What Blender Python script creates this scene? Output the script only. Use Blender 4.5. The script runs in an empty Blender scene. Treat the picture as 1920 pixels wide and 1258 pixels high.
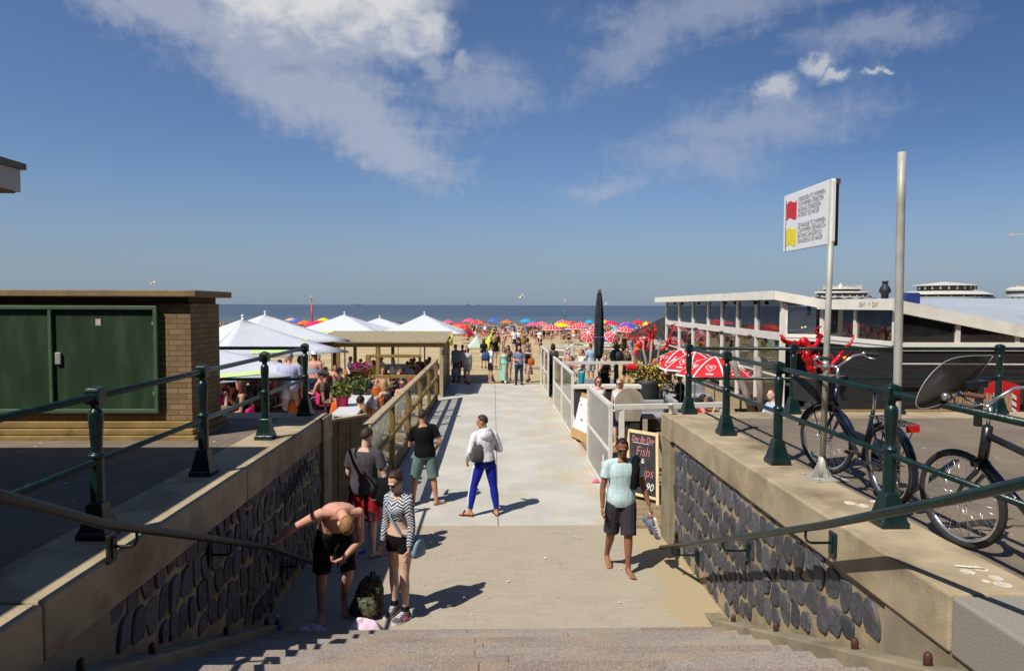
SKYR, SKYG, SKYB = .88, 1.02, 1.26
SKYS = .074; SUNE = 5.0; EXPO = 0.0
HAZEC = (3.35, 4.35, 5.75, 1)
import bpy, math, random
from mathutils import Vector as V, Matrix
random.seed(11)
sc = bpy.context.scene
COL = sc.collection
R = math.radians
PI = math.pi

# ---------------------------------------------------------------- camera
CAM = V((0, 0, 3.65)); F = 1280.0
camR = Matrix.Rotation(R(-1.57), 3, 'Z') @ Matrix.Rotation(R(90 - 2.55), 3, 'X') @ Matrix.Rotation(R(.2), 3, 'Z')
cd = bpy.data.cameras.new('camera'); cam = bpy.data.objects.new('camera', cd); COL.objects.link(cam)
cam.matrix_world = Matrix.Translation(CAM) @ camR.to_4x4()
cd.lens = 24; cd.sensor_width = 36; cd.clip_start = .05; cd.clip_end = 30000
sc.camera = cam

def ray(u, v): return camR @ V(((u - 960) / F, (629 - v) / F, -1))
def G(u, v, z=0.0):
    d = ray(u, v); return CAM + d * ((z - CAM.z) / d.z)
def D(u, v, y):
    d = ray(u, v); return CAM + d * (y / d.y)

def hit_x(u, v, x):
    d = ray(u, v); return CAM + d * (x / d.x)

# ---------------------------------------------------------------- meshes
class MB:
    def __init__(s): s.v = []; s.f = []; s.m = []; s.s = []
    def add(s, vs, fs, m=0, sm=False):
        o = len(s.v); s.v += [tuple(p) for p in vs]
        for f in fs: s.f.append([i + o for i in f]); s.m.append(m); s.s.append(sm)
        return s
    def box(s, lo, hi, m=0, M=None):
        (a, b, c), (d, e, f) = lo, hi
        p = [V(q) for q in ((a,b,c),(d,b,c),(d,e,c),(a,e,c),(a,b,f),(d,b,f),(d,e,f),(a,e,f))]
        if M: p = [M @ q for q in p]
        return s.add(p, [(0,3,2,1),(4,5,6,7),(0,1,5,4),(1,2,6,5),(2,3,7,6),(3,0,4,7)], m)
    def cbox(s, c, size, m=0, rz=0, M=None):
        h = V(size) / 2
        T = Matrix.Translation(c) @ (M.to_4x4() if M else Matrix.Rotation(rz, 4, 'Z'))
        return s.box(-h, h, m, T)
    def beam(s, p, q, w, h, m=0, up=(0, 0, 1)):
        p, q = V(p), V(q); d = (q - p); L = d.length; d.normalize()
        x = d.cross(V(up))
        if x.length < 1e-4: x = d.cross(V((0, 1, 0)))
        x.normalize(); z = x.cross(d)
        T = Matrix((x, d, z)).transposed().to_4x4(); T.translation = p
        return s.box((-w/2, 0, -h/2), (w/2, L, h/2), m, T)
    def loft(s, rings, m=0, sm=True, caps=True, closed=True):
        n = len(rings[0]); o = len(s.v)
        for r in rings: s.v += [tuple(p) for p in r]
        def af(f): s.f.append(f); s.m.append(m); s.s.append(sm)
        for i in range(len(rings) - 1):
            for j in range(n if closed else n - 1):
                k = (j + 1) % n
                af([o+i*n+j, o+i*n+k, o+(i+1)*n+k, o+(i+1)*n+j])
        if caps:
            s.f.append([o + j for j in reversed(range(n))]); s.m.append(m); s.s.append(False)
            s.f.append([o + (len(rings)-1)*n + j for j in range(n)]); s.m.append(m); s.s.append(False)
        return s
    def tube(s, pts, r, n=8, m=0, caps=True, sm=True, flat=1.0, up=None):
        pts = [V(p) for p in pts]; N = len(pts)
        rs = [r] * N if isinstance(r, (int, float)) else r
        T = []
        for i in range(N):
            d = pts[min(i+1, N-1)] - pts[max(i-1, 0)]
            T.append(d.normalized() if d.length > 1e-9 else V((0, 0, 1)))
        ref = V(up) if up else (V((0, 0, 1)) if abs(T[0].z) < .9 else V((0, 1, 0)))
        x = T[0].cross(ref).normalized(); rings = []
        for i in range(N):
            x = (x - T[i] * x.dot(T[i]))
            x = x.normalized() if x.length > 1e-6 else T[i].orthogonal().normalized()
            y = T[i].cross(x)
            rings.append([pts[i] + (x*math.cos(2*PI*j/n) + y*math.sin(2*PI*j/n)*flat) * rs[i] for j in range(n)])
        return s.loft(rings, m, sm, caps)
    def cap(s, p, q, r0, r1=None, n=10, m=0):          # rounded capsule
        p, q = V(p), V(q); r1 = r0 if r1 is None else r1; d = (q - p).normalized()
        pts = [p - d*r0*.98, p - d*r0*.7, p - d*r0*.3, p, q, q + d*r1*.3, q + d*r1*.7, q + d*r1*.98]
        return s.tube(pts, [r0*.2, r0*.71, r0*.95, r0, r1, r1*.95, r1*.71, r1*.2], n, m)
    def cyl(s, p, q, r, r2=None, n=12, m=0, sm=True):
        return s.tube([p, q], [r, r if r2 is None else r2], n, m, sm=sm)
    def lathe(s, prof, c=(0, 0, 0), n=16, m=0, sm=True, ph=0.0, caps=True):
        c = V(c)
        return s.loft([[c + V((r*math.cos(2*PI*j/n+ph), r*math.sin(2*PI*j/n+ph), z)) for j in range(n)] for r, z in prof], m, sm, caps)
    def ell(s, c, ax, ay, az, nu=12, nv=8, m=0):
        c, ax, ay, az = V(c), V(ax), V(ay), V(az); rings = []
        for i in range(nv + 1):
            t = PI * (i + .12) / (nv + .24) - PI / 2; k = math.cos(t); h = math.sin(t)
            rings.append([c + ax*(k*math.cos(2*PI*j/nu)) + ay*(k*math.sin(2*PI*j/nu)) + az*h for j in range(nu)])
        return s.loft(rings, m)
    def sph(s, c, r, m=0, nu=10, nv=6): return s.ell(c, (r,0,0), (0,r,0), (0,0,r), nu, nv, m)
    def torus(s, c, ax, Rr, r, n=32, k=8, m=0, a0=0, a1=2*PI):
        ax = V(ax).normalized(); x = ax.orthogonal().normalized()
        if abs(ax.z) < .9: x = V((0, 0, 1)); x = (x - ax*x.dot(ax)).normalized()
        y = ax.cross(x); c = V(c); full = abs(a1 - a0 - 2*PI) < 1e-6
        rings = []
        for i in range(n + 1):
            a = a0 + (a1 - a0) * i / n; d = x*math.cos(a) + y*math.sin(a)
            rings.append([c + d*(Rr + r*math.cos(2*PI*j/k)) + ax*(r*math.sin(2*PI*j/k)) for j in range(k)])
        return s.loft(rings, m, True, not full)
    def prism(s, poly, vec, m=0, sm=False):               # planar polygon pushed along vec
        vec = V(vec); n = len(poly); p = [V(q) for q in poly]
        s.add(p + [q + vec for q in p], [list(range(n))[::-1], list(range(n, 2*n))] +
              [(i, (i+1) % n, n+(i+1) % n, n+i) for i in range(n)], m, sm)
        return s
    def quad(s, a, b, c, d, m=0): return s.add([a, b, c, d], [(0, 1, 2, 3)], m)
    def grid(s, fn, nu, nv, m=0, sm=True):
        vs = [fn(i/nu, j/nv) for j in range(nv+1) for i in range(nu+1)]
        fs = [(j*(nu+1)+i, j*(nu+1)+i+1, (j+1)*(nu+1)+i+1, (j+1)*(nu+1)+i) for j in range(nv) for i in range(nu)]
        return s.add(vs, fs, m, sm)
    def mesh(s, name):
        me = bpy.data.meshes.new(name); me.from_pydata(s.v, [], s.f)
        me.polygons.foreach_set('material_index', s.m); me.polygons.foreach_set('use_smooth', s.s)
        me.update(); return me
    def build(s, name, mats, parent=None, bevel=0, world=True, fix=True, solid=0):
        me = s.mesh(name)
        if fix:
            import bmesh
            b = bmesh.new(); b.from_mesh(me); bmesh.ops.recalc_face_normals(b, faces=b.faces); b.to_mesh(me); b.free()
        return link(name, me, mats, parent, bevel, world, solid)

def link(name, me, mats, parent=None, bevel=0, world=True, solid=0):
    for x in (mats if isinstance(mats, (list, tuple)) else [mats]): me.materials.append(x)
    o = bpy.data.objects.new(name, me); COL.objects.link(o)
    if parent:
        o.parent = parent
        if world:
            q = parent
            while q: o.location -= q.location; q = q.parent
    if solid:
        md = o.modifiers.new('solid', 'SOLIDIFY'); md.thickness = solid
    if bevel:
        md = o.modifiers.new('bevel', 'BEVEL'); md.width = bevel; md.segments = 2; md.limit_method = 'ANGLE'; md.angle_limit = R(40)
    return o

def tag(o, label=None, cat=None, group=None, kind=None):
    if label: o['label'] = label
    if cat: o['category'] = cat
    if group: o['group'] = group
    if kind: o['kind'] = kind
    return o
def thing(name, label, cat, loc=(0, 0, 0), rz=0, group=None):
    o = bpy.data.objects.new(name, None); COL.objects.link(o); o.empty_display_size = .2
    o.location = loc; o.rotation_euler = (0, 0, rz)
    return tag(o, label, cat, group)
def dup(o, loc=None, rz=None, label=None, group=None, parent=None, scale=None):
    c = o.copy(); COL.objects.link(c)
    if parent: c.parent = parent
    if loc is not None: c.location = loc
    if rz is not None: c.rotation_euler = (0, 0, rz)
    if scale: c.scale = (scale,) * 3
    if label: c['label'] = label
    if group: c['group'] = group
    for ch in o.children: dup(ch, parent=c)
    return c

# ---------------------------------------------------------------- materials
def s2l(c):
    f = lambda x: x/12.92 if x <= .04045 else ((x+.055)/1.055)**2.4
    return tuple(f(x/255) for x in c)
class NT:
    def __init__(s, t): s.t = t; s.n = t.nodes; s.l = t.links
    def new(s, ty, **k):
        n = s.n.new(ty)
        for a, b in k.items(): setattr(n, a, b)
        return n
    def put(s, sock, x):
        if hasattr(x, 'is_linked') or hasattr(x, 'links'): s.l.new(x, sock)
        elif x is not None: sock.default_value = x
    def math(s, op, a, b=None, c=None, clamp=False):
        n = s.new('ShaderNodeMath', operation=op, use_clamp=clamp)
        for i, x in enumerate((a, b, c)):
            if x is not None: s.put(n.inputs[i], x)
        return n.outputs[0]
    def mix(s, f, a, b, blend='MIX'):
        n = s.new('ShaderNodeMix', data_type='RGBA', blend_type=blend)
        s.put(n.inputs[0], f); s.put(n.inputs[6], a); s.put(n.inputs[7], b)
        return n.outputs[2]
    def noise(s, vec, scale, detail=3, rough=.55, dist=0):
        n = s.new('ShaderNodeTexNoise'); s.put(n.inputs['Vector'], vec)
        n.inputs['Scale'].default_value = scale; n.inputs['Detail'].default_value = detail
        n.inputs['Roughness'].default_value = rough; n.inputs['Distortion'].default_value = dist
        return n.outputs[0]
    def ramp(s, f, a, b):                                  # smooth 0..1 between a and b
        n = s.new('ShaderNodeMapRange', interpolation_type='SMOOTHSTEP')
        s.put(n.inputs[0], f); n.inputs[1].default_value = a; n.inputs[2].default_value = b
        return n.outputs[0]
    def mapping(s, vec, scale=(1, 1, 1), loc=(0, 0, 0), rot=(0, 0, 0)):
        n = s.new('ShaderNodeMapping'); s.put(n.inputs[0], vec)
        n.inputs['Scale'].default_value = scale; n.inputs['Location'].default_value = loc; n.inputs['Rotation'].default_value = rot
        return n.outputs[0]
    def bump(s, h, strength, dist=.01, normal=None):
        n = s.new('ShaderNodeBump'); n.inputs['Strength'].default_value = strength; n.inputs['Distance'].default_value = dist
        s.put(n.inputs['Height'], h)
        if normal: s.put(n.inputs['Normal'], normal)
        return n.outputs[0]
def c4(c): return (c[0], c[1], c[2], 1)
def newmat(name):
    m = bpy.data.materials.new(name); m.use_nodes = True; t = NT(m.node_tree)
    b = t.n['Principled BSDF']; return m, t, b
def objco(t): return t.new('ShaderNodeTexCoord').outputs['Object']
CACHE = {}
def mat(name, col, rough=.6, var=.14, vs=5, bump=0, bs=40, metal=0, spec=.5, mp=(1, 1, 1), dirt=None, dirts=1.5, dlim=(.55, .75), bdist=.01, trans=0, coat=0):
    if name in CACHE: return CACHE[name]
    m, t, b = newmat(name); co = t.mapping(objco(t), mp)
    n1 = t.noise(co, vs, 4)
    c = t.mix(t.ramp(n1, .3, .7), c4([x*(1-var) for x in col]), c4([min(1, x*(1+var)) for x in col]))
    if dirt:
        n2 = t.noise(co, dirts, 5, .6)
        c = t.mix(t.ramp(n2, *dlim), c, c4(dirt))
    t.put(b.inputs['Base Color'], c)
    b.inputs['Roughness'].default_value = rough; b.inputs['Metallic'].default_value = metal
    b.inputs['Specular IOR Level'].default_value = spec
    if trans: b.inputs['Transmission Weight'].default_value = trans
    if coat: b.inputs['Coat Weight'].default_value = coat
    if bump: t.put(b.inputs['Normal'], t.bump(t.noise(co, bs, 4), bump, bdist))
    CACHE[name] = m; return m
def cloth(name, rgb, rough=.85, var=.08):                  # rgb 0..255 as it looks in sun
    return mat('cloth ' + name, s2l(rgb), rough, var, 9, .4, 13, spec=.15, bdist=.02, mp=(1.5, 1.5, .8))
def glass(name, tint, alpha, rough=.03, haze=(.3, .3, .3), fres=1.3):     # alpha: share of milky film, reflection by angle
    if name in CACHE: return CACHE[name]
    m, t, b = newmat(name); out = t.n['Material Output']; t.n.remove(b)
    tr = t.new('ShaderNodeBsdfTransparent'); tr.inputs[0].default_value = c4(tint)
    df = t.new('ShaderNodeBsdfDiffuse'); df.inputs[0].default_value = c4(haze)
    gl = t.new('ShaderNodeBsdfGlossy'); gl.inputs['Roughness'].default_value = rough; gl.inputs[0].default_value = (.9, .9, .9, 1)
    m1 = t.new('ShaderNodeMixShader'); film = t.math('MULTIPLY', t.ramp(t.noise(objco(t), 2.2, 4), .25, .8), alpha*1.6)
    t.put(m1.inputs[0], film); t.put(m1.inputs[1], tr.outputs[0]); t.put(m1.inputs[2], df.outputs[0])
    fr = t.new('ShaderNodeFresnel'); fr.inputs[0].default_value = 1.5
    m2 = t.new('ShaderNodeMixShader'); t.put(m2.inputs[0], t.math('MULTIPLY', fr.outputs[0], fres, clamp=True)); t.put(m2.inputs[1], m1.outputs[0]); t.put(m2.inputs[2], gl.outputs[0])
    t.put(out.inputs[0], m2.outputs[0]); CACHE[name] = m; return m

# ---------------------------------------------------------------- world: sky, clouds, sun
SUN_EL = R(52); SUN_DIR = V((.72*math.cos(SUN_EL), .69*math.cos(SUN_EL), -math.sin(SUN_EL)))
w = bpy.data.worlds.new('World'); sc.world = w; w.use_nodes = True
t = NT(w.node_tree); bg = t.n['Background']
sky = t.new('ShaderNodeTexSky', sky_type='NISHITA'); sky.sun_disc = False
sky.sun_elevation = SUN_EL; sky.sun_rotation = math.atan2(-.72, -.69) % (2*PI)
sky.air_density = 1.0; sky.dust_density = .6; sky.ozone_density = 2.2; sky.altitude = 0
gen = t.new('ShaderNodeTexCoord').outputs['Generated']
sp = t.new('ShaderNodeSeparateXYZ'); t.put(sp.inputs[0], gen)
X, Y, Z = sp.outputs
az = t.math('ARCTAN2', X, Y); el = t.math('ARCSINE', Z)
dirco = t.new('ShaderNodeCombineXYZ'); t.put(dirco.inputs[0], az); t.put(dirco.inputs[1], el)
dirco = dirco.outputs[0]
def dirof(u, v):
    d = ray(u, v).normalized(); return math.atan2(d.x, d.y), math.asin(d.z)
n_big = t.noise(dirco, 7, 6, .6, .3)
n_mid = t.noise(t.mapping(dirco, (1, 1.5, 1)), 22, 6, .62, .4)
n_rip = t.noise(t.mapping(dirco, (1.5, 1, 1), rot=(0, 0, .5)), 48, 4, .6, .2)
n_str = t.noise(t.mapping(dirco, (1, 3.2, 1), rot=(0, 0, -.35)), 9, 6, .62, .6)
def ncol(scale, detail, rough=.6):                           # two independent noise channels to bend the outlines
    n = t.new('ShaderNodeTexNoise'); t.put(n.inputs['Vector'], dirco); n.inputs['Scale'].default_value = scale; n.inputs['Detail'].default_value = detail; n.inputs['Roughness'].default_value = rough
    sc_ = t.new('ShaderNodeSeparateColor'); t.put(sc_.inputs[0], n.outputs['Color']); return sc_.outputs[0], sc_.outputs[1]
wa_, wb_ = ncol(13, 5, .65); wc_, wd_ = ncol(45, 4, .6)
def warp(x, n1, k1, n2, k2): return t.math('ADD', x, t.math('ADD', t.math('MULTIPLY', t.math('SUBTRACT', n1, .5), k1), t.math('MULTIPLY', t.math('SUBTRACT', n2, .5), k2)))
azc, elc = warp(az, wa_, .07, wc_, .028), warp(el, wb_, .055, wd_, .028)
azw, elw = warp(az, wa_, .12, wc_, .02), warp(el, wb_, .06, wd_, .015)
def blob(u, v, su, sv, rot=0.0, w=False):                    # 1 at the centre, 0 at the rim, below outside
    a0, e0 = dirof(u, v); ka, ke = su/F, sv/F
    da = t.math('SUBTRACT', azw if w else azc, a0); de = t.math('SUBTRACT', elw if w else elc, e0)
    c, s_ = math.cos(R(rot)), math.sin(R(rot))
    p = t.math('DIVIDE', t.math('ADD', t.math('MULTIPLY', da, c), t.math('MULTIPLY', de, s_)), ka)
    q = t.math('DIVIDE', t.math('SUBTRACT', t.math('MULTIPLY', de, c), t.math('MULTIPLY', da, s_)), ke)
    return t.math('SUBTRACT', 1.0, t.math('SQRT', t.math('ADD', t.math('MULTIPLY', p, p), t.math('MULTIPLY', q, q))))
def smax(l):
    r = l[0]
    for x in l[1:]: r = t.math('MAXIMUM', r, x)
    return r
W = lambda *a: blob(*a, w=True)
core = smax([blob(560, 30, 180, 85), blob(750, 58, 112, 62, 6), blob(470, 85, 55, 48), blob(600, -20, 260, 70), blob(640, 70, 120, 55)])
puff = smax([blob(806, 122, 32, 34), blob(861, 118, 22, 26), blob(1453, 172, 40, 34), blob(1530, 126, 46, 22, 14), blob(1556, 146, 32, 12), blob(1632, 145, 22, 8), blob(1660, 142, 16, 7)])
cum_a = t.math('MAXIMUM', t.math('MULTIPLY', t.ramp(core, -.06, .5), .94), t.math('MULTIPLY', t.ramp(puff, -.05, .7), .85))
a1, e1 = dirof(600, 128); a2, e2 = dirof(600, 20)            # the big cloud has a greyer base and a bright top
lit = t.ramp(t.math('ADD', el, t.math('MULTIPLY', t.math('SUBTRACT', n_mid, .5), .16)), e1 + .01, e2 + .03)
lit = t.math('MAXIMUM', lit, t.math('MULTIPLY', t.ramp(t.math('ADD', core, t.math('MULTIPLY', t.math('SUBTRACT', n_mid, .5), .7)), .05, -.02), .0))
a3, e3 = dirof(1450, 200); a4, e4 = dirof(1450, 150)
right_ = t.ramp(az, dirof(920, 100)[0], dirof(960, 100)[0])
lit2 = t.math('MULTIPLY', t.ramp(t.math('ADD', puff, t.math('MULTIPLY', t.math('SUBTRACT', n_mid, .5), 1.4)), .1, .9), .55)
lit = t.math('ADD', t.math('MULTIPLY', lit, t.math('SUBTRACT', 1.0, right_)), t.math('MULTIPLY', lit2, right_))
wis = smax([W(560, 165, 200, 60, -10), W(640, 195, 250, 90, -18), W(720, 260, 190, 72, -24), W(500, 60, 230, 80), W(300, 10, 150, 50)])
wis2 = smax([W(1215, 75, 190, 60, 24), W(1330, 20, 260, 45), W(1430, 235, 250, 62, 4), W(1330, 285, 200, 60), W(1125, 356, 105, 24, 4), W(900, 165, 130, 75), W(1650, 60, 160, 40)])
tex = t.math('ADD', t.math('MULTIPLY', t.math('SUBTRACT', n_str, .5), 1.5), t.math('ADD', t.math('MULTIPLY', t.math('SUBTRACT', n_rip, .5), .8), t.math('MULTIPLY', t.math('SUBTRACT', n_mid, .5), .8)))
wis_a = t.math('MAXIMUM', t.math('MULTIPLY', t.ramp(t.math('ADD', t.math('MULTIPLY', wis, 1.5), tex), -.2, 1.1), .70), t.math('MULTIPLY', t.ramp(t.math('ADD', t.math('MULTIPLY', wis2, 1.3), t.math('MULTIPLY', tex, 1.1)), -.2, 1.3), .46))
skyc = t.mix(1.0, sky.outputs[0], (SKYR, SKYG, SKYB, 1), 'MULTIPLY')
deep = t.math('MULTIPLY', t.ramp(az, .05, .65), t.ramp(el, .02, .25))    # the clear sky deepens away from the sun
skyc = t.mix(t.math('MULTIPLY', deep, .95), skyc, t.mix(1.0, skyc, (.66, .72, .80, 1), 'MULTIPLY'))
haze = t.ramp(el, .21, -.02)
skyc = t.mix(t.math('MULTIPLY', haze, .8), skyc, HAZEC)
skyc = t.mix(wis_a, skyc, (6.1, 6.5, 7.7, 1))
skyc = t.mix(cum_a, skyc, t.mix(lit, (4.3, 5.1, 6.8, 1), (9.6, 9.6, 9.6, 1)))
t.put(bg.inputs[0], skyc); bg.inputs[1].default_value = SKYS
ld = bpy.data.lights.new('sun', 'SUN'); ld.energy = SUNE; ld.angle = R(.5); ld.color = (1, .96, .89)
lo = bpy.data.objects.new('sun', ld); COL.objects.link(lo); lo.rotation_euler = SUN_DIR.to_track_quat('-Z', 'Y').to_euler(); lo.location = (-20, -20, 30)
sc.view_settings.view_transform = 'Standard'; sc.view_settings.look = 'None'; sc.view_settings.exposure = EXPO; sc.view_settings.gamma = 1
sc.cycles.max_bounces = 6; sc.cycles.diffuse_bounces = 1; sc.cycles.transparent_max_bounces = 16; sc.cycles.use_denoising = True
# ================================================================ the setting
XL, XR = -2.55, 2.70                 # inner faces of the two retaining walls
TZ = 1.95                            # level of the upper terraces
SAND = s2l((200, 178, 136)); SAND = tuple(x*.92 for x in SAND)
def sand_z(y): return 0.0 if y < 32 else max(-1.6, -(y - 32) * 1.0 / 86)

# sand material with footprints
m_sand, t, b = newmat('sand'); co = objco(t)
c = t.mix(t.ramp(t.noise(co, .35, 4), .35, .7), c4([x*.86 for x in SAND]), c4([x*1.08 for x in SAND]))
c = t.mix(t.math('MULTIPLY', t.ramp(t.noise(co, 3.0, 4), .5, .7), .35), c, c4([x*.7 for x in SAND]))
t.put(b.inputs['Base Color'], c); b.inputs['Roughness'].default_value = .95; b.inputs['Specular IOR Level'].default_value = .1
t.put(b.inputs['Normal'], t.bump(t.noise(co, 4.5, 4, .6), .8, .12))
mb = MB(); ys = [-60, 2, 11, 20, 26, 32, 50, 70, 90, 105, 118, 126, 140]
xs = [-900, -300, -100, -40, -15, 0, 15, 40, 100, 300, 900]
for i in range(len(ys) - 1):
    for j in range(len(xs) - 1):
        z0, z1 = sand_z(ys[i]) - .04, sand_z(ys[i+1]) - .04
        mb.quad((xs[j], ys[i], z0), (xs[j+1], ys[i], z0), (xs[j+1], ys[i+1], z1), (xs[j], ys[i+1], z1))
tag(mb.build('beach_sand', m_sand), kind='structure')

# sea
m_sea, t, b = newmat('sea water'); co = objco(t)
st = t.noise(t.mapping(co, (.012, .055, 1)), 1.0, 5, .6)
c = t.mix(t.ramp(st, .35, .68), c4(s2l((70, 87, 104))), c4(s2l((84, 98, 113))))
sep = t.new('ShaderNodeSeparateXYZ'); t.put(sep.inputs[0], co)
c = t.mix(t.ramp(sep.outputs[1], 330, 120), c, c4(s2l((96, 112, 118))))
t.put(b.inputs['Base Color'], c); b.inputs['Roughness'].default_value = .55; b.inputs['Specular IOR Level'].default_value = .12
t.put(b.inputs['Normal'], t.bump(t.noise(t.mapping(co, (.12, .5, 1)), 1.0, 4), .5, .3))
mb = MB(); ys = [117, 135, 160, 220, 350, 700, 1500, 4000, 14000]
for i in range(len(ys) - 1):
    W0 = 900 if ys[i] < 800 else 9000
    for (xa, xb) in ((-W0 if W0 < 1000 else -14000, 0), (0, W0 if W0 < 1000 else 14000)):
        mb.quad((xa, ys[i], -1.0), (xb, ys[i], -1.0), (xb, ys[i+1], -1.0), (xa, ys[i+1], -1.0))
tag(mb.build('sea', m_sea), kind='structure')
# breakers along the shore
foam = mat('foam', (.75, .77, .76), .9, .1)
mb = MB()
for k in range(26):
    y = 119 + random.random()*16; x = random.uniform(-90, 90); L = random.uniform(6, 22)
    pts = [(x + L*i/8, y + .5*math.sin(i*1.1 + k), -.99) for i in range(9)]
    mb.tube(pts, [.03 + .12*math.sin(PI*i/8) for i in range(9)], 5, flat=.5)
tag(mb.build('surf', foam), kind='stuff'); bpy.data.objects['surf']['label'] = 'thin white breakers along the shoreline'

# concrete slab walkway
m_slab, t, b = newmat('walkway concrete'); co = objco(t)
base = s2l((192, 187, 174)); 
c = t.mix(t.ramp(t.noise(co, .9, 5), .35, .68), c4([x*.88 for x in base]), c4([x*1.06 for x in base]))
sep = t.new('ShaderNodeSeparateXYZ'); t.put(sep.inputs[0], co)
side = t.ramp(sep.outputs[0], -.4, 2.1)
sm = t.math('MULTIPLY', t.ramp(t.math('ADD', t.noise(t.mapping(co, (1, .55, 1)), 1.1, 6, .65), t.math('ADD', t.math('MULTIPLY', side, .14), t.math('MULTIPLY', t.math('SUBTRACT', t.noise(co, 30, 3, .7), .5), .22))), .59, .70), .48)
c = t.mix(sm, c, c4(s2l((190, 168, 130))))
c = t.mix(t.math('MULTIPLY', t.ramp(t.noise(co, 14, 4, .7), .58, .75), .3), c, c4([x*.72 for x in base]))
t.put(b.inputs['Base Color'], c); b.inputs['Roughness'].default_value = .85; b.inputs['Specular IOR Level'].default_value = .25
t.put(b.inputs['Normal'], t.bump(t.noise(co, 60, 4), .25, .01))
mb = MB(); edges = [11.18, 13.45, 15.75, 18.1, 20.45, 22.85, 25.15, 27.45, 29.75, 31.6]
for i in range(len(edges) - 1):
    for (xa, xb) in ((-2.12, .085), (.095, 2.26)):
        dz = random.uniform(-.003, .003)
        mb.box((xa, edges[i] + .009, -.2), (xb, edges[i+1] - .009, dz))
tag(mb.build('walkway', m_slab, bevel=.008), kind='structure')

# brick paved landing
m_pav, t, b = newmat('sandy pavers'); co = objco(t)
br = t.new('ShaderNodeTexBrick'); t.put(br.inputs['Vector'], co)
br.inputs['Scale'].default_value = 1; br.inputs['Brick Width'].default_value = .21; br.inputs['Row Height'].default_value = .07
br.inputs['Mortar Size'].default_value = .004; br.inputs['Mortar Smooth'].default_value = .3; br.offset = .5
pv = s2l((170, 158, 138))
br.inputs['Color1'].default_value = c4([x*.95 for x in pv]); br.inputs['Color2'].default_value = c4([x*1.07 for x in pv]); br.inputs['Mortar'].default_value = c4([x*.80 for x in pv])
c = t.mix(t.ramp(t.noise(co, 1.3, 5), .4, .7), br.outputs[0], c4(s2l((172, 160, 140))))
sep = t.new('ShaderNodeSeparateXYZ'); t.put(sep.inputs[0], co)
drift = t.math('MULTIPLY', t.ramp(t.math('ADD', sep.outputs[0], t.math('ADD', t.math('MULTIPLY', t.noise(co, 1.6, 5, .65), .9), t.math('MULTIPLY', t.noise(co, 24, 3, .7), .3))), 2.62, 2.9), .85)
c = t.mix(drift, c, c4([x*.80 for x in SAND]))
c = t.mix(t.math('MULTIPLY', t.ramp(t.noise(co, 9, 3), .66, .72), .5), c, c4([x*.5 for x in pv]))
t.put(b.inputs['Base Color'], c); b.inputs['Roughness'].default_value = .9; b.inputs['Specular IOR Level'].default_value = .2
t.put(b.inputs['Normal'], t.bump(br.outputs['Fac'], -.35, .006))
mb = MB(); mb.box((XL - .3, 7.0, -.3), (XR + .3, 11.18, -.004))
tag(mb.build('paved_landing', m_pav), kind='structure')

# stairs with granite treads
m_st, t, b = newmat('granite steps'); co = objco(t)
sep = t.new('ShaderNodeSeparateXYZ'); t.put(sep.inputs[0], co)
stepid = t.math('FLOOR', t.math('DIVIDE', t.math('SUBTRACT', 7.25, sep.outputs[1]), .405))
blk = t.math('FLOOR', t.math('ADD', t.math('DIVIDE', sep.outputs[0], 1.6), t.math('MULTIPLY', stepid, .37)))
cb = t.new('ShaderNodeCombineXYZ'); t.put(cb.inputs[0], stepid); t.put(cb.inputs[1], blk)
wn = t.new('ShaderNodeTexWhiteNoise', noise_dimensions='2D'); t.put(wn.inputs['Vector'], cb.outputs[0])
c = t.mix(wn.outputs[0], c4(s2l((138, 119, 107))), c4(s2l((154, 145, 134))))
vo = t.new('ShaderNodeTexVoronoi'); t.put(vo.inputs['Vector'], co); vo.inputs['Scale'].default_value = 130
spk = t.new('ShaderNodeSeparateColor'); t.put(spk.inputs[0], vo.outputs['Color'])
c = t.mix(t.math('MULTIPLY', t.ramp(spk.outputs[0], .55, .8), .45), c, c4(s2l((70, 62, 60))))
c = t.mix(t.math('MULTIPLY', t.ramp(spk.outputs[1], .7, .9), .4), c, c4(s2l((200, 184, 168))))
c = t.mix(t.math('MULTIPLY', t.ramp(t.noise(co, 1.6, 5), .45, .7), .45), c, c4(s2l((172, 150, 118))))
t.put(b.inputs['Base Color'], c); b.inputs['Roughness'].default_value = .75; b.inputs['Specular IOR Level'].default_value = .3
t.put(b.inputs['Normal'], t.bump(t.noise(co, 90, 3), .3, .006))
mb = MB(); NS = 12; RISE, TREAD, Y0 = .155, .405, 7.25
for k in range(NS):
    z = RISE*(k+1); ya = Y0 - TREAD*(k+1)
    if k == NS - 1: ya = -8
    x = -2.38
    while x < 2.5:                                          # each step is laid from long blocks
        x2 = min(2.52, x + random.uniform(2.0, 3.2))
        if 2.52 - x2 < .5: x2 = 2.52
        mb.box((x + .001, ya - .02, z - RISE - .1), (x2 - .001, Y0 - TREAD*k - .001, z + random.uniform(-.001, .001)))
        x = x2
tag(mb.build('stairs', m_st, bevel=.012), kind='structure')

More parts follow.
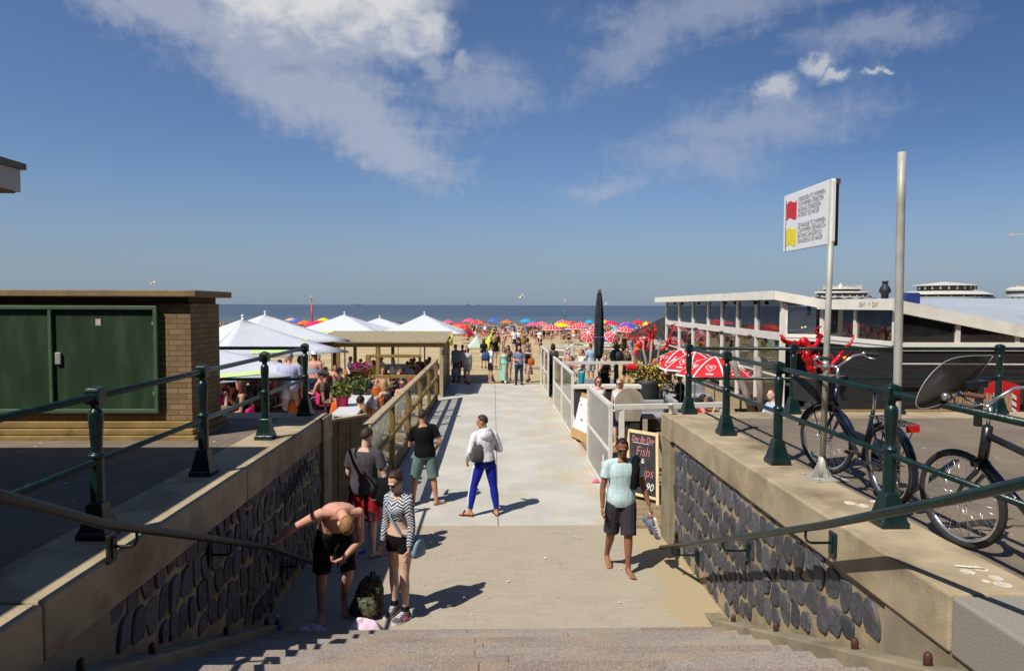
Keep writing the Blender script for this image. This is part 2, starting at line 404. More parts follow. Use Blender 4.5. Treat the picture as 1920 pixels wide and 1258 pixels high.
# upper terraces: paving behind the copings
m_ter, t, b = newmat('terrace paving'); co = objco(t)
br = t.new('ShaderNodeTexBrick'); t.put(br.inputs['Vector'], t.mapping(co, rot=(0, 0, R(0))))
br.inputs['Scale'].default_value = 1; br.inputs['Brick Width'].default_value = .3; br.inputs['Row Height'].default_value = .3; br.inputs['Mortar Size'].default_value = .006; br.offset = .5
tp = s2l((118, 106, 92))
br.inputs['Color1'].default_value = c4([x*.9 for x in tp]); br.inputs['Color2'].default_value = c4([x*1.12 for x in tp]); br.inputs['Mortar'].default_value = c4([x*.6 for x in tp])
c = t.mix(t.math('MULTIPLY', t.ramp(t.noise(co, .8, 5), .4, .7), .5), br.outputs[0], c4(s2l((140, 124, 100))))
c = t.mix(t.math('MULTIPLY', t.ramp(t.noise(co, 7, 2), .71, .74), .8), c, c4(s2l((205, 195, 180))))
t.put(b.inputs['Base Color'], c); b.inputs['Roughness'].default_value = .9; b.inputs['Specular IOR Level'].default_value = .2
t.put(b.inputs['Normal'], t.bump(br.outputs['Fac'], -.3, .006))
mb = MB(); mb.box((-40, -12, 1.3), (-3.14, 10.2, TZ - .004))
tag(mb.build('left_terrace', m_ter), kind='structure')
mb = MB(); mb.box((3.3, -12, 1.3), (40, 10.2, TZ - .004))
tag(mb.build('right_terrace', m_ter), kind='structure')

# ---------------------------------------------------------------- retaining walls
m_mort = mat('sandy mortar', s2l((160, 143, 114)), .95, .2, 4, .7, 35, spec=.1, dirt=s2l((112, 98, 78)), dirts=2.2)
m_basalt, t, b = newmat('basalt stone'); co = objco(t)
isl = t.new('ShaderNodeNewGeometry').outputs['Random Per Island']
c = t.mix(isl, c4(s2l((60, 62, 68))), c4(s2l((94, 93, 96))))
c = t.mix(t.math('MULTIPLY', t.ramp(t.noise(co, 14, 4, .65), .45, .7), .5), c, c4(s2l((46, 46, 50))))
c = t.mix(t.math('MULTIPLY', t.ramp(t.noise(co, 6, 5, .65), .56, .72), .55), c, c4(s2l((122, 108, 88))))
t.put(b.inputs['Base Color'], c); b.inputs['Roughness'].default_value = .6; b.inputs['Specular IOR Level'].default_value = .4
t.put(b.inputs['Normal'], t.bump(t.noise(co, 28, 4, .6), .6, .012))
m_cap = mat('weathered concrete coping', s2l((172, 155, 126)), .9, .14, 3, .5, 60, spec=.15, dirt=s2l((124, 108, 86)), dirts=1.4, dlim=(.45, .75))
m_gran = mat('grey granite block', s2l((146, 138, 126)), .8, .16, 120, .4, 80, spec=.25)
m_conc = mat('grey render', s2l((150, 138, 114)), .92, .16, 3, .5, 50, spec=.15, dirt=s2l((120, 106, 84)), dirts=1.2, dlim=(.45, .75))
def ramp_z(y): return max(0.0, (7.78 - y) * .39)               # line of the sloping kerbs
def retaining_wall(side, label):
    xi = XL if side < 0 else XR; s = side
    xo = xi + s*.62
    root = thing('retaining_wall', label, 'wall', (xi + s*.3, 7, 0))
    def bx(mb, a, b, y0, y1, z0, z1): mb.box((min(xi+s*a, xi+s*b), y0, z0), (max(xi+s*a, xi+s*b), y1, z1))
    mb = MB(); bx(mb, .05, .6, -12, 10.25, -.3, 1.6); mb.build('core', m_mort, root)
    mb = MB(); bx(mb, .022, .05, -3, 4.58, -.2, 1.6); mb.build('render_panel', m_conc, root)
    # basalt blocks set in mortar
    mb = MB(); rnd = random.Random(5 + s)
    zr = -.08; row = 0
    while zr < 1.6:
        rh = rnd.uniform(.215, .275); y = 4.60 + (.09 if row % 2 else 0) + rnd.uniform(-.02, .02); row += 1
        while y < 10.15:
            w_ = rnd.uniform(.135, .225)
            yc, zc = y + w_/2, zr + rh/2 + rnd.uniform(-.035, .035)
            lo_, hi_ = ramp_z(yc) + .075, 1.588
            if hi_ + .06 > zc > lo_ - .02 and yc < 10.14:
                n = 14; ring = []; ph = rnd.uniform(0, 6); rx, rz_ = w_/2 - .003, rh/2*rnd.uniform(.94, 1.08); sk = rnd.uniform(-.18, .18); tp_ = rnd.uniform(-.22, .22)
                for k in range(n):
                    a = 2*PI*k/n; e = 1 + .07*math.sin(2*a + ph) + .06*math.sin(3*a + 2*ph) + rnd.uniform(-.05, .05)
                    c_, s_ = math.cos(a), math.sin(a)
                    px_ = rx*e*math.copysign(abs(c_)**.55, c_); pz_ = rz_*e*math.copysign(abs(s_)**.65, s_)
                    py = yc + px_*(1 + tp_*s_) + sk*pz_; pz = zc + pz_
                    ring.append((max(4.6, min(10.19, py)), max(lo_ - .02, min(hi_, pz))))
                d = rnd.uniform(.010, .024); tilt = rnd.uniform(-.10, .10); tz = rnd.uniform(-.08, .08)
                R0 = [V((xi + s*.06, p, q)) for p, q in ring]
                R1 = [V((xi + s*(.05 - d*.7), yc + (p-yc)*.97, zc + (q-zc)*.97)) for p, q in ring]
                R2 = [V((xi + s*(.05 - d + rnd.uniform(-.003, .003) - (p-yc)*tilt - (q-zc)*tz), yc + (p-yc)*.88, zc + (q-zc)*.90)) for p, q in ring]
                R3 = [V((xi + s*(.05 - d*1.1 + rnd.uniform(-.005, .005) - (p-yc)*tilt - (q-zc)*tz), yc + (p-yc)*.42, zc + (q-zc)*.46)) for p, q in ring]
                o = len(mb.v); mb.loft([R0, R1, R2, R3], 0, False, False)
                mb.v.append((xi + s*(.05 - d*1.15), yc + rnd.uniform(-.02, .02), zc + rnd.uniform(-.03, .03))); ci = len(mb.v) - 1; b2 = o + 3*n
                for k in range(n): mb.f.append([b2+k, b2+(k+1) % n, ci]); mb.m.append(0); mb.s.append(False)
            y += w_ + rnd.uniform(.010, .026)
        zr += rh + .010
    mb.build('stone_facing', m_basalt, root)
    # copings and the end pier
    js = [-9, -5, -2.2, .9, 3.88, 7.1, 10.15]
    for i in range(len(js) - 1):
        mb = MB(); bx(mb, 0, .62, js[i] + .006, js[i+1] - .006, 1.6, TZ + (0 if i % 2 else .004))
        mb.build('coping_stone', m_gran if i < 4 and s > 0 else m_cap, root, bevel=.018)
    mb = MB(); bx(mb, -.03, .66, 10.162, 10.72, 1.58, TZ + .003); mb.build('coping_stone', m_cap, root, bevel=.018)
    mb = MB(); bx(mb, -.02, .62, 10.22, 10.7, -.3, 1.575); mb.build('end_pier', m_conc, root, bevel=.012)
    # back of the terrace towards the beach
    mb = MB(); xa, xb = (xi + s*.667, xi + s*37)
    mb.box((min(xa, xb), 10.2, 1.6), (max(xa, xb), 10.78, TZ + .002)); mb.build('terrace_kerb', m_cap, root, bevel=.015)
    mb = MB(); mb.box((min(xa, xb), 10.25, -.3), (max(xa, xb), 10.7, 1.597)); mb.build('back_wall', m_conc, root)
    # sloping gutter beside the steps with its iron studs
    ya, yb = -1.0, Y0 + .25
    x0, x1 = (xi + s*.02, xi - s*.19)
    prof = [(7.9, -.1), (7.9, .012), (7.65, ramp_z(7.65)), (3.03, ramp_z(3.03)), (ya, ramp_z(3.03) + .004), (ya, -.1)]
    mb = MB(); mb.prism([(x0, y, z) for y, z in prof], (x1 - x0, 0, 0)); mb.build('sloping_kerb', m_conc, root, bevel=.015)
    return root
wall_r = retaining_wall(1, 'sunlit retaining wall of dark basalt stones set in sandy mortar, right of the steps')
wall_l = retaining_wall(-1, 'shaded basalt retaining wall under the left railing, beside the bending man')
m_rust = mat('rusty iron', s2l((74, 44, 36)), .5, .3, 20, .3, 60, spec=.5)
gx = {1: [(1375, 1166), (1455, 1180), (1603, 1203), (1740, 1226)], -1: [(152, 1250), (286, 1218), (424, 1194), (500, 1178)]}
for s in (1, -1):
    for (u, v) in gx[s]:
        q = hit_x(u, v, (XR - .09) if s > 0 else (XL + .09)); q.z = ramp_z(q.y)
        mb = MB(); mb.lathe([(.024, -.03), (.026, .05), (.022, .072), (.011, .084)], q, 10)
        tag(mb.build('iron_stud', m_rust), {1: 'short rusty iron stud on the sunlit kerb beside the right basalt wall', -1: 'short iron stud in the shade at the foot of the left basalt wall'}[s], 'stud', {1: 'iron studs on the sunlit kerb', -1: 'iron studs on the shaded kerb'}[s])
# faint purple scrawl on the left wall
m_gra = mat('purple spray paint', s2l((58, 50, 72)), .7, .2, 8)
mb = MB(); rnd = random.Random(3)
for k in range(7):
    y = 8.25 + k*.16; z = 1.28 + .05*k*.6
    pts = [(XL + .012, y + .07*math.sin(i*1.3 + k) + i*.012, z + .1*math.cos(i*1.7 + k*2)) for i in range(9)]
    mb.tube(pts, .007, 5)
tag(mb.build('graffiti', m_gra), 'faded purple spray scrawl on the shaded left wall', 'graffiti')
# ================================================================ railings
m_green = mat('dark green gloss paint', (.006, .022, .020), .3, .3, 9, .35, 30, spec=.45, dirt=(.016, .026, .022), dirts=7, dlim=(.58, .8))
def post_mb():
    mb = MB(); q = PI/4; r2 = math.sqrt(2)
    mb.lathe([(.108*r2, 0), (.108*r2, .045), (.1*r2, .055), (.088*r2, .09), (.06*r2, .215), (.058*r2, .235), (.058*r2, .25), (.05*r2, .262)], (0, 0, 0), 4, 0, False, q)
    mb.lathe([(.055, .24), (.051, .27), (.049, .55), (.05, .58)], (0, 0, 0), 8, 0, False, PI/8)
    mb.lathe([(.04, .575), (.056, .585), (.058, .6), (.05, .615), (.036, .62), (.036, .635), (.038, .65), (.046, .8), (.05, .86), (.05, .9), (.044, .925), (.03, .94), (.028, .955), (.034, .965), (.034, .985)], (0, 0, 0), 16)
    mb.lathe([(.045*r2, .975), (.052*r2, .985), (.052*r2, 1.075), (.046*r2, 1.09), (.012, 1.108)], (0, 0, 0), 4, 0, False, q)
    return mb
post_me = post_mb().mesh('post'); post_me.materials.append(m_green)
def railing(label, pts, corner_from=None, hidden=()):
    root = thing('railing', label, 'railing', pts[0])
    for p in pts:
        o = bpy.data.objects.new('post', post_me); COL.objects.link(o); o.parent = root; o.location = V(p) - V(pts[0])
        md = o.modifiers.new('bevel', 'BEVEL'); md.width = .004; md.segments = 1; md.limit_method = 'ANGLE'
    line = ([corner_from] if corner_from else []) + pts
    for h, r in ((1.03, .026), (.555, .023)):
        mb = MB(); a, b_ = V(line[0]), V(line[-1])
        mb.cyl(a + V((0, 0, h)), b_ + V((0, 0, h)), r, n=12); mb.build('rail', m_green, root)
    return root
LX, RX, RY = -2.88, 3.075, 10.5
railing('dark green railing along the shaded left wall above the steps', [(LX, y, TZ) for y in (3.15, 5.0, 6.82, 8.66, 10.5)])
railing('dark green railing running left behind the brick cabinet', [(LX - 1.8*k, 10.5, TZ) for k in range(1, 4)], (LX, 10.5, TZ))
railing('dark green railing along the sunlit right wall beside the bicycles', [(RX, y, TZ) for y in (3.3, 5.16, 7.24, 8.88, 10.62)])
railing('dark green railing along the far edge of the right terrace, before the black shed', [(RX + 1.66*k, 10.62, TZ) for k in range(1, 5)], (RX, 10.62, TZ))

# handrails beside the steps
def handrail(label, path, plates, s, matl):
    xi = XR if s > 0 else XL
    root = thing('handrail', label, 'handrail', path[0])
    mb = MB(); mb.tube(path, .030, 14); e = V(path[-1]); d = (e - V(path[-2])).normalized()
    mb.cap(e, e + d*.01, .031, n=12); mb.build('rail', matl, root)
    P = [V(p) for p in path]
    for y in plates:
        for a, b_ in zip(P, P[1:]):
            if (a.y - y) * (b_.y - y) <= 0: q = a + (b_ - a) * ((y - a.y) / (b_.y - a.y)); break
        zc = q.z - .12
        mb = MB(); mb.tube([q, q + V((0, 0, -.075)), q + V((s*.012, 0, -.105)), q + V((s*.045, 0, -.12)), V((xi + s*.03, y, zc))], .011, 8)
        br = mb.build('bracket', matl, root)
        mb = MB(); wx = xi - s*.012 if q.z > 1.55 else xi + s*.02
        mb.cbox((wx, y, zc - .01), (.024, .1, .19)); mb.cbox((wx - s*.016, y, zc - .01), (.012, .045, .14))
        mb.build('wall_plate', matl, br, bevel=.004)
    return root
def along(pts, x): return [(x, D(u, v, 1).x and 0, 0) for u, v in pts]
def hit_x(u, v, x):
    d = ray(u, v); return CAM + d * (x / d.x)
hr = [hit_x(1975, 893, 2.5), hit_x(1920, 905, 2.49), hit_x(1780, 937, 2.48), hit_x(1540, 985, 2.47), hit_x(1395, 1006, 2.46), hit_x(1300, 1019, 2.43), hit_x(1240, 1026, 2.36)]
hl = [hit_x(-70, 910, -2.36), hit_x(0, 929, -2.36), hit_x(100, 956, -2.36), hit_x(190, 981, -2.36), hit_x(260, 991, -2.37), hit_x(380, 1007, -2.38), hit_x(510, 1027, -2.39), hit_x(585, 1054, -2.41)]
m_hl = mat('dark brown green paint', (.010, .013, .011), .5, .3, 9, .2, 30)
handrail('green handrail on the sunlit right basalt wall, sloping down to the paved landing', hr, [5.25, 7.1, 8.9], 1, m_green)
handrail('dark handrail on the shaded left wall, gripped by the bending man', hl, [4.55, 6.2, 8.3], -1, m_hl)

# ================================================================ brick cabinet, kiosk roof
m_brick, t, b = newmat('yellow brick'); co = objco(t)
geo = t.new('ShaderNodeNewGeometry'); sn = t.new('ShaderNodeSeparateXYZ'); t.put(sn.inputs[0], geo.outputs['Normal'])
sepc = t.new('ShaderNodeSeparateXYZ'); t.put(sepc.inputs[0], co)
cb = t.new('ShaderNodeCombineXYZ'); t.put(cb.inputs[0], t.math('ADD', sepc.outputs[0], sepc.outputs[1])); t.put(cb.inputs[1], sepc.outputs[2])
br = t.new('ShaderNodeTexBrick'); t.put(br.inputs['Vector'], cb.outputs[0]); br.inputs['Scale'].default_value = 1
br.inputs['Brick Width'].default_value = .215; br.inputs['Row Height'].default_value = .068; br.inputs['Mortar Size'].default_value = .005; br.inputs['Mortar Smooth'].default_value = .2
bc = s2l((142, 118, 86))
br.inputs['Color1'].default_value = c4([x*.82 for x in bc]); br.inputs['Color2'].default_value = c4([x*1.18 for x in bc]); br.inputs['Mortar'].default_value = c4([x*.38 for x in bc])
c = t.mix(t.math('MULTIPLY', t.ramp(t.noise(co, 2.5, 5), .45, .75), .4), br.outputs[0], c4(s2l((112, 86, 56))))
t.put(b.inputs['Base Color'], c); b.inputs['Roughness'].default_value = .9; b.inputs['Specular IOR Level'].default_value = .2
t.put(b.inputs['Normal'], t.bump(br.outputs['Fac'], -.7, .01, t.bump(t.noise(co, 50, 3), .3, .006)))
m_brick.name = 'yellow brick'
m_door = mat('dark green metal door', s2l((44, 64, 43)), .45, .16, 2.5, .15, 8, spec=.35, dirt=s2l((64, 80, 58)), dirts=2.5, dlim=(.5, .8), mp=(2.2, 2.2, .5))
m_frame = mat('lighter green frame', s2l((72, 96, 70)), .5, .12, 4)
m_plinth = mat('mossy concrete plinth', s2l((146, 122, 78)), .95, .2, 3, .5, 40, spec=.1, dirt=s2l((104, 92, 52)), dirts=2)
m_steel = mat('galvanised steel', s2l((172, 170, 160)), .55, .14, 6, .1, 20, metal=.15, dirt=s2l((112, 108, 98)), dirts=3)
BX, BY0, BY1, BZ0, BZ1 = -3.82, 8.72, 9.62, TZ + .22, 3.79
root = thing('brick_cabinet', 'yellow brick transformer cabinet with green double doors on the left terrace', 'cabinet building', (-5.6, 9.2, TZ))
mb = MB(); mb.box((-9.5, BY0, BZ0), (BX, BY1, BZ1 - .14)); mb.build('wall', m_brick, root)
mb = MB(); mb.box((-9.5, BY0 - .006, BZ0 + .002), (BX + .006, BY1 + .006, BZ0 + .1)); mb.build('soldier_course', m_brick, root)
mb = MB(); mb.box((-9.5, BY0 + .03, BZ1 - .142), (BX - .03, BY1 - .03, BZ1 - .055)); mb.build('recessed_band', mat('brown brick band', s2l((84, 62, 42)), .9, .2, 8), root)
mb = MB(); mb.box((-9.6, BY0 - .12, BZ1 - .055), (BX + .12, BY1 + .16, BZ1 + .03)); mb.build('roof_slab', mat('roof slab', s2l((140, 118, 84)), .9, .2, 4, .4, 40, dirt=s2l((120, 96, 40)), dirts=4), root, bevel=.012)
for k, (o_, z0, z1) in enumerate(((.06, .135, .217), (.12, .06, .13), (.16, -.02, .055))):
    mb = MB(); mb.box((-9.6, BY0 - o_, TZ + z0), (BX + .02 + .04*k, BY1 + .05, TZ + z1)); mb.build('plinth_course', m_plinth, root, bevel=.012)
dx0, dx1 = D(-175, 600, BY0).x, D(299, 600, BY0).x
z0, z1 = D(150, 774, BY0 - .04).z, D(150, 573, BY0 - .04).z
mid = D(100, 600, BY0).x
mb = MB()
mb.box((dx0, BY0 - .075, z1 - .05), (dx1, BY0 - .002, z1)); mb.box((dx0, BY0 - .075, z0), (dx1, BY0 - .002, z0 + .05))
mb.box((dx1 - .05, BY0 - .073, z0 + .051), (dx1, BY0 - .002, z1 - .051)); mb.box((mid - .03, BY0 - .07, z0 + .051), (mid + .012, BY0 - .002, z1 - .051))
mb.box((dx0, BY0 - .073, z0 + .051), (dx0 + .05, BY0 - .002, z1 - .051))
mb.build('door_frame', m_frame, root, bevel=.006)
for (a, b_) in ((dx0 + .052, mid - .032), (mid + .014, dx1 - .052)):
    mb = MB(); mb.box((a, BY0 - .03, z0 + .054), (b_, BY0 - .004, z1 - .054)); d_ = mb.build('door', m_door, root, bevel=.003)
    if a > mid:
        hp = D(109, 672, BY0 - .05)
        mb = MB(); mb.box((hp.x - .035, BY0 - .062, hp.z - .075), (hp.x + .035, BY0 - .0305, hp.z + .075)); mb.build('handle', m_steel, d_, bevel=.008)
        for hz in (z0 + .22, z1 - .25):
            mb = MB(); mb.cyl((b_ - .012, BY0 - .045, hz - .05), (b_ - .012, BY0 - .045, hz + .05), .012, n=8); mb.build('hinge', m_frame, d_)
        hp = D(183, 604, BY0 - .04)
        mb = MB(); mb.box((hp.x - .03, BY0 - .034, hp.z - .042), (hp.x + .035, BY0 - .0305, hp.z + .042)); mb.build('sticker', mat('pale sticker', s2l((190, 180, 168)), .6, .2, 60), d_)
# kiosk roof reaching in from the left; its walls stand outside the picture
m_fascia = mat('grey fascia board', s2l((182, 182, 176)), .6, .06, 3); m_trim = mat('dark bronze roof trim', s2l((92, 90, 70)), .5, .12, 5)
m_soff = mat('brown wooden soffit', s2l((122, 92, 56)), .7, .2, 6)
KX, KY, KZ = D(45, 318, 6.52).x - .035, 6.52, D(43, 361, 6.5).z
root = thing('kiosk', 'kiosk with flat overhanging roof at the far left edge of the picture', 'kiosk', (-7.5, 2.5, TZ))
mb = MB(); mb.box((-10, -1, KZ + .004), (KX, KY, KZ + .21)); mb.build('roof', m_fascia, root)
mb = MB(); mb.box((-10.04, -1.04, KZ + .212), (KX + .035, KY + .035, KZ + .27)); mb.build('roof_trim', m_trim, root)
mb = MB(); mb.box((-9.95, -.95, KZ - .012), (KX - .03, KY - .03, KZ + .002)); mb.build('soffit', m_soff, root)
mb = MB(); mb.box((-9.6, -.6, TZ), (-6.3, 5.6, KZ - .014)); mb.build('wall', m_fascia, root)

# ================================================================ swimming sign and steel pole
m_signw = mat('white sign enamel', (.80, .80, .80), .35, .03, 4); m_blk = mat('black lettering', (.03, .03, .035), .6, .1, 5)
m_red = mat('sign red', s2l((205, 38, 46)), .45, .06, 5); m_yel = mat('sign yellow', s2l((235, 215, 40)), .45, .06, 5); m_grlet = mat('grey lettering', (.2, .2, .21), .6, .1, 5)
def text_me(s, size, extrude=.001, shear=0, sx=1, align='LEFT', offset=0):
    cu = bpy.data.curves.new('t', 'FONT'); cu.body = s; cu.size = size; cu.extrude = extrude; cu.shear = shear; cu.align_x = align; cu.resolution_u = 3; cu.offset = offset
    o = bpy.data.objects.new('t', cu); COL.objects.link(o); bpy.context.view_layer.update()
    me = bpy.data.meshes.new_from_object(o.evaluated_get(bpy.context.evaluated_depsgraph_get()))
    bpy.data.objects.remove(o); bpy.data.curves.remove(cu)
    for v in me.vertices: v.co.x *= sx
    return me
def text(name, s, size, mtl, parent, p, xdir, updir, sx=1, shear=0, align='LEFT', offset=0, extrude=.001):
    me = text_me(s, size, extrude, shear, sx, align, offset)
    x = V(xdir).normalized(); y = V(updir); y = (y - x*y.dot(x)).normalized(); z = x.cross(y); p = V(p)
    for v in me.vertices: v.co = p + x*v.co.x + y*v.co.y + z*v.co.z
    return link(name, me, mtl, parent)
pb = G(1541, 897, TZ); pt = D(1562, 338, pb.y + .02)
sroot = thing('beach_sign', 'white swimming warning sign with red and yellow flags on a tall steel post', 'sign', pb)
mb = MB(); mb.cyl(pb + V((0, 0, .02)), pt, .029, n=14); mb.build('pole', m_steel, sroot)
mb = MB(); mb.cbox(pb + V((.02, 0, .008)), (.34, .3, .012), rz=.15)
for a in (0, 1, 2, 3):
    dd = Matrix.Rotation(a*PI/2 + .15, 3, 'Z') @ V((1, 0, 0)); mb.prism([pb + dd*.028 + V((0, 0, .0142)), pb + dd*.12 + V((0, 0, .0142)), pb + dd*.028 + V((0, 0, .19))], dd.cross(V((0, 0, 1)))*.01)
    q = pb + (Matrix.Rotation(PI/4, 3, 'Z') @ dd)*.16; mb.cyl(q + V((0, 0, .0142)), q + V((0, 0, .035)), .013, n=6)
mb.cyl(pb + V((0, 0, .0142)), pb + V((0, 0, .22)), .037, n=14); mb.build('base_plate', m_steel, sroot)
# board: near edge beside the pole, far edge farther along the terrace
d1 = pb.y - .02; n1 = D(1562, 334, d1); n2 = D(1558, 457, d1)
d2 = d1 * 124/106.0; f1 = D(1470, 369, d2); f2 = D(1467, 474, d2)
zt, zb = n1.z, n2.z
A = V((n1.x, d1, 0)); B = V((f1.x, d2, 0)); bd = (A - B).normalized(); W = (A - B).length; nrm = bd.cross(V((0, 0, 1)))
if nrm.x > 0: nrm = -nrm
def SB(s_, h): return B + bd*(s_*W) + V((0, 0, zb + (zt - zb)*h))
def rrect(x0, x1, y0, y1, r):
    out = []
    for cx_, cy_, a0 in ((x1-r, y1-r, 0), (x0+r, y1-r, 90), (x0+r, y0+r, 180), (x1-r, y0+r, 270)):
        for k in range(4): a = R(a0 + 30*k); out.append((cx_ + r*math.cos(a), cy_ + r*math.sin(a)))
    return out
Hh = zt - zb
mb = MB(); mb.prism([B + bd*x + V((0, 0, zb + z)) for x, z in rrect(0, W, 0, Hh, .03)], -nrm*.035)
board = mb.build('sign_board', m_signw, sroot, bevel=.006)
mb = MB(); mb.beam(SB(.96, .92) - nrm*.06, SB(.96, .92) - nrm*.06 + V((0, 0, .05)), .05, .05); mb.box(SB(.93, -.02) - nrm*.036 - V((.0, 0, 0)) + V((0, -.03, 0)), SB(.93, 1.0) - nrm*.036 + V((.05, .03, -.02)))
mb.build('back_channel', mat('brown bracket', s2l((96, 84, 70)), .6, .2, 6, metal=.3), sroot)
lines = (('VERBODEN TE ZWEMMEN', 'SCHWIMMEN VERBOTEN', 'BATHING FORBIDDEN', 'INTERDIT DE NAGER'), ('GEVAARLIJK TE ZWEMMEN', 'SCHWIMMEN GEFÄHRLICH', 'BATHING DANGEROUS', 'DANGEREUX DE NAGER'))
for gi, (ls, h0) in enumerate(zip(lines, (.81, .37))):
    for i, l in enumerate(ls):
        o = text('lettering', l, .070, m_grlet, board, SB(.335, h0 - .088*i) + nrm*.002, bd, (0, 0, 1), sx=.72, offset=-.0012)
    m_ = (m_red, m_yel)[gi]; hb = (.52, .06)[gi]
    fl = []
    for k in range(9): fl.append((.075 + .225*k/8, hb + .32 + .028*math.sin(k/8*2*PI - .4) + .015*k/8))
    for k in range(8, -1, -1): fl.append((.075 + .225*k/8, hb + .035 + .028*math.sin(k/8*2*PI - .4)))
    mb = MB(); mb.prism([SB(x, z) + nrm*.0005 for x, z in fl], nrm*.002); mb.build('flag_emblem', m_, board)
    mb = MB(); mb.prism([SB(x, z) + nrm*.0005 for x, z in ((.055, hb - .05), (.066, hb - .05), (.066, hb + .38), (.055, hb + .38))], nrm*.002); mb.build('flag_staff', m_blk, board)
pp = D(1685, 720, 5.75); pq = D(1691, 286, 5.78)
pp.z = TZ + .004
mb = MB(); mb.tube([pp, pp + (pq - pp)*.18, pp + (pq - pp)*.85, pq], .034, 16)
mb.cyl(pp, pp + V((0, 0, .012)), .09, n=16)
tag(mb.build('steel_pole', m_steel), 'tall bare galvanised steel pole behind the nearest right railing post', 'pole')
# paper cup
cp = G(1258, 777, TZ + .004); mb = MB(); mb.lathe([(.03, 0), (.034, .02), (.042, .15), (.044, .15), (.044, .165), (.038, .175)], (0, 0, 0), 16)
o = mb.build('paper_cup', mat('white paper', s2l((226, 222, 212)), .7, .05)); o.location = cp; tag(o, 'white paper cup left standing on the end of the right wall', 'cup')

# ================================================================ wooden railing left of the walkway
m_wood = mat('weathered timber', s2l((148, 122, 74)), .85, .22, 6, .4, 30, mp=(3, 3, .6), spec=.15, dirt=s2l((118, 98, 64)), dirts=3)
m_woodt = mat('grey weathered top rail', s2l((172, 152, 122)), .85, .18, 6, .4, 30, mp=(1, 1, 1), spec=.15)
m_woodd = mat('dark timber board', s2l((112, 96, 70)), .9, .2, 6, .4, 30)
g_pan = glass('salty glass', (.98, .99, .98), .015, .1, (.6, .6, .56), .35)
root = thing('timber_railing', 'timber railing with glass panels along the left edge of the concrete walkway', 'railing', (-2.15, 11.7, 0))
FX = -2.16; py = [11.75, 14.55, 17.4, 20.2, 23.0, 25.9]
for y in py:
    mb = MB(); mb.box((FX - .06, y - .06, -.1), (FX + .06, y + .06, 1.52)); mb.build('post', m_wood, root, bevel=.008)
mb = MB(); mb.box((FX - .075, py[0] - .1, 1.522), (FX + .075, py[-1] + .1, 1.6)); mb.build('top_rail', m_woodt, root, bevel=.01)
for i in range(5):
    mb = MB(); mb.box((FX - .045, py[i] + .062, .84), (FX + .045, py[i+1] - .062, .93)); mb.build('mid_rail', m_wood, root, bevel=.008)
    mb = MB(); mb.box((FX - .02, py[i] + .063, -.05), (FX + .02, py[i+1] - .063, .3)); mb.build('kick_board', m_woodd, root)
    mb = MB(); mb.box((FX - .006, py[i] + .064, .932), (FX + .006, py[i+1] - .064, 1.52)); mb.build('glass_panel', g_pan, root)
    mb = MB(); mb.box((FX - .006, py[i] + .064, .302), (FX + .006, py[i+1] - .064, .838)); mb.build('glass_panel', g_pan, root)
# cross rail from the far end
ra, rb = D(692, 666, 20.2), D(815, 667, 22.5)
root = thing('timber_rail_fence', 'low timber post and rail fence crossing the left café terrace before the pergola', 'fence', (ra.x, 21, .4))
pa, pbb = V((-4.5, 21.2, 0)), V((-2.24, 21.2, 0))
mb = MB(); mb.box((-3.94, 21.13, .2), (-3.80, 21.27, 2.1)); mb.build('post', m_wood, root, bevel=.01)
for z in (2.06, 1.42):
    mb = MB(); mb.box((-3.795, 21.15, z - .05), (-2.24, 21.25, z + .05)); mb.build('rail', m_wood, root, bevel=.01)
# boarded gate between the wall end and the timber railing
root = thing('wooden_gate', 'dark boarded wooden gate between left wall end and timber railing', 'gate', (-2.6, 11.1, 0))
mb = MB()
for k in range(3):
    a, b_ = V((-2.72 + .16*k, 10.95 + .22*k, 0)), V((-2.72 + .16*(k+1) - .012, 10.95 + .22*(k+1) - .016, 0))
    mb.prism([a, b_, b_ + V((0, 0, 1.74)), a + V((0, 0, 1.74))], V((.03, -.022, 0)))
mb.build('boards', m_woodd, root)
mb = MB(); mb.beam((-2.78, 10.9, 1.765), (-2.18, 11.7, 1.765), .09, .04); mb.build('cap_rail', m_woodt, root, bevel=.005)
mb = MB(); mb.box((-2.86, 10.78, -.1), (-2.76, 10.9, 1.78)); mb.build('post', m_wood, root, bevel=.006)

# ================================================================ pergola
m_reed = mat('reed roofing', s2l((186, 172, 140)), .9, .22, 3, .6, 30, mp=(12, 1, 1), spec=.1)
PY0, PY1, PX0, PX1 = 27.0, 31.0, -7.0, -2.05
zf = D(700, 645, PY0).z; zk = zf + .12
root = thing('pergola', 'timber pergola with a reed roof beside the walkway end', 'pergola', (-4.5, 29, 0))
mb = MB()
n = 74
for k in range(n):
    x = PX0 - .2 + (PX1 - PX0 + .36)*k/(n-1)
    mb.beam((x, PY0 - .15, zf + .07), (x, PY1 + .15, zk + .22), .045, .045)
mb.build('roof', m_reed, root)
mb = MB(); mb.box((PX0 - .2, PY0 - .06, zf - .12), (PX1 + .12, PY0 + .06, zf + .04)); mb.build('beam', m_wood, root, bevel=.01)
mb = MB(); mb.box((PX0 - .2, PY1 - .06, zf), (PX1 + .12, PY1 + .06, zf + .14)); mb.build('beam', m_wood, root, bevel=.01)
for x in (PX0, PX0 + .75, -4.55, PX1):
    for y in (PY0, PY1):
        mb = MB(); mb.box((x - .07, y - .06 + .005, -.1), (x + .07, y + .06 - .005, zf - .122)); mb.build('post', m_wood if x != PX1 else m_woodt, root, bevel=.008)
mb = MB(); mb.box((PX1 - .05, PY0 + .062, zf - .06), (PX1 + .05, PY1 - .062, zf + .02)); mb.build('side_beam', m_woodt, root)
mb = MB(); mb.box((PX1 - .05, PY0 + .062, .75), (PX1 + .05, PY1 - .062, .83)); mb.build('side_rail', m_woodt, root)
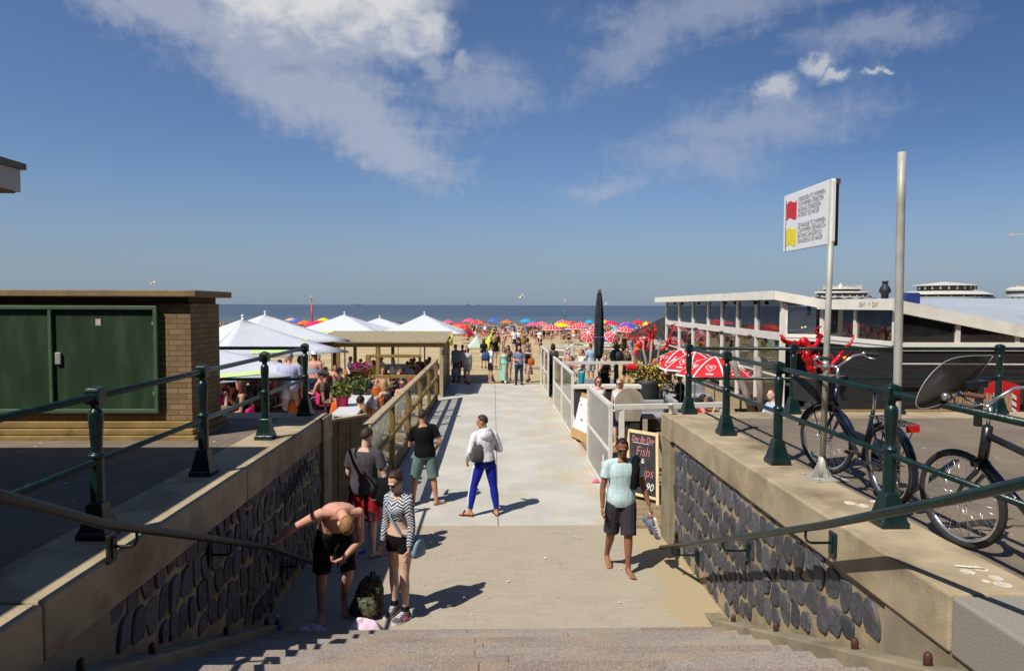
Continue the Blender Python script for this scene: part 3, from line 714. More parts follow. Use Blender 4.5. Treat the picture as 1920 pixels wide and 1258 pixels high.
for k in range(1, 4):
    y = PY0 + k*1.0; mb = MB(); mb.box((PX1 - .03, y - .03, 0), (PX1 + .03, y + .03, zf - .06)); mb.build('mullion', m_woodt, root)
mb = MB(); mb.box((PX1 - .025, PY0 + .062, -.05), (PX1 + .025, PY1 - .062, .748)); mb.build('side_board', m_woodd, root)
mb = MB(); mb.box((PX1 - .006, PY0 + .07, .84), (PX1 + .006, PY1 - .07, zf - .07)); mb.build('side_pane', g_pan, root)
sl = D(831, 663, PY0 - .1); mb = MB(); mb.sph(sl, .07); mb.cyl(sl + V((0, .02, .02)), sl + V((.02, .08, .16)), .05, .09); tag(mb.build('spotlight', mat('black lamp', (.02, .02, .02), .4)), 'small black spotlight on the pergola corner post', 'lamp')

# ================================================================ white glass fences right of the walkway
m_wht = mat('white painted steel', s2l((222, 217, 204)), .45, .06, 5, .1, 30, dirt=s2l((196, 186, 166)), dirts=3)
g_fen = glass('fence glass', (.95, .97, .96), .11, .1, (.7, .71, .68))
def glass_fence(label, x, y0, y1, n, H=1.8, zb=0.0, extra=None):
    root = thing('glass_fence', label, 'fence', (x, y0, zb))
    for k in range(n + 1):
        y = y0 + (y1 - y0)*k/n; mb = MB(); mb.box((x - .035, y - .04, zb - .1), (x + .035, y + .04, zb + H - .07)); mb.build('post', m_wht, root, bevel=.004)
    mb = MB(); mb.box((x - .04, y0 - .045, zb + H - .068), (x + .04, y1 + .045, zb + H)); mb.build('top_rail', m_wht, root, bevel=.005)
    for k in range(n):
        a, b_ = y0 + (y1-y0)*k/n + .042, y0 + (y1-y0)*(k+1)/n - .042
        for z in (.02, H*.48):
            mb = MB(); mb.box((x - .03, a, zb + z), (x + .03, b_, zb + z + .05)); mb.build('cross_rail', m_wht, root)
        for z0, z1 in ((.072, H*.48 - .002), (H*.48 + .052, H - .07)):
            mb = MB(); mb.box((x - .006, a, zb + z0), (x + .006, b_, zb + z1)); mb.build('glass_panel', g_fen, root)
    return root
f1 = glass_fence('nearest white steel and glass fence beside the chalkboard', 2.22, 12.75, 15.75, 1)
glass_fence('middle white steel and glass fence past the menu board', 2.2, 18.8, 24.6, 2)
glass_fence('farthest white steel and glass fence at the walkway end', 2.2, 27.2, 31.2, 2)
m_frost = mat('frosted film', (.75, .76, .74), .6, .1)
mb = MB(); c0 = V((2.205, 13.5, .45))
for k in range(6): mb.ell(c0 + V((0, .12*math.sin(k*1.9), .12*math.cos(k*2.3))), (.003, 0, 0), (0, .09, 0), (0, 0, .14 if k % 2 else .07), 8, 5)
mb.build('frosted_emblem', m_frost, f1)
def bar_fence(label, a, b_, H, zb, posts, lower=None, pw=.09):
    a, b_ = V(a), V(b_); root = thing('white_rail_fence', label, 'fence', a)
    mb = MB(); mb.beam(a + V((0, 0, H - .05)), b_ + V((0, 0, H - .05)), .08, .1); mb.build('top_rail', m_wht, root, bevel=.006)
    for f in posts:
        p = a + (b_ - a)*f; mb = MB(); mb.box((p.x - pw/2, p.y - .035, zb - .1), (p.x + pw/2, p.y + .035, zb + H - .102)); mb.build('post', m_wht, root, bevel=.005)
    if lower:
        mb = MB(); mb.beam(a + V((0, 0, lower)), b_ + V((0, 0, lower)), .06, .07); mb.build('lower_rail', m_wht, root)
    return root
bar_fence('long white rail on posts in front of the right café terrace, behind the paper cup', (2.27, 12.75, 0), (4.55, 13.1, 0), 1.78, 0, (.07, .955, 1.0), pw=.1)
bar_fence('white rail fence behind the tall planter on the right café terrace', (2.25, 22.45, 0), (4.95, 22.45, 0), 1.8, 0, (.98, .93))
bar_fence('white rail fence with a wide post at the far side of the right terrace', (2.25, 31.3, 0), (4.95, 31.3, 0), 1.8, 0, (.5, .96, 1.0), pw=.2)

# ================================================================ boards
m_pine = mat('pale pine frame', s2l((222, 196, 148)), .7, .12, 5, .2, 20, mp=(4, 4, 1)); m_chalk = mat('blackboard', (.028, .028, .03), .75, .3, 3, dirt=(.05, .05, .052), dirts=2)
m_pink = mat('pink chalk', s2l((222, 128, 134)), .9, .12, 40); m_wch = mat('white chalk', s2l((225, 225, 222)), .9, .12, 40)
def aboard(name, label, cat, tl, tr, bl, dist, mface, fw, thick=.03):
    """upright board leaning back: corners given on the picture, distance at its foot"""
    b0 = V(bl); x = (V(tr) - V(tl)); Wd = x.length; x.normalize(); up = (V(tl) - b0); Hd = up.length; up.normalize(); nz_ = x.cross(up)
    root = thing(name, label, cat, b0 + x*Wd/2)
    P = lambda a, h, o=0: b0 + x*a + up*h + nz_*o
    def slab(a0, a1, h0, h1, o0, o1, nm, mt, par, bev=0):
        m_ = MB(); m_.prism([P(a0, h0, o0), P(a1, h0, o0), P(a1, h1, o0), P(a0, h1, o0)], nz_*(o1 - o0)); return m_.build(nm, mt, par, bevel=bev)
    return root, P, slab, x, up, nz_, Wd, Hd
bl = G(1176, 938, 0); bl = V((bl.x, bl.y, 0)); tl0 = D(1176, 803, bl.y + .28)
br_ = G(1236, 953, 0); tr0 = V((br_.x, br_.y, 0)) + (tl0 - bl)
root, P, slab, x, up, nz_, Wd, Hd = aboard('chalkboard_sign', 'wooden chalkboard offering fish and chips, standing at the right wall end', 'chalkboard', tl0, tr0, bl, 12, m_chalk, .06)
hb = .18
slab(.058, Wd - .058, hb, Hd - .058, -.012, .004, 'blackboard', m_chalk, root)
for a in ((0, .06, -.02, Hd), (Wd - .06, Wd, -.02, Hd), (.0605, Wd - .0605, Hd - .062, Hd - .001), (.0605, Wd - .0605, hb - .05, hb)):
    slab(*a, -.018, .014, 'frame_bar', m_pine, root, .003)
bk = P(0, Hd - .02, -.02); 
mb = MB(); mb.beam(P(.03, Hd - .03, -.03), V((bl.x, bl.y, 0)) + V(P(.03, 0)) - bl - nz_*.62*V((1, 1, 0)).length/1.414, .03, .05)
mb.beam(P(Wd - .03, Hd - .03, -.03), P(Wd - .03, 0) - nz_*.6, .03, .05); mb.build('rear_leg', m_pine, root)
tx = lambda s_, sz, mt, a, h, **k: text('chalk_writing', s_, sz, mt, root, P(a, h, .0055), x, up, offset=(-.004 if sz > .2 else 0), **k)
S = Hd - hb
tx('Day By Day', .15, m_pink, Wd/2, hb + S*.82, sx=.70, shear=.15, align='CENTER'); tx('Fish', .25, m_pink, Wd/2, hb + S*.60, sx=.8, shear=.1, align='CENTER')
tx('&', .13, m_wch, Wd/2, hb + S*.485, align='CENTER'); tx('Chips', .25, m_pink, Wd/2, hb + S*.285, sx=.8, shear=.1, align='CENTER'); tx('€ 9.90', .19, m_wch, Wd/2, hb + S*.08, sx=.9, shear=.15, align='CENTER')
slab(.13, Wd - .2, hb + S*.795, hb + S*.803, .0045, .0065, 'chalk_line', m_wch, root)
# menu board
b0 = G(1072, 818, .05); b1 = G(1098, 831, .05); tlm = D(1083, 733, b0.y + .3); trm = tlm + (b1 - b0)*1.05
root, P, slab, x, up, nz_, Wd, Hd = aboard('menu_board', 'leaning timber menu board with a white poster between two glass fences', 'menu board', tlm, trm, b0, 17, m_pine, .05)
m_oak = mat('oiled wood board', s2l((188, 150, 96)), .7, .2, 5, .2, 20, mp=(4, 4, 1))
slab(-.1, Wd + .1, 0, Hd, -.03, 0, 'board', m_oak, root, .004); slab(-.02, Wd + .02, Hd*.2, Hd*.9, .002, .006, 'poster', mat('white poster', (.8, .8, .79), .6, .03), root)
for k, (a, h, ww, mm) in enumerate(((.1, .8, .3, 'b'), (.12, .62, .05, 'b'), (.5, .6, .06, 'r'), (.1, .45, .09, 'b'), (.45, .4, .22, 'b'), (.3, .72, .2, 'b'))):
    slab(Wd*a, Wd*a + ww*.7, Hd*h, Hd*h + .03 + .03*(k % 3 == 1), .0065, .0075, 'print_mark', m_grlet if mm == 'b' else m_red, root)
mb = MB(); mb.beam(P(.05, Hd - .05, -.05), P(.05, 0) - nz_*.7, .03, .05); mb.beam(P(Wd - .05, Hd - .05, -.05), P(Wd - .05, 0) - nz_*.7, .03, .05); mb.build('rear_leg', m_oak, root)
# ================================================================ parasols
m_canv = mat('white canvas', (.62, .635, .67), .85, .04, 4, .2, 10, spec=.2)
m_lime = mat('lime print', s2l((206, 232, 150)), .85, .05, 6)
m_alu = mat('white pole', (.72, .72, .7), .4, .05, 5)
def big_parasol(label, u, v, y, half, zedge, rot, group='white café parasols'):
    p = D(u, v, y); zg = .3 if y < 24 else 0
    root = thing('café_parasol'.replace('é', 'e'), label, 'parasol', (p.x, p.y, zg), 0, group)
    h = p.z - zedge
    mb = MB(); cor = [V((p.x + half*math.sqrt(2)*math.cos(rot + PI/4 + k*PI/2), p.y + half*math.sqrt(2)*math.sin(rot + PI/4 + k*PI/2), zedge)) for k in range(4)]
    top = V(p)
    for k in range(4):                                     # each panel sags slightly between the ribs
        a, b_ = cor[k], cor[(k+1) % 4]
        def fn(s_, t_, a=a, b_=b_):
            q = top.lerp(a.lerp(b_, s_), t_); q.z -= .05*math.sin(PI*t_) + .05*math.sin(PI*s_)*t_
            return q
        mb.grid(fn, 8, 6)
    cv = mb.build('canopy', m_canv, root, fix=False); cv.modifiers.new('s', 'SOLIDIFY').thickness = .012
    for k in range(4):
        a, b_ = cor[k], cor[(k+1) % 4]; mb = MB()
        def q2(s_, t_, o=.03):
            q = top.lerp(a.lerp(b_, s_), t_); q.z -= .05*math.sin(PI*t_) + .05*math.sin(PI*s_)*t_ - o; return q
        mb.grid(lambda s_, t_: q2(.3 + .4*s_, .80 + .10*t_), 6, 1); mb.build('printed_band', m_lime, root, fix=False)
    mb = MB(); mb.cyl((p.x, p.y, zg), (p.x, p.y, p.z + .08), .035); mb.sph((p.x, p.y, p.z + .1), .05); mb.build('pole', m_alu, root)
    mb = MB()
    for c_ in cor: mb.beam((p.x, p.y, zedge + .15), c_ + V((0, 0, -.03)), .03, .03)
    mb.build('ribs', m_alu, root)
    return root
big_parasol('white square parasol with lime print, largest one, beside the brick cabinet', 455, 599, 20.5, 2.2, 2.24, R(47))
big_parasol('white square parasol peeking above the largest one, behind it', 497, 590, 26, 2.35, 2.3, R(38))
big_parasol('white square parasol above the left part of the pergola', 646, 590, 33.2, 2.3, 2.33, R(2))
big_parasol('white square parasol above the right part of the pergola, nearest the walkway', 796, 590, 33.2, 2.05, 2.33, R(2))
big_parasol('white square parasol mostly hidden behind the brick cabinet, lowest canvas', 352, 640, 16.4, 2.3, 2.02, R(50))
big_parasol('white parasol half hidden between the two pergola parasols', 712, 596, 41, 2.3, 2.15, R(10))
# closed black parasol
p = D(1124, 547, 24.5); p0 = V((p.x, p.y, 0))
m_black = mat('black canvas', (.022, .022, .026), .9, .4, 5, .5, 12)
root = thing('closed_parasol', 'tall closed black parasol tied up beside the white rail fence', 'parasol', p0)
zb_ = D(1124, 672, 24.5).z
rings = []
for k, (f, r) in enumerate(((0, .04), (.03, .07), (.15, .105), (.4, .14), (.62, .16), (.68, .142), (.74, .165), (.9, .15), (1, .09))):
    z = p.z - (p.z - zb_)*f
    rings.append([V((p.x + r*(1 + .16*math.cos(6*a + f*3))*math.cos(a), p.y + r*(1 + .16*math.cos(6*a + f*3))*math.sin(a), z)) for a in [2*PI*j/36 for j in range(36)]])
mb = MB(); mb.loft(rings); mb.build('folded_canvas', m_black, root)
mb = MB(); z = p.z - (p.z - zb_)*.68; mb.torus((p.x, p.y, z), (0, 0, 1), .155, .014, 24, 6); mb.build('tie_strap', mat('grey strap', (.2, .2, .21), .8), root)
mb = MB(); mb.cyl((p.x, p.y, 0), (p.x, p.y, p.z + .04), .04); mb.sph((p.x, p.y, p.z + .05), .06); mb.build('pole', mat('dark pole', (.16, .12, .1), .5), root)

# red and white ice cream parasols
m_rc = mat('red canvas', s2l((214, 22, 30)), .75, .06, 6); m_wc = mat('white stripe', (.78, .77, .76), .8, .05, 6)
CAN = {}
def canopy_parts(cols, rad, hgt, n=8, logo=False, rib=False):
    """local canopy with its apex at the origin"""
    mb = MB()
    for k in range(n):
        a0, a1 = 2*PI*k/n, 2*PI*(k+1)/n
        def fn(s_, t_, a0=a0, a1=a1):
            e0 = V((math.cos(a0), math.sin(a0), 0)); e1 = V((math.cos(a1), math.sin(a1), 0))
            d = e0.lerp(e1, s_); q = d*rad*t_; q.z = -hgt*(t_**1.7); return q
        mb.grid(fn, 3, 5, k % len(cols))
    if rib:
        for k in range(n):
            a0 = 2*PI*k/n
            for i in range(5):
                q = lambda t_: V((math.cos(a0)*rad*t_, math.sin(a0)*rad*t_, -hgt*(t_**1.7) + .012))
                tdir = V((-math.sin(a0), math.cos(a0), 0))*.022
                mb.quad(q(i/5) - tdir, q((i+1)/5) - tdir, q((i+1)/5) + tdir, q(i/5) + tdir, len(cols))
            a1 = 2*PI*(k+1)/n
            e0 = V((math.cos(a0), math.sin(a0), 0))*rad; e1 = V((math.cos(a1), math.sin(a1), 0))*rad
            z = V((0, 0, -hgt + .004)); mb.quad(e0*1.005 + z, e1*1.005 + z, e1*.97 + z + V((0, 0, hgt*.07)), e0*.97 + z + V((0, 0, hgt*.07)), len(cols))
    if logo:
        for k in range(n):                                  # small white swirl heart on each panel
            am = 2*PI*(k + .5)/n; c_ = math.cos(PI/n)
            er = V((math.cos(am), math.sin(am), 0)); et = V((-math.sin(am), math.cos(am), 0))
            def onp(x, r_): t_ = r_/(rad*c_); q = er*r_ + et*x; q.z = -hgt*(t_**1.7) + .016; return q
            sc_ = rad*.115; pts = []
            for i in range(21):
                a = 2*PI*i/20; hx = 16*math.sin(a)**3/16; hy = (13*math.cos(a) - 5*math.cos(2*a) - 2*math.cos(3*a) - math.cos(4*a))/16
                pts.append(onp(hx*sc_, rad*.62 - hy*sc_))
            mb.tube(pts, rad*.010, 5, len(cols), caps=False)
            mb.tube([onp(x*sc_, rad*.62 - y*sc_) for x, y in ((-.35, .1), (0, .35), (.35, .1), (.1, -.2), (-.1, 0))], rad*.011, 5, len(cols), caps=False)
            mb.quad(onp(-sc_*.8, rad*.79), onp(sc_*.8, rad*.79), onp(sc_*.8, rad*.82), onp(-sc_*.8, rad*.82), len(cols))
    return mb
def parasol(name, label, p, cols, rad, hgt, zg, tilt=(0, 0), group=None, logo=False, rib=False, key=None, rz=0):
    root = thing(name, label, 'parasol', (p[0], p[1], zg), 0, group)
    if key not in CAN: CAN[key] = canopy_parts(cols, rad, hgt, 8, logo, rib).mesh('canopy'); [CAN[key].materials.append(m_) for m_ in cols + ([m_wc] if (logo or rib) else [])]
    o = bpy.data.objects.new('canopy', CAN[key]); COL.objects.link(o); o.parent = root
    o.location = (0, 0, p[2] - zg); o.rotation_euler = (tilt[0], tilt[1], rz)
    mb = MB(); top = V((0, 0, p[2] - zg)); ax = Matrix.Rotation(tilt[1], 3, 'Y') @ Matrix.Rotation(tilt[0], 3, 'X') @ V((0, 0, 1))
    mb.tube([top + ax*.06, top - ax*(hgt + .25), V((top.x*.3 - ax.x*(hgt + .25), -ax.y*(hgt+.25), .0))], .018, 8); mb.build('pole', m_alu, root, world=False)
    return root
for k, (u, v, y, lb) in enumerate(((1277, 656, 21.5, 'leftmost'), (1304, 661, 20.0, 'middle'), (1341, 670, 18.4, 'rightmost'))):
    parasol('red_parasol', lb + ' of three red parasols with white hearts overlapping behind the green railing', D(u, v, y), [m_rc], 1.08, .5, .15, (0, 0), 'red parasols with white hearts', True, True, 'heart', .35*k)

# ================================================================ pavilion on the right
m_cream = mat('cream painted fascia', s2l((232, 228, 214)), .55, .05, 2, dirt=s2l((214, 206, 188)), dirts=1.5, dlim=(.5, .8))
m_greyw = mat('pale grey window frame', s2l((222, 214, 206)), .55, .08, 4)
m_dark = mat('black stained boards', (.012, .011, .012), .75, .5, 3, .5, 3, mp=(.2, .2, 7), bdist=.03)
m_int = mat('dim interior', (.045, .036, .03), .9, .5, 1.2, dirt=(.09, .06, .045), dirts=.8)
g_win = glass('pavilion window', (.62, .60, .58), .06, .02)
m_met = mat('white corrugated roof', s2l((176, 182, 186)), .5, .06, 2, metal=.0, dirt=s2l((150, 157, 162)), dirts=.6)
root = thing('beach_pavilion', 'cream roofed glass beach pavilion with black boarded wing, right of the terrace', 'pavilion', (11, 22, 0))
n0, n1 = V((9.34, 22.6, 0)), V((10.2, 43.0, 0))
ZR = 4.16; FH = .3
e = (n1 - n0).normalized()
# main roof over the glass hall: eave along n0-n1, gable falling to the right
ga = D(1545, 563, 22.0); ga.z = 3.87
mb = MB()
mb.prism([n0 + V((0, 0, ZR - FH)), n1 + V((0, 0, ZR - FH)), n1 + V((0, 0, ZR)), n0 + V((0, 0, ZR))], V((.06, 0, 0))); mb.build('fascia', m_cream, root)
gb = V((ga.x, ga.y, 0))
mb = MB(); mb.prism([n0 + V((.062, 0, ZR - FH)), gb + V((0, 0, ga.z - FH)), gb + V((0, 0, ga.z)), n0 + V((.062, 0, ZR))], V((0, .06, 0))); mb.build('fascia', m_cream, root)
mb = MB(); rp = [n0 + V((.07, .07, 0)), gb + V((0, .07, 0)), V((gb.x + .9, 43, 0)), n1 + V((.07, -.01, 0))]; zz = [ZR, ga.z, ga.z, ZR]
mb.add([p_ + V((0, 0, z - .02)) for p_, z in zip(rp, zz)] + [p_ + V((0, 0, z - .2)) for p_, z in zip(rp, zz)], [(0,1,2,3), (7,6,5,4), (0,4,5,1), (1,5,6,2), (2,6,7,3), (3,7,4,0)]); mb.build('roof', m_cream, root)
# lower flat part with the name on it
q0, q1 = V((10.52, 21.95, 0)), V((10.62, 17.95, 0))
zq = 3.86
mb = MB(); mb.prism([q0 + V((0, 0, zq - .31)), q1 + V((0, 0, zq - .31)), q1 + V((0, 0, zq)), q0 + V((0, 0, zq))], V((.06, 0, 0))); fs = mb.build('fascia', m_cream, root)
nd = (q1 - q0).normalized(); 
text('lettering', 'DAY', .21, mat('grey brown lettering', s2l((112, 100, 90)), .7, .1), fs, q0 + nd*2.45 + V((-.004, 0, zq - .235)), nd, (0, 0, 1), sx=.72, shear=.12)
text('lettering', 'BY', .1, CACHE['grey brown lettering'], fs, q0 + nd*2.93 + V((-.004, 0, zq - .17)), nd, (0, 0, 1), sx=.7, shear=.12)
text('lettering', 'DAY', .21, CACHE['grey brown lettering'], fs, q0 + nd*3.1 + V((-.004, 0, zq - .235)), nd, (0, 0, 1), sx=.72, shear=.12)
# gable of the right wing falling to the right
w0 = V((10.62, 17.95, 0)); w1 = V((18.5, 18.14, 0))
za, zb_ = zq - .02, 3.86 - (18.5 - 10.62)*.19
mb = MB(); mb.prism([w0 + V((.062, 0, za - .33)), w1 + V((0, 0, zb_ - .33)), w1 + V((0, 0, zb_)), w0 + V((.062, 0, za))], V((0, .06, 0))); mb.build('fascia', m_cream, root)
mb = MB()
mb.add([w0 + V((.07, .065, za - .05)), w1 + V((0, .065, zb_ - .05)), V((22, 22, 3.0)), V((11.0, 22, 3.6))], [(0, 1, 2, 3)])
NW = 46                                                    # corrugated sheet: a real ripple across the slope
def rf(s_, t_):
    a = (w0 + V((.07, .062, za))).lerp(w1 + V((0, .062, zb_)), s_); c_ = V((11.9, 36, 4.06)).lerp(V((40, 36, 4.1)), s_)
    q = a.lerp(c_, t_); q.z += .025*math.sin(t_*NW*PI) + .08*math.sin(PI*t_); return q
mb.grid(rf, 6, NW*2); mb.build('metal_roof', m_met, root, fix=False)
# glazed front towards the terrace: frames, upper panes, lower panes
wa, wb = V((9.75, 22.75, 0)), V((10.72, 42.0, 0))
we = (wb - wa); L = we.length; we.normalize()
def wp(s_, z): return wa + we*s_ + V((0, 0, z))
zs, zt_ = 2.62, ZR - FH - .01
mb = MB()
ps = [0, 2.55, 4.85, 7.1, 9.4, 12.4, 15.6, 19.2]
for i, s_ in enumerate(ps): mb.beam(wp(s_, 0), wp(s_, zt_), .16 if i % 2 else .2, .12, up=(1, 0, 0))
mb.build('post', m_greyw, root) if False else None
for i, s_ in enumerate(ps):
    mb = MB(); mb.beam(wp(s_, 0), wp(s_, zt_), .18, .14, up=(1, 0, 0)); mb.build('post', m_cream if i == 0 else m_greyw, root)
mb = MB(); mb.beam(wp(.1, zs), wp(L, zs), .16, .26); mb.build('transom', m_greyw, root)
for i in range(len(ps) - 1):
    a, b_ = ps[i] + .1, ps[i+1] - .1
    mb = MB(); mb.prism([wp(a, zs + .135), wp(b_, zs + .135), wp(b_, zt_), wp(a, zt_)], V((.012, 0, 0))); mb.build('upper_pane', g_win, root)
    mb = MB(); mb.prism([wp(a, .25), wp(b_, .25), wp(b_, zs - .135), wp(a, zs - .135)], V((.012, 0, 0))); mb.build('lower_pane', g_win, root)
    mb = MB(); mb.beam(wp(a, 1.25), wp(b_, 1.25), .06, .06); mb.build('glazing_bar', m_greyw, root)
# little lamps and heaters under the eave
m_lamp = mat('black lamp', (.02, .02, .02), .4)
for i, s_ in enumerate((2.2, 6.0, 10.5, 16)):
    q = wp(s_, zt_ - .02) + V((-.2, 0, 0)); mb = MB(); mb.sph(q - V((0, 0, .06)), .07); mb.cyl(q, q - V((.05, 0, .12)), .05, .07); mb.build('eave_lamp', m_lamp, root)
    q = wp(s_ + .6, zs - .1) + V((-.14, 0, 0)); mb = MB(); mb.cyl(q, q - V((.12, 0, .06)), .06, .09); mb.build('eave_lamp', m_lamp, root)
# stepped front: gable end panes, name-side panes, right wing panes
def glazed(a, b_, z0, ztop0, ztop1, n, mp_=m_greyw):
    a, b_ = V(a), V(b_); d = b_ - a; nrm_ = V((-d.y, d.x, 0)).normalized()
    for k in range(n + 1):
        f = k/n; zt2 = ztop0 + (ztop1 - ztop0)*f; p_ = a + d*f
        if zt2 - z0 > .08: mb = MB(); mb.beam(p_ + V((0, 0, z0 + .06)), p_ + V((0, 0, zt2)), .12, .1, up=nrm_); mb.build('post', mp_, root)
    mb = MB(); mb.beam(a + V((0, 0, z0)), b_ + V((0, 0, z0)), .14, .12); mb.build('sill', m_cream, root)
    mb = MB(); mb.beam(a + V((0, 0, z0 - .12)), b_ + V((0, 0, z0 - .12)), .1, .1); mb.build('sill', m_greyw, root)
    for k in range(n):
        f0, f1_ = (k + .04)/n, (k + .96)/n
        P0, P1 = a + d*f0, a + d*f1_
        mb = MB(); mb.prism([P0 + V((0, 0, z0 + .06)), P1 + V((0, 0, z0 + .06)), P1 + V((0, 0, max(z0 + .065, ztop0 + (ztop1-ztop0)*f1_))), P0 + V((0, 0, ztop0 + (ztop1-ztop0)*f0))], nrm_*.012); mb.build('pane', g_win, root)
glazed((9.84, 22.7, 0), (10.75, 22.05, 0), 2.66, 3.72, 3.56, 1)
glazed((10.75, 21.95, 0), (10.85, 18.15, 0), 2.64, 3.55, 3.55, 2)
glazed((10.88, 18.1, 0), (15.9, 18.2, 0), 2.62, 3.46, 2.56, 3)
# black boarded walls
mb = MB(); mb.prism([(10.86, 18.12, .1), (17, 18.24, .1), (17, 18.24, 2.45), (10.86, 18.12, 2.45)], V((0, .1, 0))); mb.build('boarded_wall', m_dark, root)
mb = MB()
for k in range(15): mb.prism([(10.87, 18.12 - .002, .2 + .15*k), (17, 18.24 - .002, .2 + .15*k), (17, 18.21, .19 + .15*k), (10.87, 18.09, .19 + .15*k)], V((0, 0, .14)))
mb.build('board_laps', m_dark, root)
mb = MB(); mb.prism([(10.74, 21.95, .1), (10.84, 18.2, .1), (10.84, 18.2, 2.45), (10.74, 21.95, 2.45)], V((.1, 0, 0))); mb.build('boarded_wall', m_dark, root)
mb = MB(); mb.prism([(13.2, 18.08, 1.0), (14.4, 18.1, 1.0), (14.4, 18.1, 1.75), (13.2, 18.08, 1.75)], V((0, -.03, 0))); mb.build('menu_case', mat('brown case', (.035, .028, .02), .5), root)
mb = MB(); mb.beam((10.6, 17.7, 2.14), (14.9, 17.75, 2.12), .05, .03); mb.build('awning_bar', m_greyw, root)
# interior: dark floor and walls added so the lower panes look dark inside
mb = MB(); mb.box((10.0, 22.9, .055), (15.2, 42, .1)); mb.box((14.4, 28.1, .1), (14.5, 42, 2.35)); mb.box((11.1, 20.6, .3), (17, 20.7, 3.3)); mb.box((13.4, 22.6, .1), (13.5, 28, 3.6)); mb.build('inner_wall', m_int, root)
for i in range(7):
    q = V((11.6, 25 + 2.2*i, 0)); mb = MB(); mb.cbox(q + V((0, 0, .8)), (.8, .8, .05)); mb.cyl(q, q + V((0, 0, .78)), .05); mb.build('inner_table', m_wood, root)
m_bulb = bpy.data.materials.new('warm bulb'); m_bulb.use_nodes = True; bb = m_bulb.node_tree.nodes['Principled BSDF']; bb.inputs['Emission Color'].default_value = (1, .8, .5, 1); bb.inputs['Emission Strength'].default_value = 3
for u, v in ((1504, 614), (1510, 613)):
    q = D(u, v, 23.6); mb = MB(); mb.sph(q, .035); mb.build('bulb', m_bulb, root)

q = D(1659, 558, 19.5); mb = MB(); z1 = D(1659, 527, 19.5).z
mb.lathe([(.1, q.z - .3), (.1, q.z + .1), (.16, q.z + .17), (.15, q.z + .24), (.1, q.z + .34), (.075, q.z + .36), (.075, z1 - .05), (.09, z1 - .04), (.09, z1)], (q.x, q.y, 0), 14); mb.build('flue_pipe', mat('sooty flue', (.018, .018, .02), .6, .3), root)
q = D(1701, 565, 24); mb = MB(); mb.box((q.x - .25, q.y - .3, q.z - .6), (q.x + .3, q.y + .3, D(1701, 549, 24).z)); mb.build('blue_roof_box', mat('blue plastic', s2l((40, 52, 110)), .5), root, bevel=.05)

# ================================================================ the pier far out at sea
m_pier = mat('pier concrete', s2l((196, 188, 172)), .85, .08, .2); m_pierd = mat('pier shadowed glass', s2l((84, 86, 88)), .6, .2, .3)  # one dark grey serves the glass rings, drums and piles
def pier_pavilion(label, u0, u1, tiers, y=300, spire=None):
    uc = (u0 + u1)/2; c_ = D(uc, 572, y); R_ = (D(u1, 572, y).x - D(u0, 572, y).x)/2
    zpx = lambda v: D(uc, v, y).z
    root = thing('pier_pavilion', label, 'pier building', (c_.x, y, -1))
    for (nm, f0, f1_, va, vb, mt) in tiers:
        mb = MB(); mb.lathe([(R_*f0, zpx(va)), (R_*f1_, zpx(vb))], (c_.x, y, 0), 32, sm=False); mb.build(nm, mt, root)
    for (f, va, vb) in ((.93, 566, 554), (.63, 543, 535)):
        for k in range(24):
            a = 2*PI*k/24 + .07; q = V((c_.x + R_*f*math.cos(a), y + R_*f*math.sin(a), 0))
            if q.y > y + 2: continue
            mb = MB(); mb.beam(q + V((0, 0, zpx(va))), q + V((0, 0, zpx(vb))), .5, .5); mb.build('column', m_pier, root)
    mb = MB(); mb.cyl((c_.x, y, -1), (c_.x, y, zpx(563)), R_*.4, n=16); mb.build('drum', m_pierd, root)
    if spire:
        mb = MB(); q = D(spire, 552, y); mb.tube([(q.x, y - R_*.3, q.z), (q.x, y - R_*.3, q.z + 2), (q.x, y - R_*.3, D(spire, 531, y).z)], [3.2, 2.2, .1], 12); mb.build('glass_cone', m_pier, root)
    return root
pier_pavilion('pale round two storey pier pavilion between the sign post and the bare steel pole', 1528, 1628, [('deck', 1, 1, 560, 556, m_pier), ('glass_ring', .85, .85, 556, 550, m_pierd), ('deck', .95, .92, 549.9, 547, m_pier), ('glass_ring', .6, .6, 546.9, 543, m_pierd), ('roof', .78, .3, 543, 538, m_pier)], 330, 1568)
pier_pavilion('largest pale round pier pavilion with stacked rings and shallow roof, right of the bare pole', 1692, 1848, [('deck', .95, .97, 571, 566, m_pier), ('glass_ring', .86, .86, 566, 562, m_pierd), ('deck', .98, 1, 561.9, 557, m_pier), ('glass_ring', .88, .88, 556.9, 553, m_pierd), ('deck', 1, .75, 552.9, 546.5, m_pier), ('glass_ring', .56, .56, 546, 536.5, m_pierd), ('roof', .68, .66, 536.4, 535, m_pier), ('roof', .66, .04, 534.9, 528.5, m_pier)], 300)
pier_pavilion('round pier building cut by the right edge of the picture', 1892, 1990, [('deck', 1, 1, 557, 552, m_pier), ('glass_ring', .9, .9, 551.9, 546, m_pierd), ('deck', .95, .95, 545.9, 543, m_pier), ('roof', .95, .8, 542.9, 538.5, m_pier)], 320)
q0, q1 = D(1500, 561, 335), D(1990, 561, 335)
mb = MB(); mb.box((q0.x, 335, q0.z - 2), (q1.x + 200, 341, q0.z)); root = thing('pier', 'long pier deck on piles joining the round pavilions', 'pier', (q0.x, 338, -1)); mb.build('deck', m_pier, root)
for k in range(14):
    x = q0.x + 6 + k*11; mb = MB(); mb.cyl((x, 338, -2), (x, 338, q0.z - 2), .9); mb.build('pile', m_pierd, root)
qa, qb = D(1893, 440.5, 325), D(1960, 438, 325)
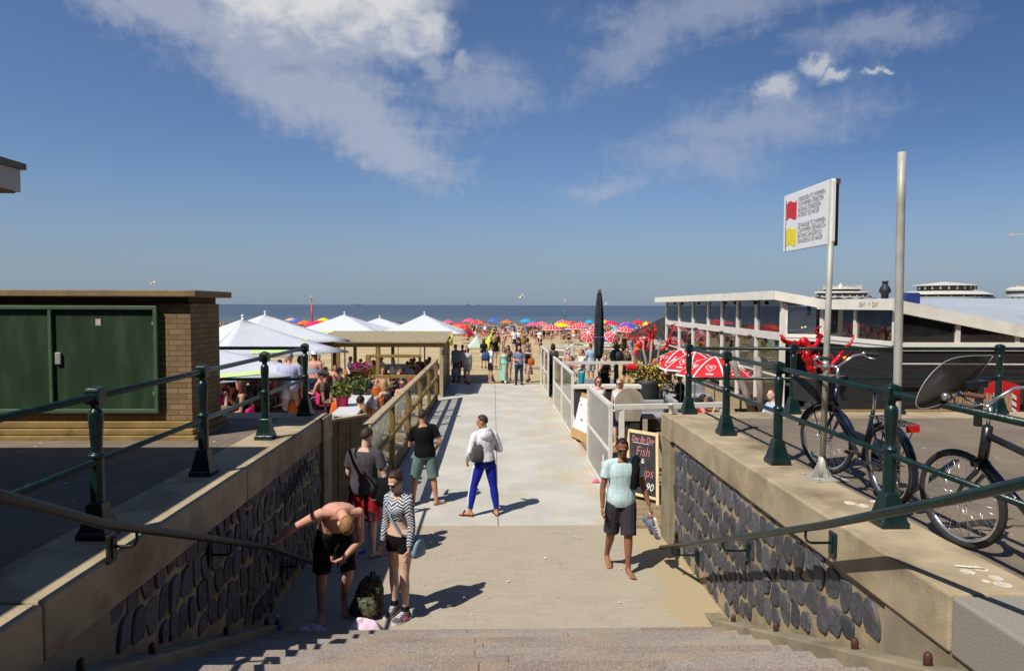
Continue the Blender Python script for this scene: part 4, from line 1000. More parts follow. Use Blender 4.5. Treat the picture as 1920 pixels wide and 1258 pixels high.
root = thing('crane', 'thin crane arm reaching in at the right edge above the pier', 'crane', (qb.x, 325, -1)); mb = MB(); mb.beam(qa, qb, .7, .8); mb.build('jib', m_pier, root); mb = MB(); mb.box(qa + V((0, -.5, -1)), qa + V((1.5, .5, .9))); mb.build('jib_tip', m_pier, root)
mb = MB(); mb.beam((qb.x, 325, -1), qb + V((0, 0, 2)), 2, 2); mb.build('mast', m_pier, root)

# ================================================================ red and grey branch sculptures, planters
m_redp = mat('red gloss paint', s2l((200, 18, 22)), .3, .12, 12, .3, 25, spec=.5)
m_drift = mat('grey driftwood', s2l((150, 138, 124)), .9, .25, 6, .6, 25, mp=(2, 2, .6))
m_pot = mat('dark planter', (.03, .03, .032), .6, .3, 5, .2, 20)
def branches(mb, rnd, p, d, L, r, depth, spread=.7, kink=.25, kids=(2, 3)):
    pts = [V(p)]; rs = [r]; d = V(d).normalized(); n = 4
    for i in range(n):
        d = (d + V((rnd.uniform(-1, 1), rnd.uniform(-1, 1), rnd.uniform(-.6, .9)))*kink).normalized()
        pts.append(pts[-1] + d*L/n); rs.append(r*(1 - .4*(i+1)/n)*rnd.uniform(.85, 1.25))
    mb.tube(pts, rs, 7); mb.sph(pts[-1], rs[-1]*1.15, 0, 7, 4)
    if depth:
        for k in range(rnd.randint(*kids)):
            i = rnd.randint(2, n); dd = (d + V((rnd.uniform(-1, 1), rnd.uniform(-1, 1), rnd.uniform(-.3, 1)))*spread).normalized()
            branches(mb, rnd, pts[i], dd, L*rnd.uniform(.55, .8), rs[i]*.75, depth - 1, spread, kink, kids)
def planter(label, x, y, zg, r, h, r2=None):
    pass
# red painted tree in a black box, before the sea
q = D(1225, 655, 26); root = thing('red_branch_sculpture', 'red painted branches rising from a black box, left of the pavilion', 'sculpture', (q.x, q.y, .1))
rnd = random.Random(4); mb = MB()
for k in range(5): branches(mb, rnd, (q.x + rnd.uniform(-.3, .3), q.y, q.z - .1), (rnd.uniform(-.9, .9), rnd.uniform(-.4, .4), .9), .58, .07, 2, 1.15, .5)
mb.build('branches', m_redp, root)
mb = MB(); mb.box((q.x - .55, q.y - .3, .1), (q.x + .55, q.y + .3, q.z - .02)); mb.build('box', m_pot, root, bevel=.02)
# big gnarled red sculpture before the pavilion corner
q = D(1535, 735, 15.5); root = thing('red_branch_sculpture', 'gnarled bright red branch sculpture behind the railing, beside the sign post', 'sculpture', (q.x, q.y, .1)); mb = MB()
W2 = lambda u, v, y=15.5: D(u, v, y)
for pts, r in (([(1535, 760), (1533, 715), (1520, 695), (1512, 668), (1516, 645)], [.06, .075, .085, .09, .08]), ([(1516, 645), (1490, 645), (1470, 640), (1462, 628)], [.075, .06, .045, .03]),
               ([(1516, 645), (1505, 638), (1520, 655), (1530, 648), (1537, 632), (1528, 618), (1540, 612)], [.07, .08, .07, .06, .045, .03, .018]), ([(1533, 632), (1541, 645)], [.04, .02]),
               ([(1512, 668), (1530, 672), (1535, 685), (1518, 700)], [.06, .065, .05, .05]), ([(1557, 690), (1575, 668), (1590, 648), (1601, 628)], [.05, .045, .04, .02]), ([(1557, 690), (1566, 676), (1554, 662)], [.03, .02, .012]),
               ([(1535, 740), (1550, 705), (1560, 690), (1585, 672), (1600, 660)], [.05, .045, .05, .035, .02])):
    P_ = [W2(u, v, 15.5 + .12*math.sin(i*2.1 + u)) for i, (u, v) in enumerate(pts)]; P2 = []; r2 = []
    for i in range(len(P_) - 1):
        for f in (0, .25, .5, .75): P2.append(P_[i].lerp(P_[i+1], f) + V((random.uniform(-.022, .022), random.uniform(-.022, .022), random.uniform(-.015, .015)))); r2.append((r[i] + (r[i+1] - r[i])*f)*random.uniform(.75, 1.15))
    P2.append(P_[-1]); r2.append(r[-1]*.7); mb.tube(P2, r2, 8)
    for a, rr in zip(P2, r2):
        if random.random() < .5: mb.sph(a + V((random.uniform(-.03, .03), random.uniform(-.03, .01), random.uniform(-.02, .02))), rr*random.uniform(.7, 1.05), 0, 7, 5)
rnd = random.Random(9)
for k in range(9): branches(mb, rnd, W2(1508 + 4*k, 655 + 5*k), (rnd.uniform(-1, 1), rnd.uniform(-.5, .5), rnd.uniform(-.2, .8)), .26, .028, 1, 1.1, .5)
mb.build('branches', m_redp, root); mb = MB(); mb.cyl((q.x, q.y, .1), W2(1535, 757), .3, .3); mb.build('pot', m_pot, root)
# tall driftwood and yellow leaves in a dark pot
m_yleaf = mat('yellow leaf', s2l((196, 168, 62)), .7, .3, 20, spec=.3); m_gleaf = mat('green leaf', s2l((92, 112, 52)), .7, .3, 20, spec=.3); m_pleaf = mat('magenta petals', s2l((205, 62, 150)), .7, .2, 20)
m_rleaf = mat('olive leaf', s2l((140, 132, 60)), .7, .3, 20)
def leaves(mb, rnd, c, rad, n, size, m=0, mats=1, drop=0):
    for _ in range(n):
        d = V((rnd.gauss(0, 1), rnd.gauss(0, 1), rnd.gauss(0, 1))).normalized()*rnd.random()**.4
        p_ = V(c) + V((d.x*rad[0], d.y*rad[1], d.z*rad[2])); a = V((rnd.uniform(-1, 1), rnd.uniform(-1, 1), rnd.uniform(-.6, 1))).normalized(); b_ = a.cross(V((rnd.uniform(-1, 1), rnd.uniform(-1, 1), rnd.uniform(-1, 1)))).normalized()
        s_ = size*rnd.uniform(.6, 1.3); mb.add([p_ - a*s_, p_ + b_*s_*.5, p_ + a*s_, p_ - b_*s_*.5 + a.cross(b_)*s_*.2], [(0, 1, 2, 3)], m + rnd.randrange(mats))
q = G(1213, 783, .15); root = thing('planter', 'tall dark planter with yellow leaved plant and driftwood trunks on the right terrace', 'planter', q)
pots = lambda q, r0, r1, h: [(r0, q.z), (r0*1.15, q.z + h*.35), (r1, q.z + h*.9), (r1*1.03, q.z + h), (r1*.85, q.z + h), (r1*.8, q.z + h*.9)]
ht = D(1213, 712, q.y).z - q.z
mb = MB(); mb.lathe(pots(q, .30, .38, ht), (q.x, q.y, 0), 20); mb.build('pot', m_pot, root)
mb = MB(); rnd = random.Random(2)
for c_ in ((1195, 690), (1225, 688), (1210, 705), (1240, 705), (1185, 700), (1230, 715), (1255, 712)): leaves(mb, rnd, D(c_[0], c_[1], q.y), (.22, .3, .34), 120, .06, 0, 3)
mb.build('foliage', [m_yleaf, m_yleaf, m_rleaf], root)
for pts, r in (([(1205, 715), (1190, 672), (1180, 645)], .05), ([(1208, 715), (1212, 680), (1206, 655), (1207, 640)], .055), ([(1225, 715), (1232, 680), (1236, 655), (1238, 636)], .045), ([(1215, 715), (1219, 680), (1222, 640)], .05)):
    P_ = [D(u, v, q.y + .1*math.sin(u)) for u, v in pts]; mb = MB(); rr = [r*(1.1 - .25*i)*random.uniform(.9, 1.15) for i in range(len(P_))]; mb.tube(P_, rr, 8); mb.sph(P_[-1], rr[-1], 0, 8, 5); mb.build('driftwood_trunk', m_drift, root)
# grey leaning trunks at the pavilion
for k, (pts, lb) in enumerate((([(1410, 772), (1398, 735), (1378, 690), (1372, 660)], 'grey leaning driftwood trunk left of the straight one, before the pavilion glass'), ([(1428, 778), (1425, 720), (1420, 670)], 'straight grey driftwood trunk before the pavilion glass, beside the railing post'))):
    P_ = [D(u, v, 15.2 + .15*k) for u, v in pts]; mb = MB(); mb.tube(P_, [.09, .085, .075, .07][:len(P_)], 9); tag(mb.build('driftwood_trunk', m_drift), lb, 'driftwood')
# round pot with succulent before the beach
q = D(1156, 668, 25.2); root = thing('planter', 'round black bowl planter with a spiky green plant behind the black parasol', 'planter', (q.x, q.y, .15))
mb = MB(); mb.sph(q, .27, 0, 18, 10); mb.cyl((q.x, q.y, .15), (q.x, q.y, q.z - .2), .13, .07); mb.build('pot', m_pot, root)
mb = MB(); rnd = random.Random(6)
for k in range(70):
    a = rnd.uniform(0, 2*PI); e_ = rnd.uniform(.3, 1.4); L_ = rnd.uniform(.2, .4); d = V((math.cos(a)*math.cos(e_), math.sin(a)*math.cos(e_), math.sin(e_))); p_ = q + V((0, 0, .24)); s_ = d.cross(V((0, 0, 1))).normalized()*.035
    mb.add([p_ - s_, p_ + s_, p_ + d*L_*.6 + s_, p_ + d*L_, p_ + d*L_*.6 - s_], [(0, 1, 2, 3, 4)], rnd.randrange(2))
mb.build('foliage', [m_gleaf, m_rleaf], root)
# tipped-up table by the near fence
m_tab = mat('grey wood table top', s2l((164, 150, 128)), .85, .2, 4, .4, 20, mp=(1, 6, 1))
c_ = D(1180, 752, 13.9); root = thing('folding_table', 'grey wooden table with its rounded top tipped upright behind the near fence', 'table', (c_.x, 13.9, .1))
mb = MB(); poly = []
for k in range(25):
    a = PI*k/24; poly.append(V((c_.x + .30*math.cos(a), 13.9, c_.z - .05 + .32*math.sin(a)**.9)))
poly += [V((c_.x - .27, 13.9, c_.z - .42)), V((c_.x + .22, 13.9, c_.z - .42))]
mb.prism(poly, V((0, .04, .0))); mb.build('top', m_tab, root, bevel=.008)
mb = MB(); mb.beam((c_.x, 13.97, .1), (c_.x, 13.97, c_.z - .2), .06, .06, up=(0, 1, 0)); mb.cbox((c_.x, 13.97, c_.z - .44), (.5, .06, .04)); mb.cbox((c_.x, 13.97, .12), (.5, .4, .04)); mb.build('stand', m_lamp, root)
mb = MB(); mb.beam((c_.x + .33, 13.9, .1), (c_.x + .33, 13.9, c_.z - .38), .09, .07, up=(0, 1, 0)); mb.build('leg', m_tab, root)
# dark planter trough along the terrace edge
mb = MB(); q0, q1 = D(1078, 727, 18.6), D(1200, 727, 18.6)
root = thing('bench_wall', 'dark bench wall with a white cap behind the two women in sunglasses', 'bench', ((q0.x + q1.x)/2, 18.6, .1)); mb.box((q0.x, 18.6, .1), (q1.x, 18.8, q0.z - .03)); mb.build('wall', m_pot, root)
mb = MB(); mb.box((q0.x - .04, 18.55, q0.z - .028), (q1.x + .04, 18.95, q0.z + .07)); mb.build('cap', m_wht, root, bevel=.01)
mb = MB(); q = G(1029, 732, 0); mb.box((q.x - .12, q.y - .2, 0), (q.x + .3, q.y + .4, 1.25)); tag(mb.build('waste_bin', m_pot, bevel=.03), 'dark square bin between middle and far glass fences', 'bin')
# terrace decks
m_deck = mat('timber deck', s2l((150, 130, 100)), .9, .25, 5, .5, 14, mp=(.5, 8, 1), spec=.1, dirt=s2l((118, 98, 72)), dirts=1)
mb = MB()
for k in range(70):
    y = 11.0 + k*.3; mb.box((2.35, y, -.1), (14, y + .285, .05 + random.uniform(0, .006)))
tag(mb.build('right_cafe_deck', m_deck), kind='structure')
def cz(x, y): return max(-.03, .95 - (y - 10.8)*.9/15.2)*(1 - max(0, min(1, (x + 3.9)/1.65))**1.3) + .02*math.sin(x*5 + y*3)
mb = MB(); mb.grid(lambda s_, t_: V((-30 + 27.75*s_**.35, 10.8 + 15.4*t_, cz(-30 + 27.75*s_**.35, 10.8 + 15.4*t_))), 40, 40)
tag(mb.build('left_cafe_sand', m_sand), kind='structure')
def lz(y): return max(0, .95 - (y - 10.8)*.9/15.2)
# reed screen and striped banner behind the right terrace railing
m_reeds = mat('brown reed screen', s2l((142, 112, 82)), .95, .45, 5, .8, 30, mp=(14, 14, 1))
q0, q1 = D(1765, 700, 12.6), D(1900, 700, 12.6); zt_ = D(1800, 737, 12.6).z
mb = MB(); x = q0.x; rnd = random.Random(8)
while x < q1.x: mb.cyl((x, 12.6 + rnd.uniform(-.02, .02), .1), (x + rnd.uniform(-.02, .02), 12.6, zt_ + rnd.uniform(-.05, .05)), .012, n=5); x += .022
root = thing('reed_screen', 'brown reed screen behind the far right railing', 'screen', (q0.x, 12.6, .1)); mb.build('reeds', m_reeds, root); mb = MB(); mb.beam((q0.x, 12.63, zt_ - .2), (q1.x, 12.63, zt_ - .2), .02, .04); mb.build('cross_batten', m_wood, root)
root = thing('beach_banner', 'red beach banner with white diagonal stripes behind the near bicycle', 'banner', (q1.x, 12.9, .1)); mb = MB()
P_ = [D(1835, 728, 12.9), D(1875, 712, 12.9), D(1912, 722, 12.9), D(1912, 782, 12.9), D(1880, 790, 12.9), D(1838, 770, 12.9)]; mb.prism(P_, V((0, .03, 0))); mb.build('cloth', m_red, root)
mb = MB()
for k in range(4):
    v = 733 + 13*k; mb.prism([D(1892, v, 12.88), D(1906, v + 10, 12.88), D(1906, v + 18, 12.88), D(1892, v + 9, 12.88)], V((0, .01, 0)))
mb.build('stripes', m_wht, root)
mb = MB(); mb.cyl((P_[1].x, 12.95, .1), P_[1], .03); mb.build('pole', m_alu, root)
mb = MB(); q0, q1 = D(1500, 770, 12.2), D(1900, 775, 12.2); root = thing('low_timber_wall', 'low pale timber wall along the far side of the right railing', 'wall', (q0.x, 12.2, .1)); mb.box((q0.x, 12.2, .1), (q1.x, 12.35, q0.z)); mb.build('boards', m_wood, root)
# ================================================================ people
def skinmat(name, rgb):
    if name in CACHE: return CACHE[name]
    m, t, b = newmat(name); c0 = s2l(rgb); co = objco(t)
    c = t.mix(t.ramp(t.noise(co, 6, 3), .3, .7), c4([x*.9 for x in c0]), c4([min(1, x*1.08) for x in c0]))
    t.put(b.inputs['Base Color'], c); b.inputs['Roughness'].default_value = .55; b.inputs['Specular IOR Level'].default_value = .3
    CACHE[name] = m; return m
SK_P = skinmat('pale skin', (214, 172, 150)); SK_T = skinmat('tanned skin', (190, 136, 104)); SK_R = skinmat('sun reddened skin', (208, 152, 128)); SK_B = skinmat('brown skin', (146, 98, 72))
def hairmat(n, rgb): return mat(n + ' hair', s2l(rgb), .6, .3, 30, .5, 60, spec=.3, mp=(1, 1, .4))
H_BZ = hairmat('buzz cut brown', (60, 49, 43)); H_DK, H_BR, H_BL, H_GR, H_RD = hairmat('dark', (38, 30, 26)), hairmat('brown', (84, 58, 42)), hairmat('blond', (178, 142, 92)), hairmat('grey', (160, 156, 150)), hairmat('light brown', (140, 104, 66))
C_GREY, C_BLACK, C_WHITE = cloth('charcoal', (74, 70, 74)), cloth('black', (26, 26, 28)), cloth('white', (226, 226, 232))
C_NAVY, C_TEAL, C_MINT, C_PINK, C_RED = cloth('navy', (34, 38, 58)), cloth('teal', (24, 150, 160)), cloth('mint', (140, 214, 196)), cloth('pink', (236, 160, 170)), cloth('red', (190, 26, 40))
C_SLATE, C_JEANS, C_BLUE, C_BEIGE, C_LAV, C_YEL, C_MAG, C_GRN, C_ORG = cloth('slate', (120, 130, 152)), cloth('denim', (48, 58, 84)), cloth('blue', (70, 130, 190)), cloth('beige', (188, 172, 144)), cloth('lavender', (176, 178, 206)), cloth('yellow', (214, 196, 60)), cloth('magenta', (196, 30, 100)), cloth('green', (86, 120, 80)), cloth('orange', (226, 110, 40))
m_sole = mat('shoe sole', (.05, .05, .05), .6, .2); m_lens = mat('dark lenses', (.012, .01, .01), .12, .1, spec=.6); m_eye = mat('dark eye', (.02, .015, .012), .3, .1); m_lip = mat('lips', s2l((168, 92, 84)), .5, .1)

TOR = [(-.10, .105, .085), (-.04, .158, .112), (.02, .168, .118), (.10, .158, .108), (.19, .138, .097), (.28, .15, .106), (.37, .172, .115), (.44, .178, .105), (.49, .16, .082), (.525, .105, .066), (.55, .062, .06)]
LEG = [(0, .09), (.25, .088), (.5, .076), (.8, .06), (.95, .056), (1.05, .053), (1.25, .057), (1.4, .054), (1.65, .041), (1.85, .035), (2, .036)]
ARM = [(0, .054), (.2, .053), (.5, .046), (.85, .038), (1, .037), (1.2, .040), (1.45, .036), (1.8, .028), (2, .026)]
def lut(tab, x):
    if x <= tab[0][0]: return tab[0][1:]
    for a, b_ in zip(tab, tab[1:]):
        if x <= b_[0]:
            f = (x - a[0])/(b_[0] - a[0]); return tuple(p + (q-p)*f for p, q in zip(a[1:], b_[1:]))
    return tab[-1][1:]
def poly3(a, b_, c_, s_):
    return a.lerp(b_, s_) if s_ <= 1 else b_.lerp(c_, s_ - 1)

class Body:
    """joint positions in the person's own space: facing +Y, right hand towards +X"""
    def __init__(s, H=1.75, sex='m', lean=(0, 0), side=0, twist=0, la=None, ra=None, ll=None, rl=None, head=(0, 0), ftl=None, ftr=None, build=1.0, seat=None):
        k = s.k = H/1.75; s.sex = sex; s.bw = build
        s.hip = V((0, 0, 0)); S0 = []
        p = V((0, 0, 0)); s.sp = []; n = 12; L = .56*k
        for i in range(-2, n + 1):
            a = R(lean[0] + (lean[1] - lean[0])*max(0, i)/n); sd = R(side)*max(0, i)/n
            d = V((math.sin(sd), math.sin(a), math.cos(a)*math.cos(sd))).normalized()
            s.sp.append(d)
        pos = V((0, 0, 0)); s.pp = {0: V(pos)}
        for i in range(1, n + 1): pos = pos + s.sp[i + 2]*(L/n); s.pp[i] = V(pos)
        pos = V((0, 0, 0))
        for i in (-1, -2): pos = pos - s.sp[2]*(L/n); s.pp[i] = V(pos)
        s.n = n; s.L = L; s.tw = R(twist)
        w_ = (.178 if sex == 'm' else .155)*k*build
        c_, _, X_, F_ = s.frame(.465)
        s.S = {-1: c_ - X_*w_, 1: c_ + X_*w_}
        hx = (.088 if sex == 'm' else .09)*k
        s.Hp = {-1: V((-hx, 0, -.02*k)), 1: V((hx, 0, -.02*k))}
        ua, fa, th, sh = .30*k, .26*k, .43*k, .425*k
        s.E, s.W, s.K, s.A, s.hd = {}, {}, {}, {}, {}
        for sd_, q in ((-1, ll), (1, rl)):
            q = q or ((sd_*.04, .02, -1), (0, -.03, -1))
            s.K[sd_] = s.Hp[sd_] + V(q[0]).normalized()*th; s.A[sd_] = s.K[sd_] + V(q[1]).normalized()*sh
        s.ft = {}
        for sd_, q in ((-1, ftl), (1, ftr)):
            a = R(q[0] if q else -8*sd_*-1*-1); pt_ = R(q[1]) if q and len(q) > 1 else 0
            if not q: a = R(-10*sd_)
            s.ft[sd_] = V((math.sin(-a), math.cos(a), 0))*math.cos(pt_) - V((0, 0, math.sin(pt_)))
        if seat is not None: dz = seat + .1*k
        else: dz = -min(s.A[q].z - .08*k + min(0, s.ft[q].z)*.17*k for q in (-1, 1))
        dz = V((0, 0, dz))
        for d_ in (s.S, s.K, s.A, s.Hp, s.pp):
            for q in d_: d_[q] = d_[q] + dz
        for sd_, q in ((-1, la), (1, ra)):
            q = q or ((sd_*.16, -.03, -1), (sd_*.05, .22, -1))
            if q[0] == 'ik':
                T = V(q[1]); Sx = s.S[sd_]; d = T - Sx; D_ = min(d.length, (ua + fa)*.995); d.normalize(); T = Sx + d*D_
                a_ = (ua*ua - fa*fa + D_*D_)/(2*D_); h = math.sqrt(max(0, ua*ua - a_*a_)); pv = V(q[2]); pv = (pv - d*pv.dot(d)).normalized()
                s.E[sd_] = Sx + d*a_ + pv*h; s.W[sd_] = T; s.hd[sd_] = V(q[3]).normalized() if len(q) > 3 else (T - s.E[sd_]).normalized()
            else:
                s.E[sd_] = s.S[sd_] + V(q[0]).normalized()*ua; s.W[sd_] = s.E[sd_] + V(q[1]).normalized()*fa
                s.hd[sd_] = V(q[2]).normalized() if len(q) > 2 else V(q[1]).normalized()
        c_, T_, X_, F_ = s.frame(.55); hy, hp = R(head[0]), R(head[1])
        nd_ = (T_*.75 + V((0, 0, 1))*.25 + F_*.12).normalized() if lean[1] < 35 else (T_*.9 + F_*.1).normalized()
        s.neck0 = c_ - T_*.03*k
        fw = (Matrix.Rotation(hy, 3, 'Z') @ F_) if lean[1] < 35 else F_
        hz = V((0, 0, 1)) if lean[1] < 35 else T_
        rt = fw.cross(hz).normalized(); fw = hz.cross(rt).normalized()
        up = (hz*math.cos(hp) + fw*math.sin(hp)).normalized(); fw2 = (fw*math.cos(hp) - hz*math.sin(hp)).normalized()
        s.hu, s.hf, s.hr = up, fw2, rt
        s.hc = c_ + nd_*.055*k + up*.105*k + fw2*.018*k      # centre of the head
    def frame(s, t_):                                       # t_ in metres along spine for H=1.75
        f = t_*s.k/s.L*s.n; i = max(-2, min(s.n - 1, math.floor(f))); g = f - i
        c_ = s.pp[i].lerp(s.pp[i+1], min(1, g)) if g <= 1 else s.pp[i+1] + s.sp[s.n + 2]*((g - 1)*s.L/s.n)
        T = s.sp[i + 2].lerp(s.sp[min(i + 3, s.n + 2)], min(1, max(0, g))).normalized()
        a = s.tw*max(0, min(1, t_/.45)); X_ = V((math.cos(a), math.sin(a), 0)); X_ = (X_ - T*X_.dot(T)).normalized()
        return c_, T, X_, T.cross(X_)
    def torso(s, mb, t0, t1, off=0, m=0, n=18, flare=0, sx=1.0, N=None):
        rings = []; N = N or max(4, int((t1 - t0)/.05) + 2)
        for i in range(N):
            t_ = t0 + (t1 - t0)*i/(N-1); a, b_ = lut(TOR, t_)
            bo = 0
            if s.sex == 'f':
                a *= .9 if t_ > .1 else 1.04
                if .13 < t_ < .25: a *= .93
                if .28 < t_ < .44: bo = .028*math.sin(PI*(t_ - .28)/.16)
            a = a*s.k*s.bw*sx + off + flare*(1 - i/(N-1)); b_ = b_*s.k*s.bw + off + flare*(1 - i/(N-1))
            c_, T, X_, F_ = s.frame(t_)
            rings.append([c_ + X_*(a*math.copysign(abs(math.cos(q))**.85, math.cos(q))) + F_*((b_ + (bo if math.sin(q) > 0 else 0))*math.sin(q)) for q in [2*PI*j/n for j in range(n)]])
        mb.loft(rings, m)
    def limb(s, mb, A, B, C, tab, s0, s1, off=0, m=0, n=12, sc=1.0, flare=0, N=9):
        pts, rs = [], []
        for i in range(N):
            f = s0 + (s1 - s0)*i/(N-1); pts.append(poly3(A, B, C, f)); rs.append(lut(tab, f)[0]*s.k*s.bw**.5*sc + off + flare*i/(N-1))
        mb.tube(pts, rs, n, m)
    def leg(s, mb, q, s0, s1, **k): s.limb(mb, s.Hp[q], s.K[q], s.A[q], LEG, s0, s1, **k)
    def arm(s, mb, q, s0, s1, **k): s.limb(mb, s.S[q], s.E[q], s.W[q], ARM, s0, s1, **k)
    def foot(s, mb, q, off=0, m=0, bare=True, lift=0):
        k = s.k; d = s.ft[q].normalized(); x = d.cross(V((0, 0, 1))).normalized(); u = x.cross(d); a = s.A[q] + V((0, 0, -.042*k))
        rings = []
        for t_, w_, h, zz in ((-.062, .012, .02, -.008), (-.055, .026, .032, -.004), (-.02, .033, .042, .004), (.03, .034, .040, .004), (.08, .039, .028, -.008), (.13, .044, .02, -.016), (.165, .042, .016, -.02), (.19, .03, .012, -.024), (.198, .012, .006, -.026)):
            c_ = a + d*(t_*k) + u*(zz*k)
            rings.append([c_ + x*((w_*k + off)*math.cos(2*PI*j/10)) + u*((h*k + off*.8)*math.sin(2*PI*j/10)) for j in range(10)])
        mb.loft(rings, m)
        if bare:
            for i in range(5):
                e = a + d*((.192 - .008*i*i*.35)*k) + x*((-.03 + .0145*i)*k*(-q)) + u*(-.026*k); mb.ell(e, d*.02*k, x*(.011 if i == 0 else .008)*k, u*.011*k, 8, 5, m)
        for i in range(1): mb.cap(s.A[q], a, .036*k + off, .034*k + off, m=m)
    def hand(s, mb, q, curl=.35, m=0, detail=2):
        k = s.k; w_ = s.W[q]; d = s.hd[q]; X_ = V((q, 0, 0)); pn = X_ - d*X_.dot(d)      # palm faces the body: normal = outward
        pn = pn.normalized() if pn.length > .2 else V((0, -1, 0)); sd = d.cross(pn).normalized()
        fw = V((0, 1, 0)); sd = sd if sd.dot(fw) > 0 else -sd                              # thumb side = forwards
        c_ = w_ + d*.05*k
        mb.ell(c_, d*.055*k, sd*.042*k, pn*.017*k, 12, 8, m)
        if detail < 2: mb.ell(w_ + d*.12*k - pn*.012*k, d*.05*k, sd*.034*k, pn*.014*k, 8, 6, m); return
        for i, (o, L) in enumerate(((.030, .072), (.010, .082), (-.011, .076), (-.030, .06))):
            b0 = w_ + d*.088*k + sd*o*k; cu = curl*(1 + .12*i)
            d1 = (d*math.cos(cu) - pn*math.sin(cu)).normalized(); d2 = (d*math.cos(cu*2.2) - pn*math.sin(cu*2.2)).normalized()
            p1 = b0 + d1*L*.52*k; p2 = p1 + d2*L*.48*k
            mb.tube([b0 - d*.02*k, b0, p1, p2, p2 + d2*.006*k], [.0105*k, .0105*k, .0098*k, .0085*k, .003*k], 8, m)
        t0 = w_ + d*.03*k + sd*.03*k; t1 = t0 + (d*.55 + sd*.8 - pn*.2).normalized()*.04*k; t2 = t1 + (d*.9 + sd*.3 - pn*.35).normalized()*.032*k
        mb.tube([t0 - sd*.01*k, t0, t1, t2, t2 + (t2 - t1)*.15], [.014*k, .0135*k, .0115*k, .009*k, .004*k], 8, m)
    def headm(s, mb, m=0, detail=2):
        k = s.k; u, f, r = s.hu, s.hf, s.hr; c_ = s.hc
        mb.cap(s.neck0, c_ - u*.06*k - f*.02*k, .056*k, .052*k, m=m)
        mb.ell(c_ + u*.022*k - f*.012*k, r*.075*k, f*.095*k, u*.096*k, 16, 12, m)
        mb.ell(c_ - u*.045*k + f*.022*k, r*.06*k, f*.066*k, u*.075*k, 14, 10, m)
        mb.ell(c_ - u*.098*k + f*.058*k, r*.026*k, f*.022*k, u*.02*k, 10, 6, m)          # chin
        if detail:
            mb.ell(c_ - u*.025*k + f*.094*k, r*.013*k, f*.024*k, u*.026*k, 8, 6, m)       # nose
            mb.ell(c_ + u*.012*k + f*.083*k, r*.05*k, f*.012*k, u*.012*k, 10, 6, m)       # brow
            for q in (-1, 1): mb.ell(c_ - u*.012*k + r*.076*k*q - f*.012*k, r*.011*k, f*.02*k, u*.033*k, 8, 6, m)   # ears
            mb.ell(c_ - u*.068*k + f*.082*k, r*.022*k, f*.01*k, u*.009*k, 8, 6, m)        # mouth
    def skin(s, detail=2, bare=True, curl=.35, m=0, mb=None):
        mb = mb or MB(); s.torso(mb, -.1, .55, 0, m)
        for q in (-1, 1):
            s.leg(mb, q, 0, 2, m=m); mb.sph(s.Hp[q], .088*s.k, m); s.arm(mb, q, 0, 2, m=m); mb.sph(s.S[q], .056*s.k, m); mb.sph(s.K[q], .055*s.k, m); mb.sph(s.E[q], .038*s.k, m)
            c_, T, X_, F_ = s.frame(.5); mb.cap(c_ + X_*.05*s.k*q, s.S[q] + T*.012*s.k, .05*s.k, .046*s.k, m=m)
            s.foot(mb, q, 0, m, bare); s.hand(mb, q, curl, m, detail)
        s.headm(mb, m, detail); return mb

def remesh(mb, vox, it=3, name='body'):
    me = mb.mesh(name); o = bpy.data.objects.new('tmp', me); COL.objects.link(o)
    a = o.modifiers.new('r', 'REMESH'); a.mode = 'VOXEL'; a.voxel_size = vox; a.use_smooth_shade = True
    b_ = o.modifiers.new('s', 'SMOOTH'); b_.factor = .5; b_.iterations = it
    bpy.context.view_layer.update()
    r = bpy.data.meshes.new_from_object(o.evaluated_get(bpy.context.evaluated_depsgraph_get()))
    bpy.data.objects.remove(o); bpy.data.meshes.remove(me); r.name = name
    return r
TX = bpy.data.textures.new('wrinkle', 'CLOUDS'); TX.noise_scale = .13; TX.noise_depth = 2

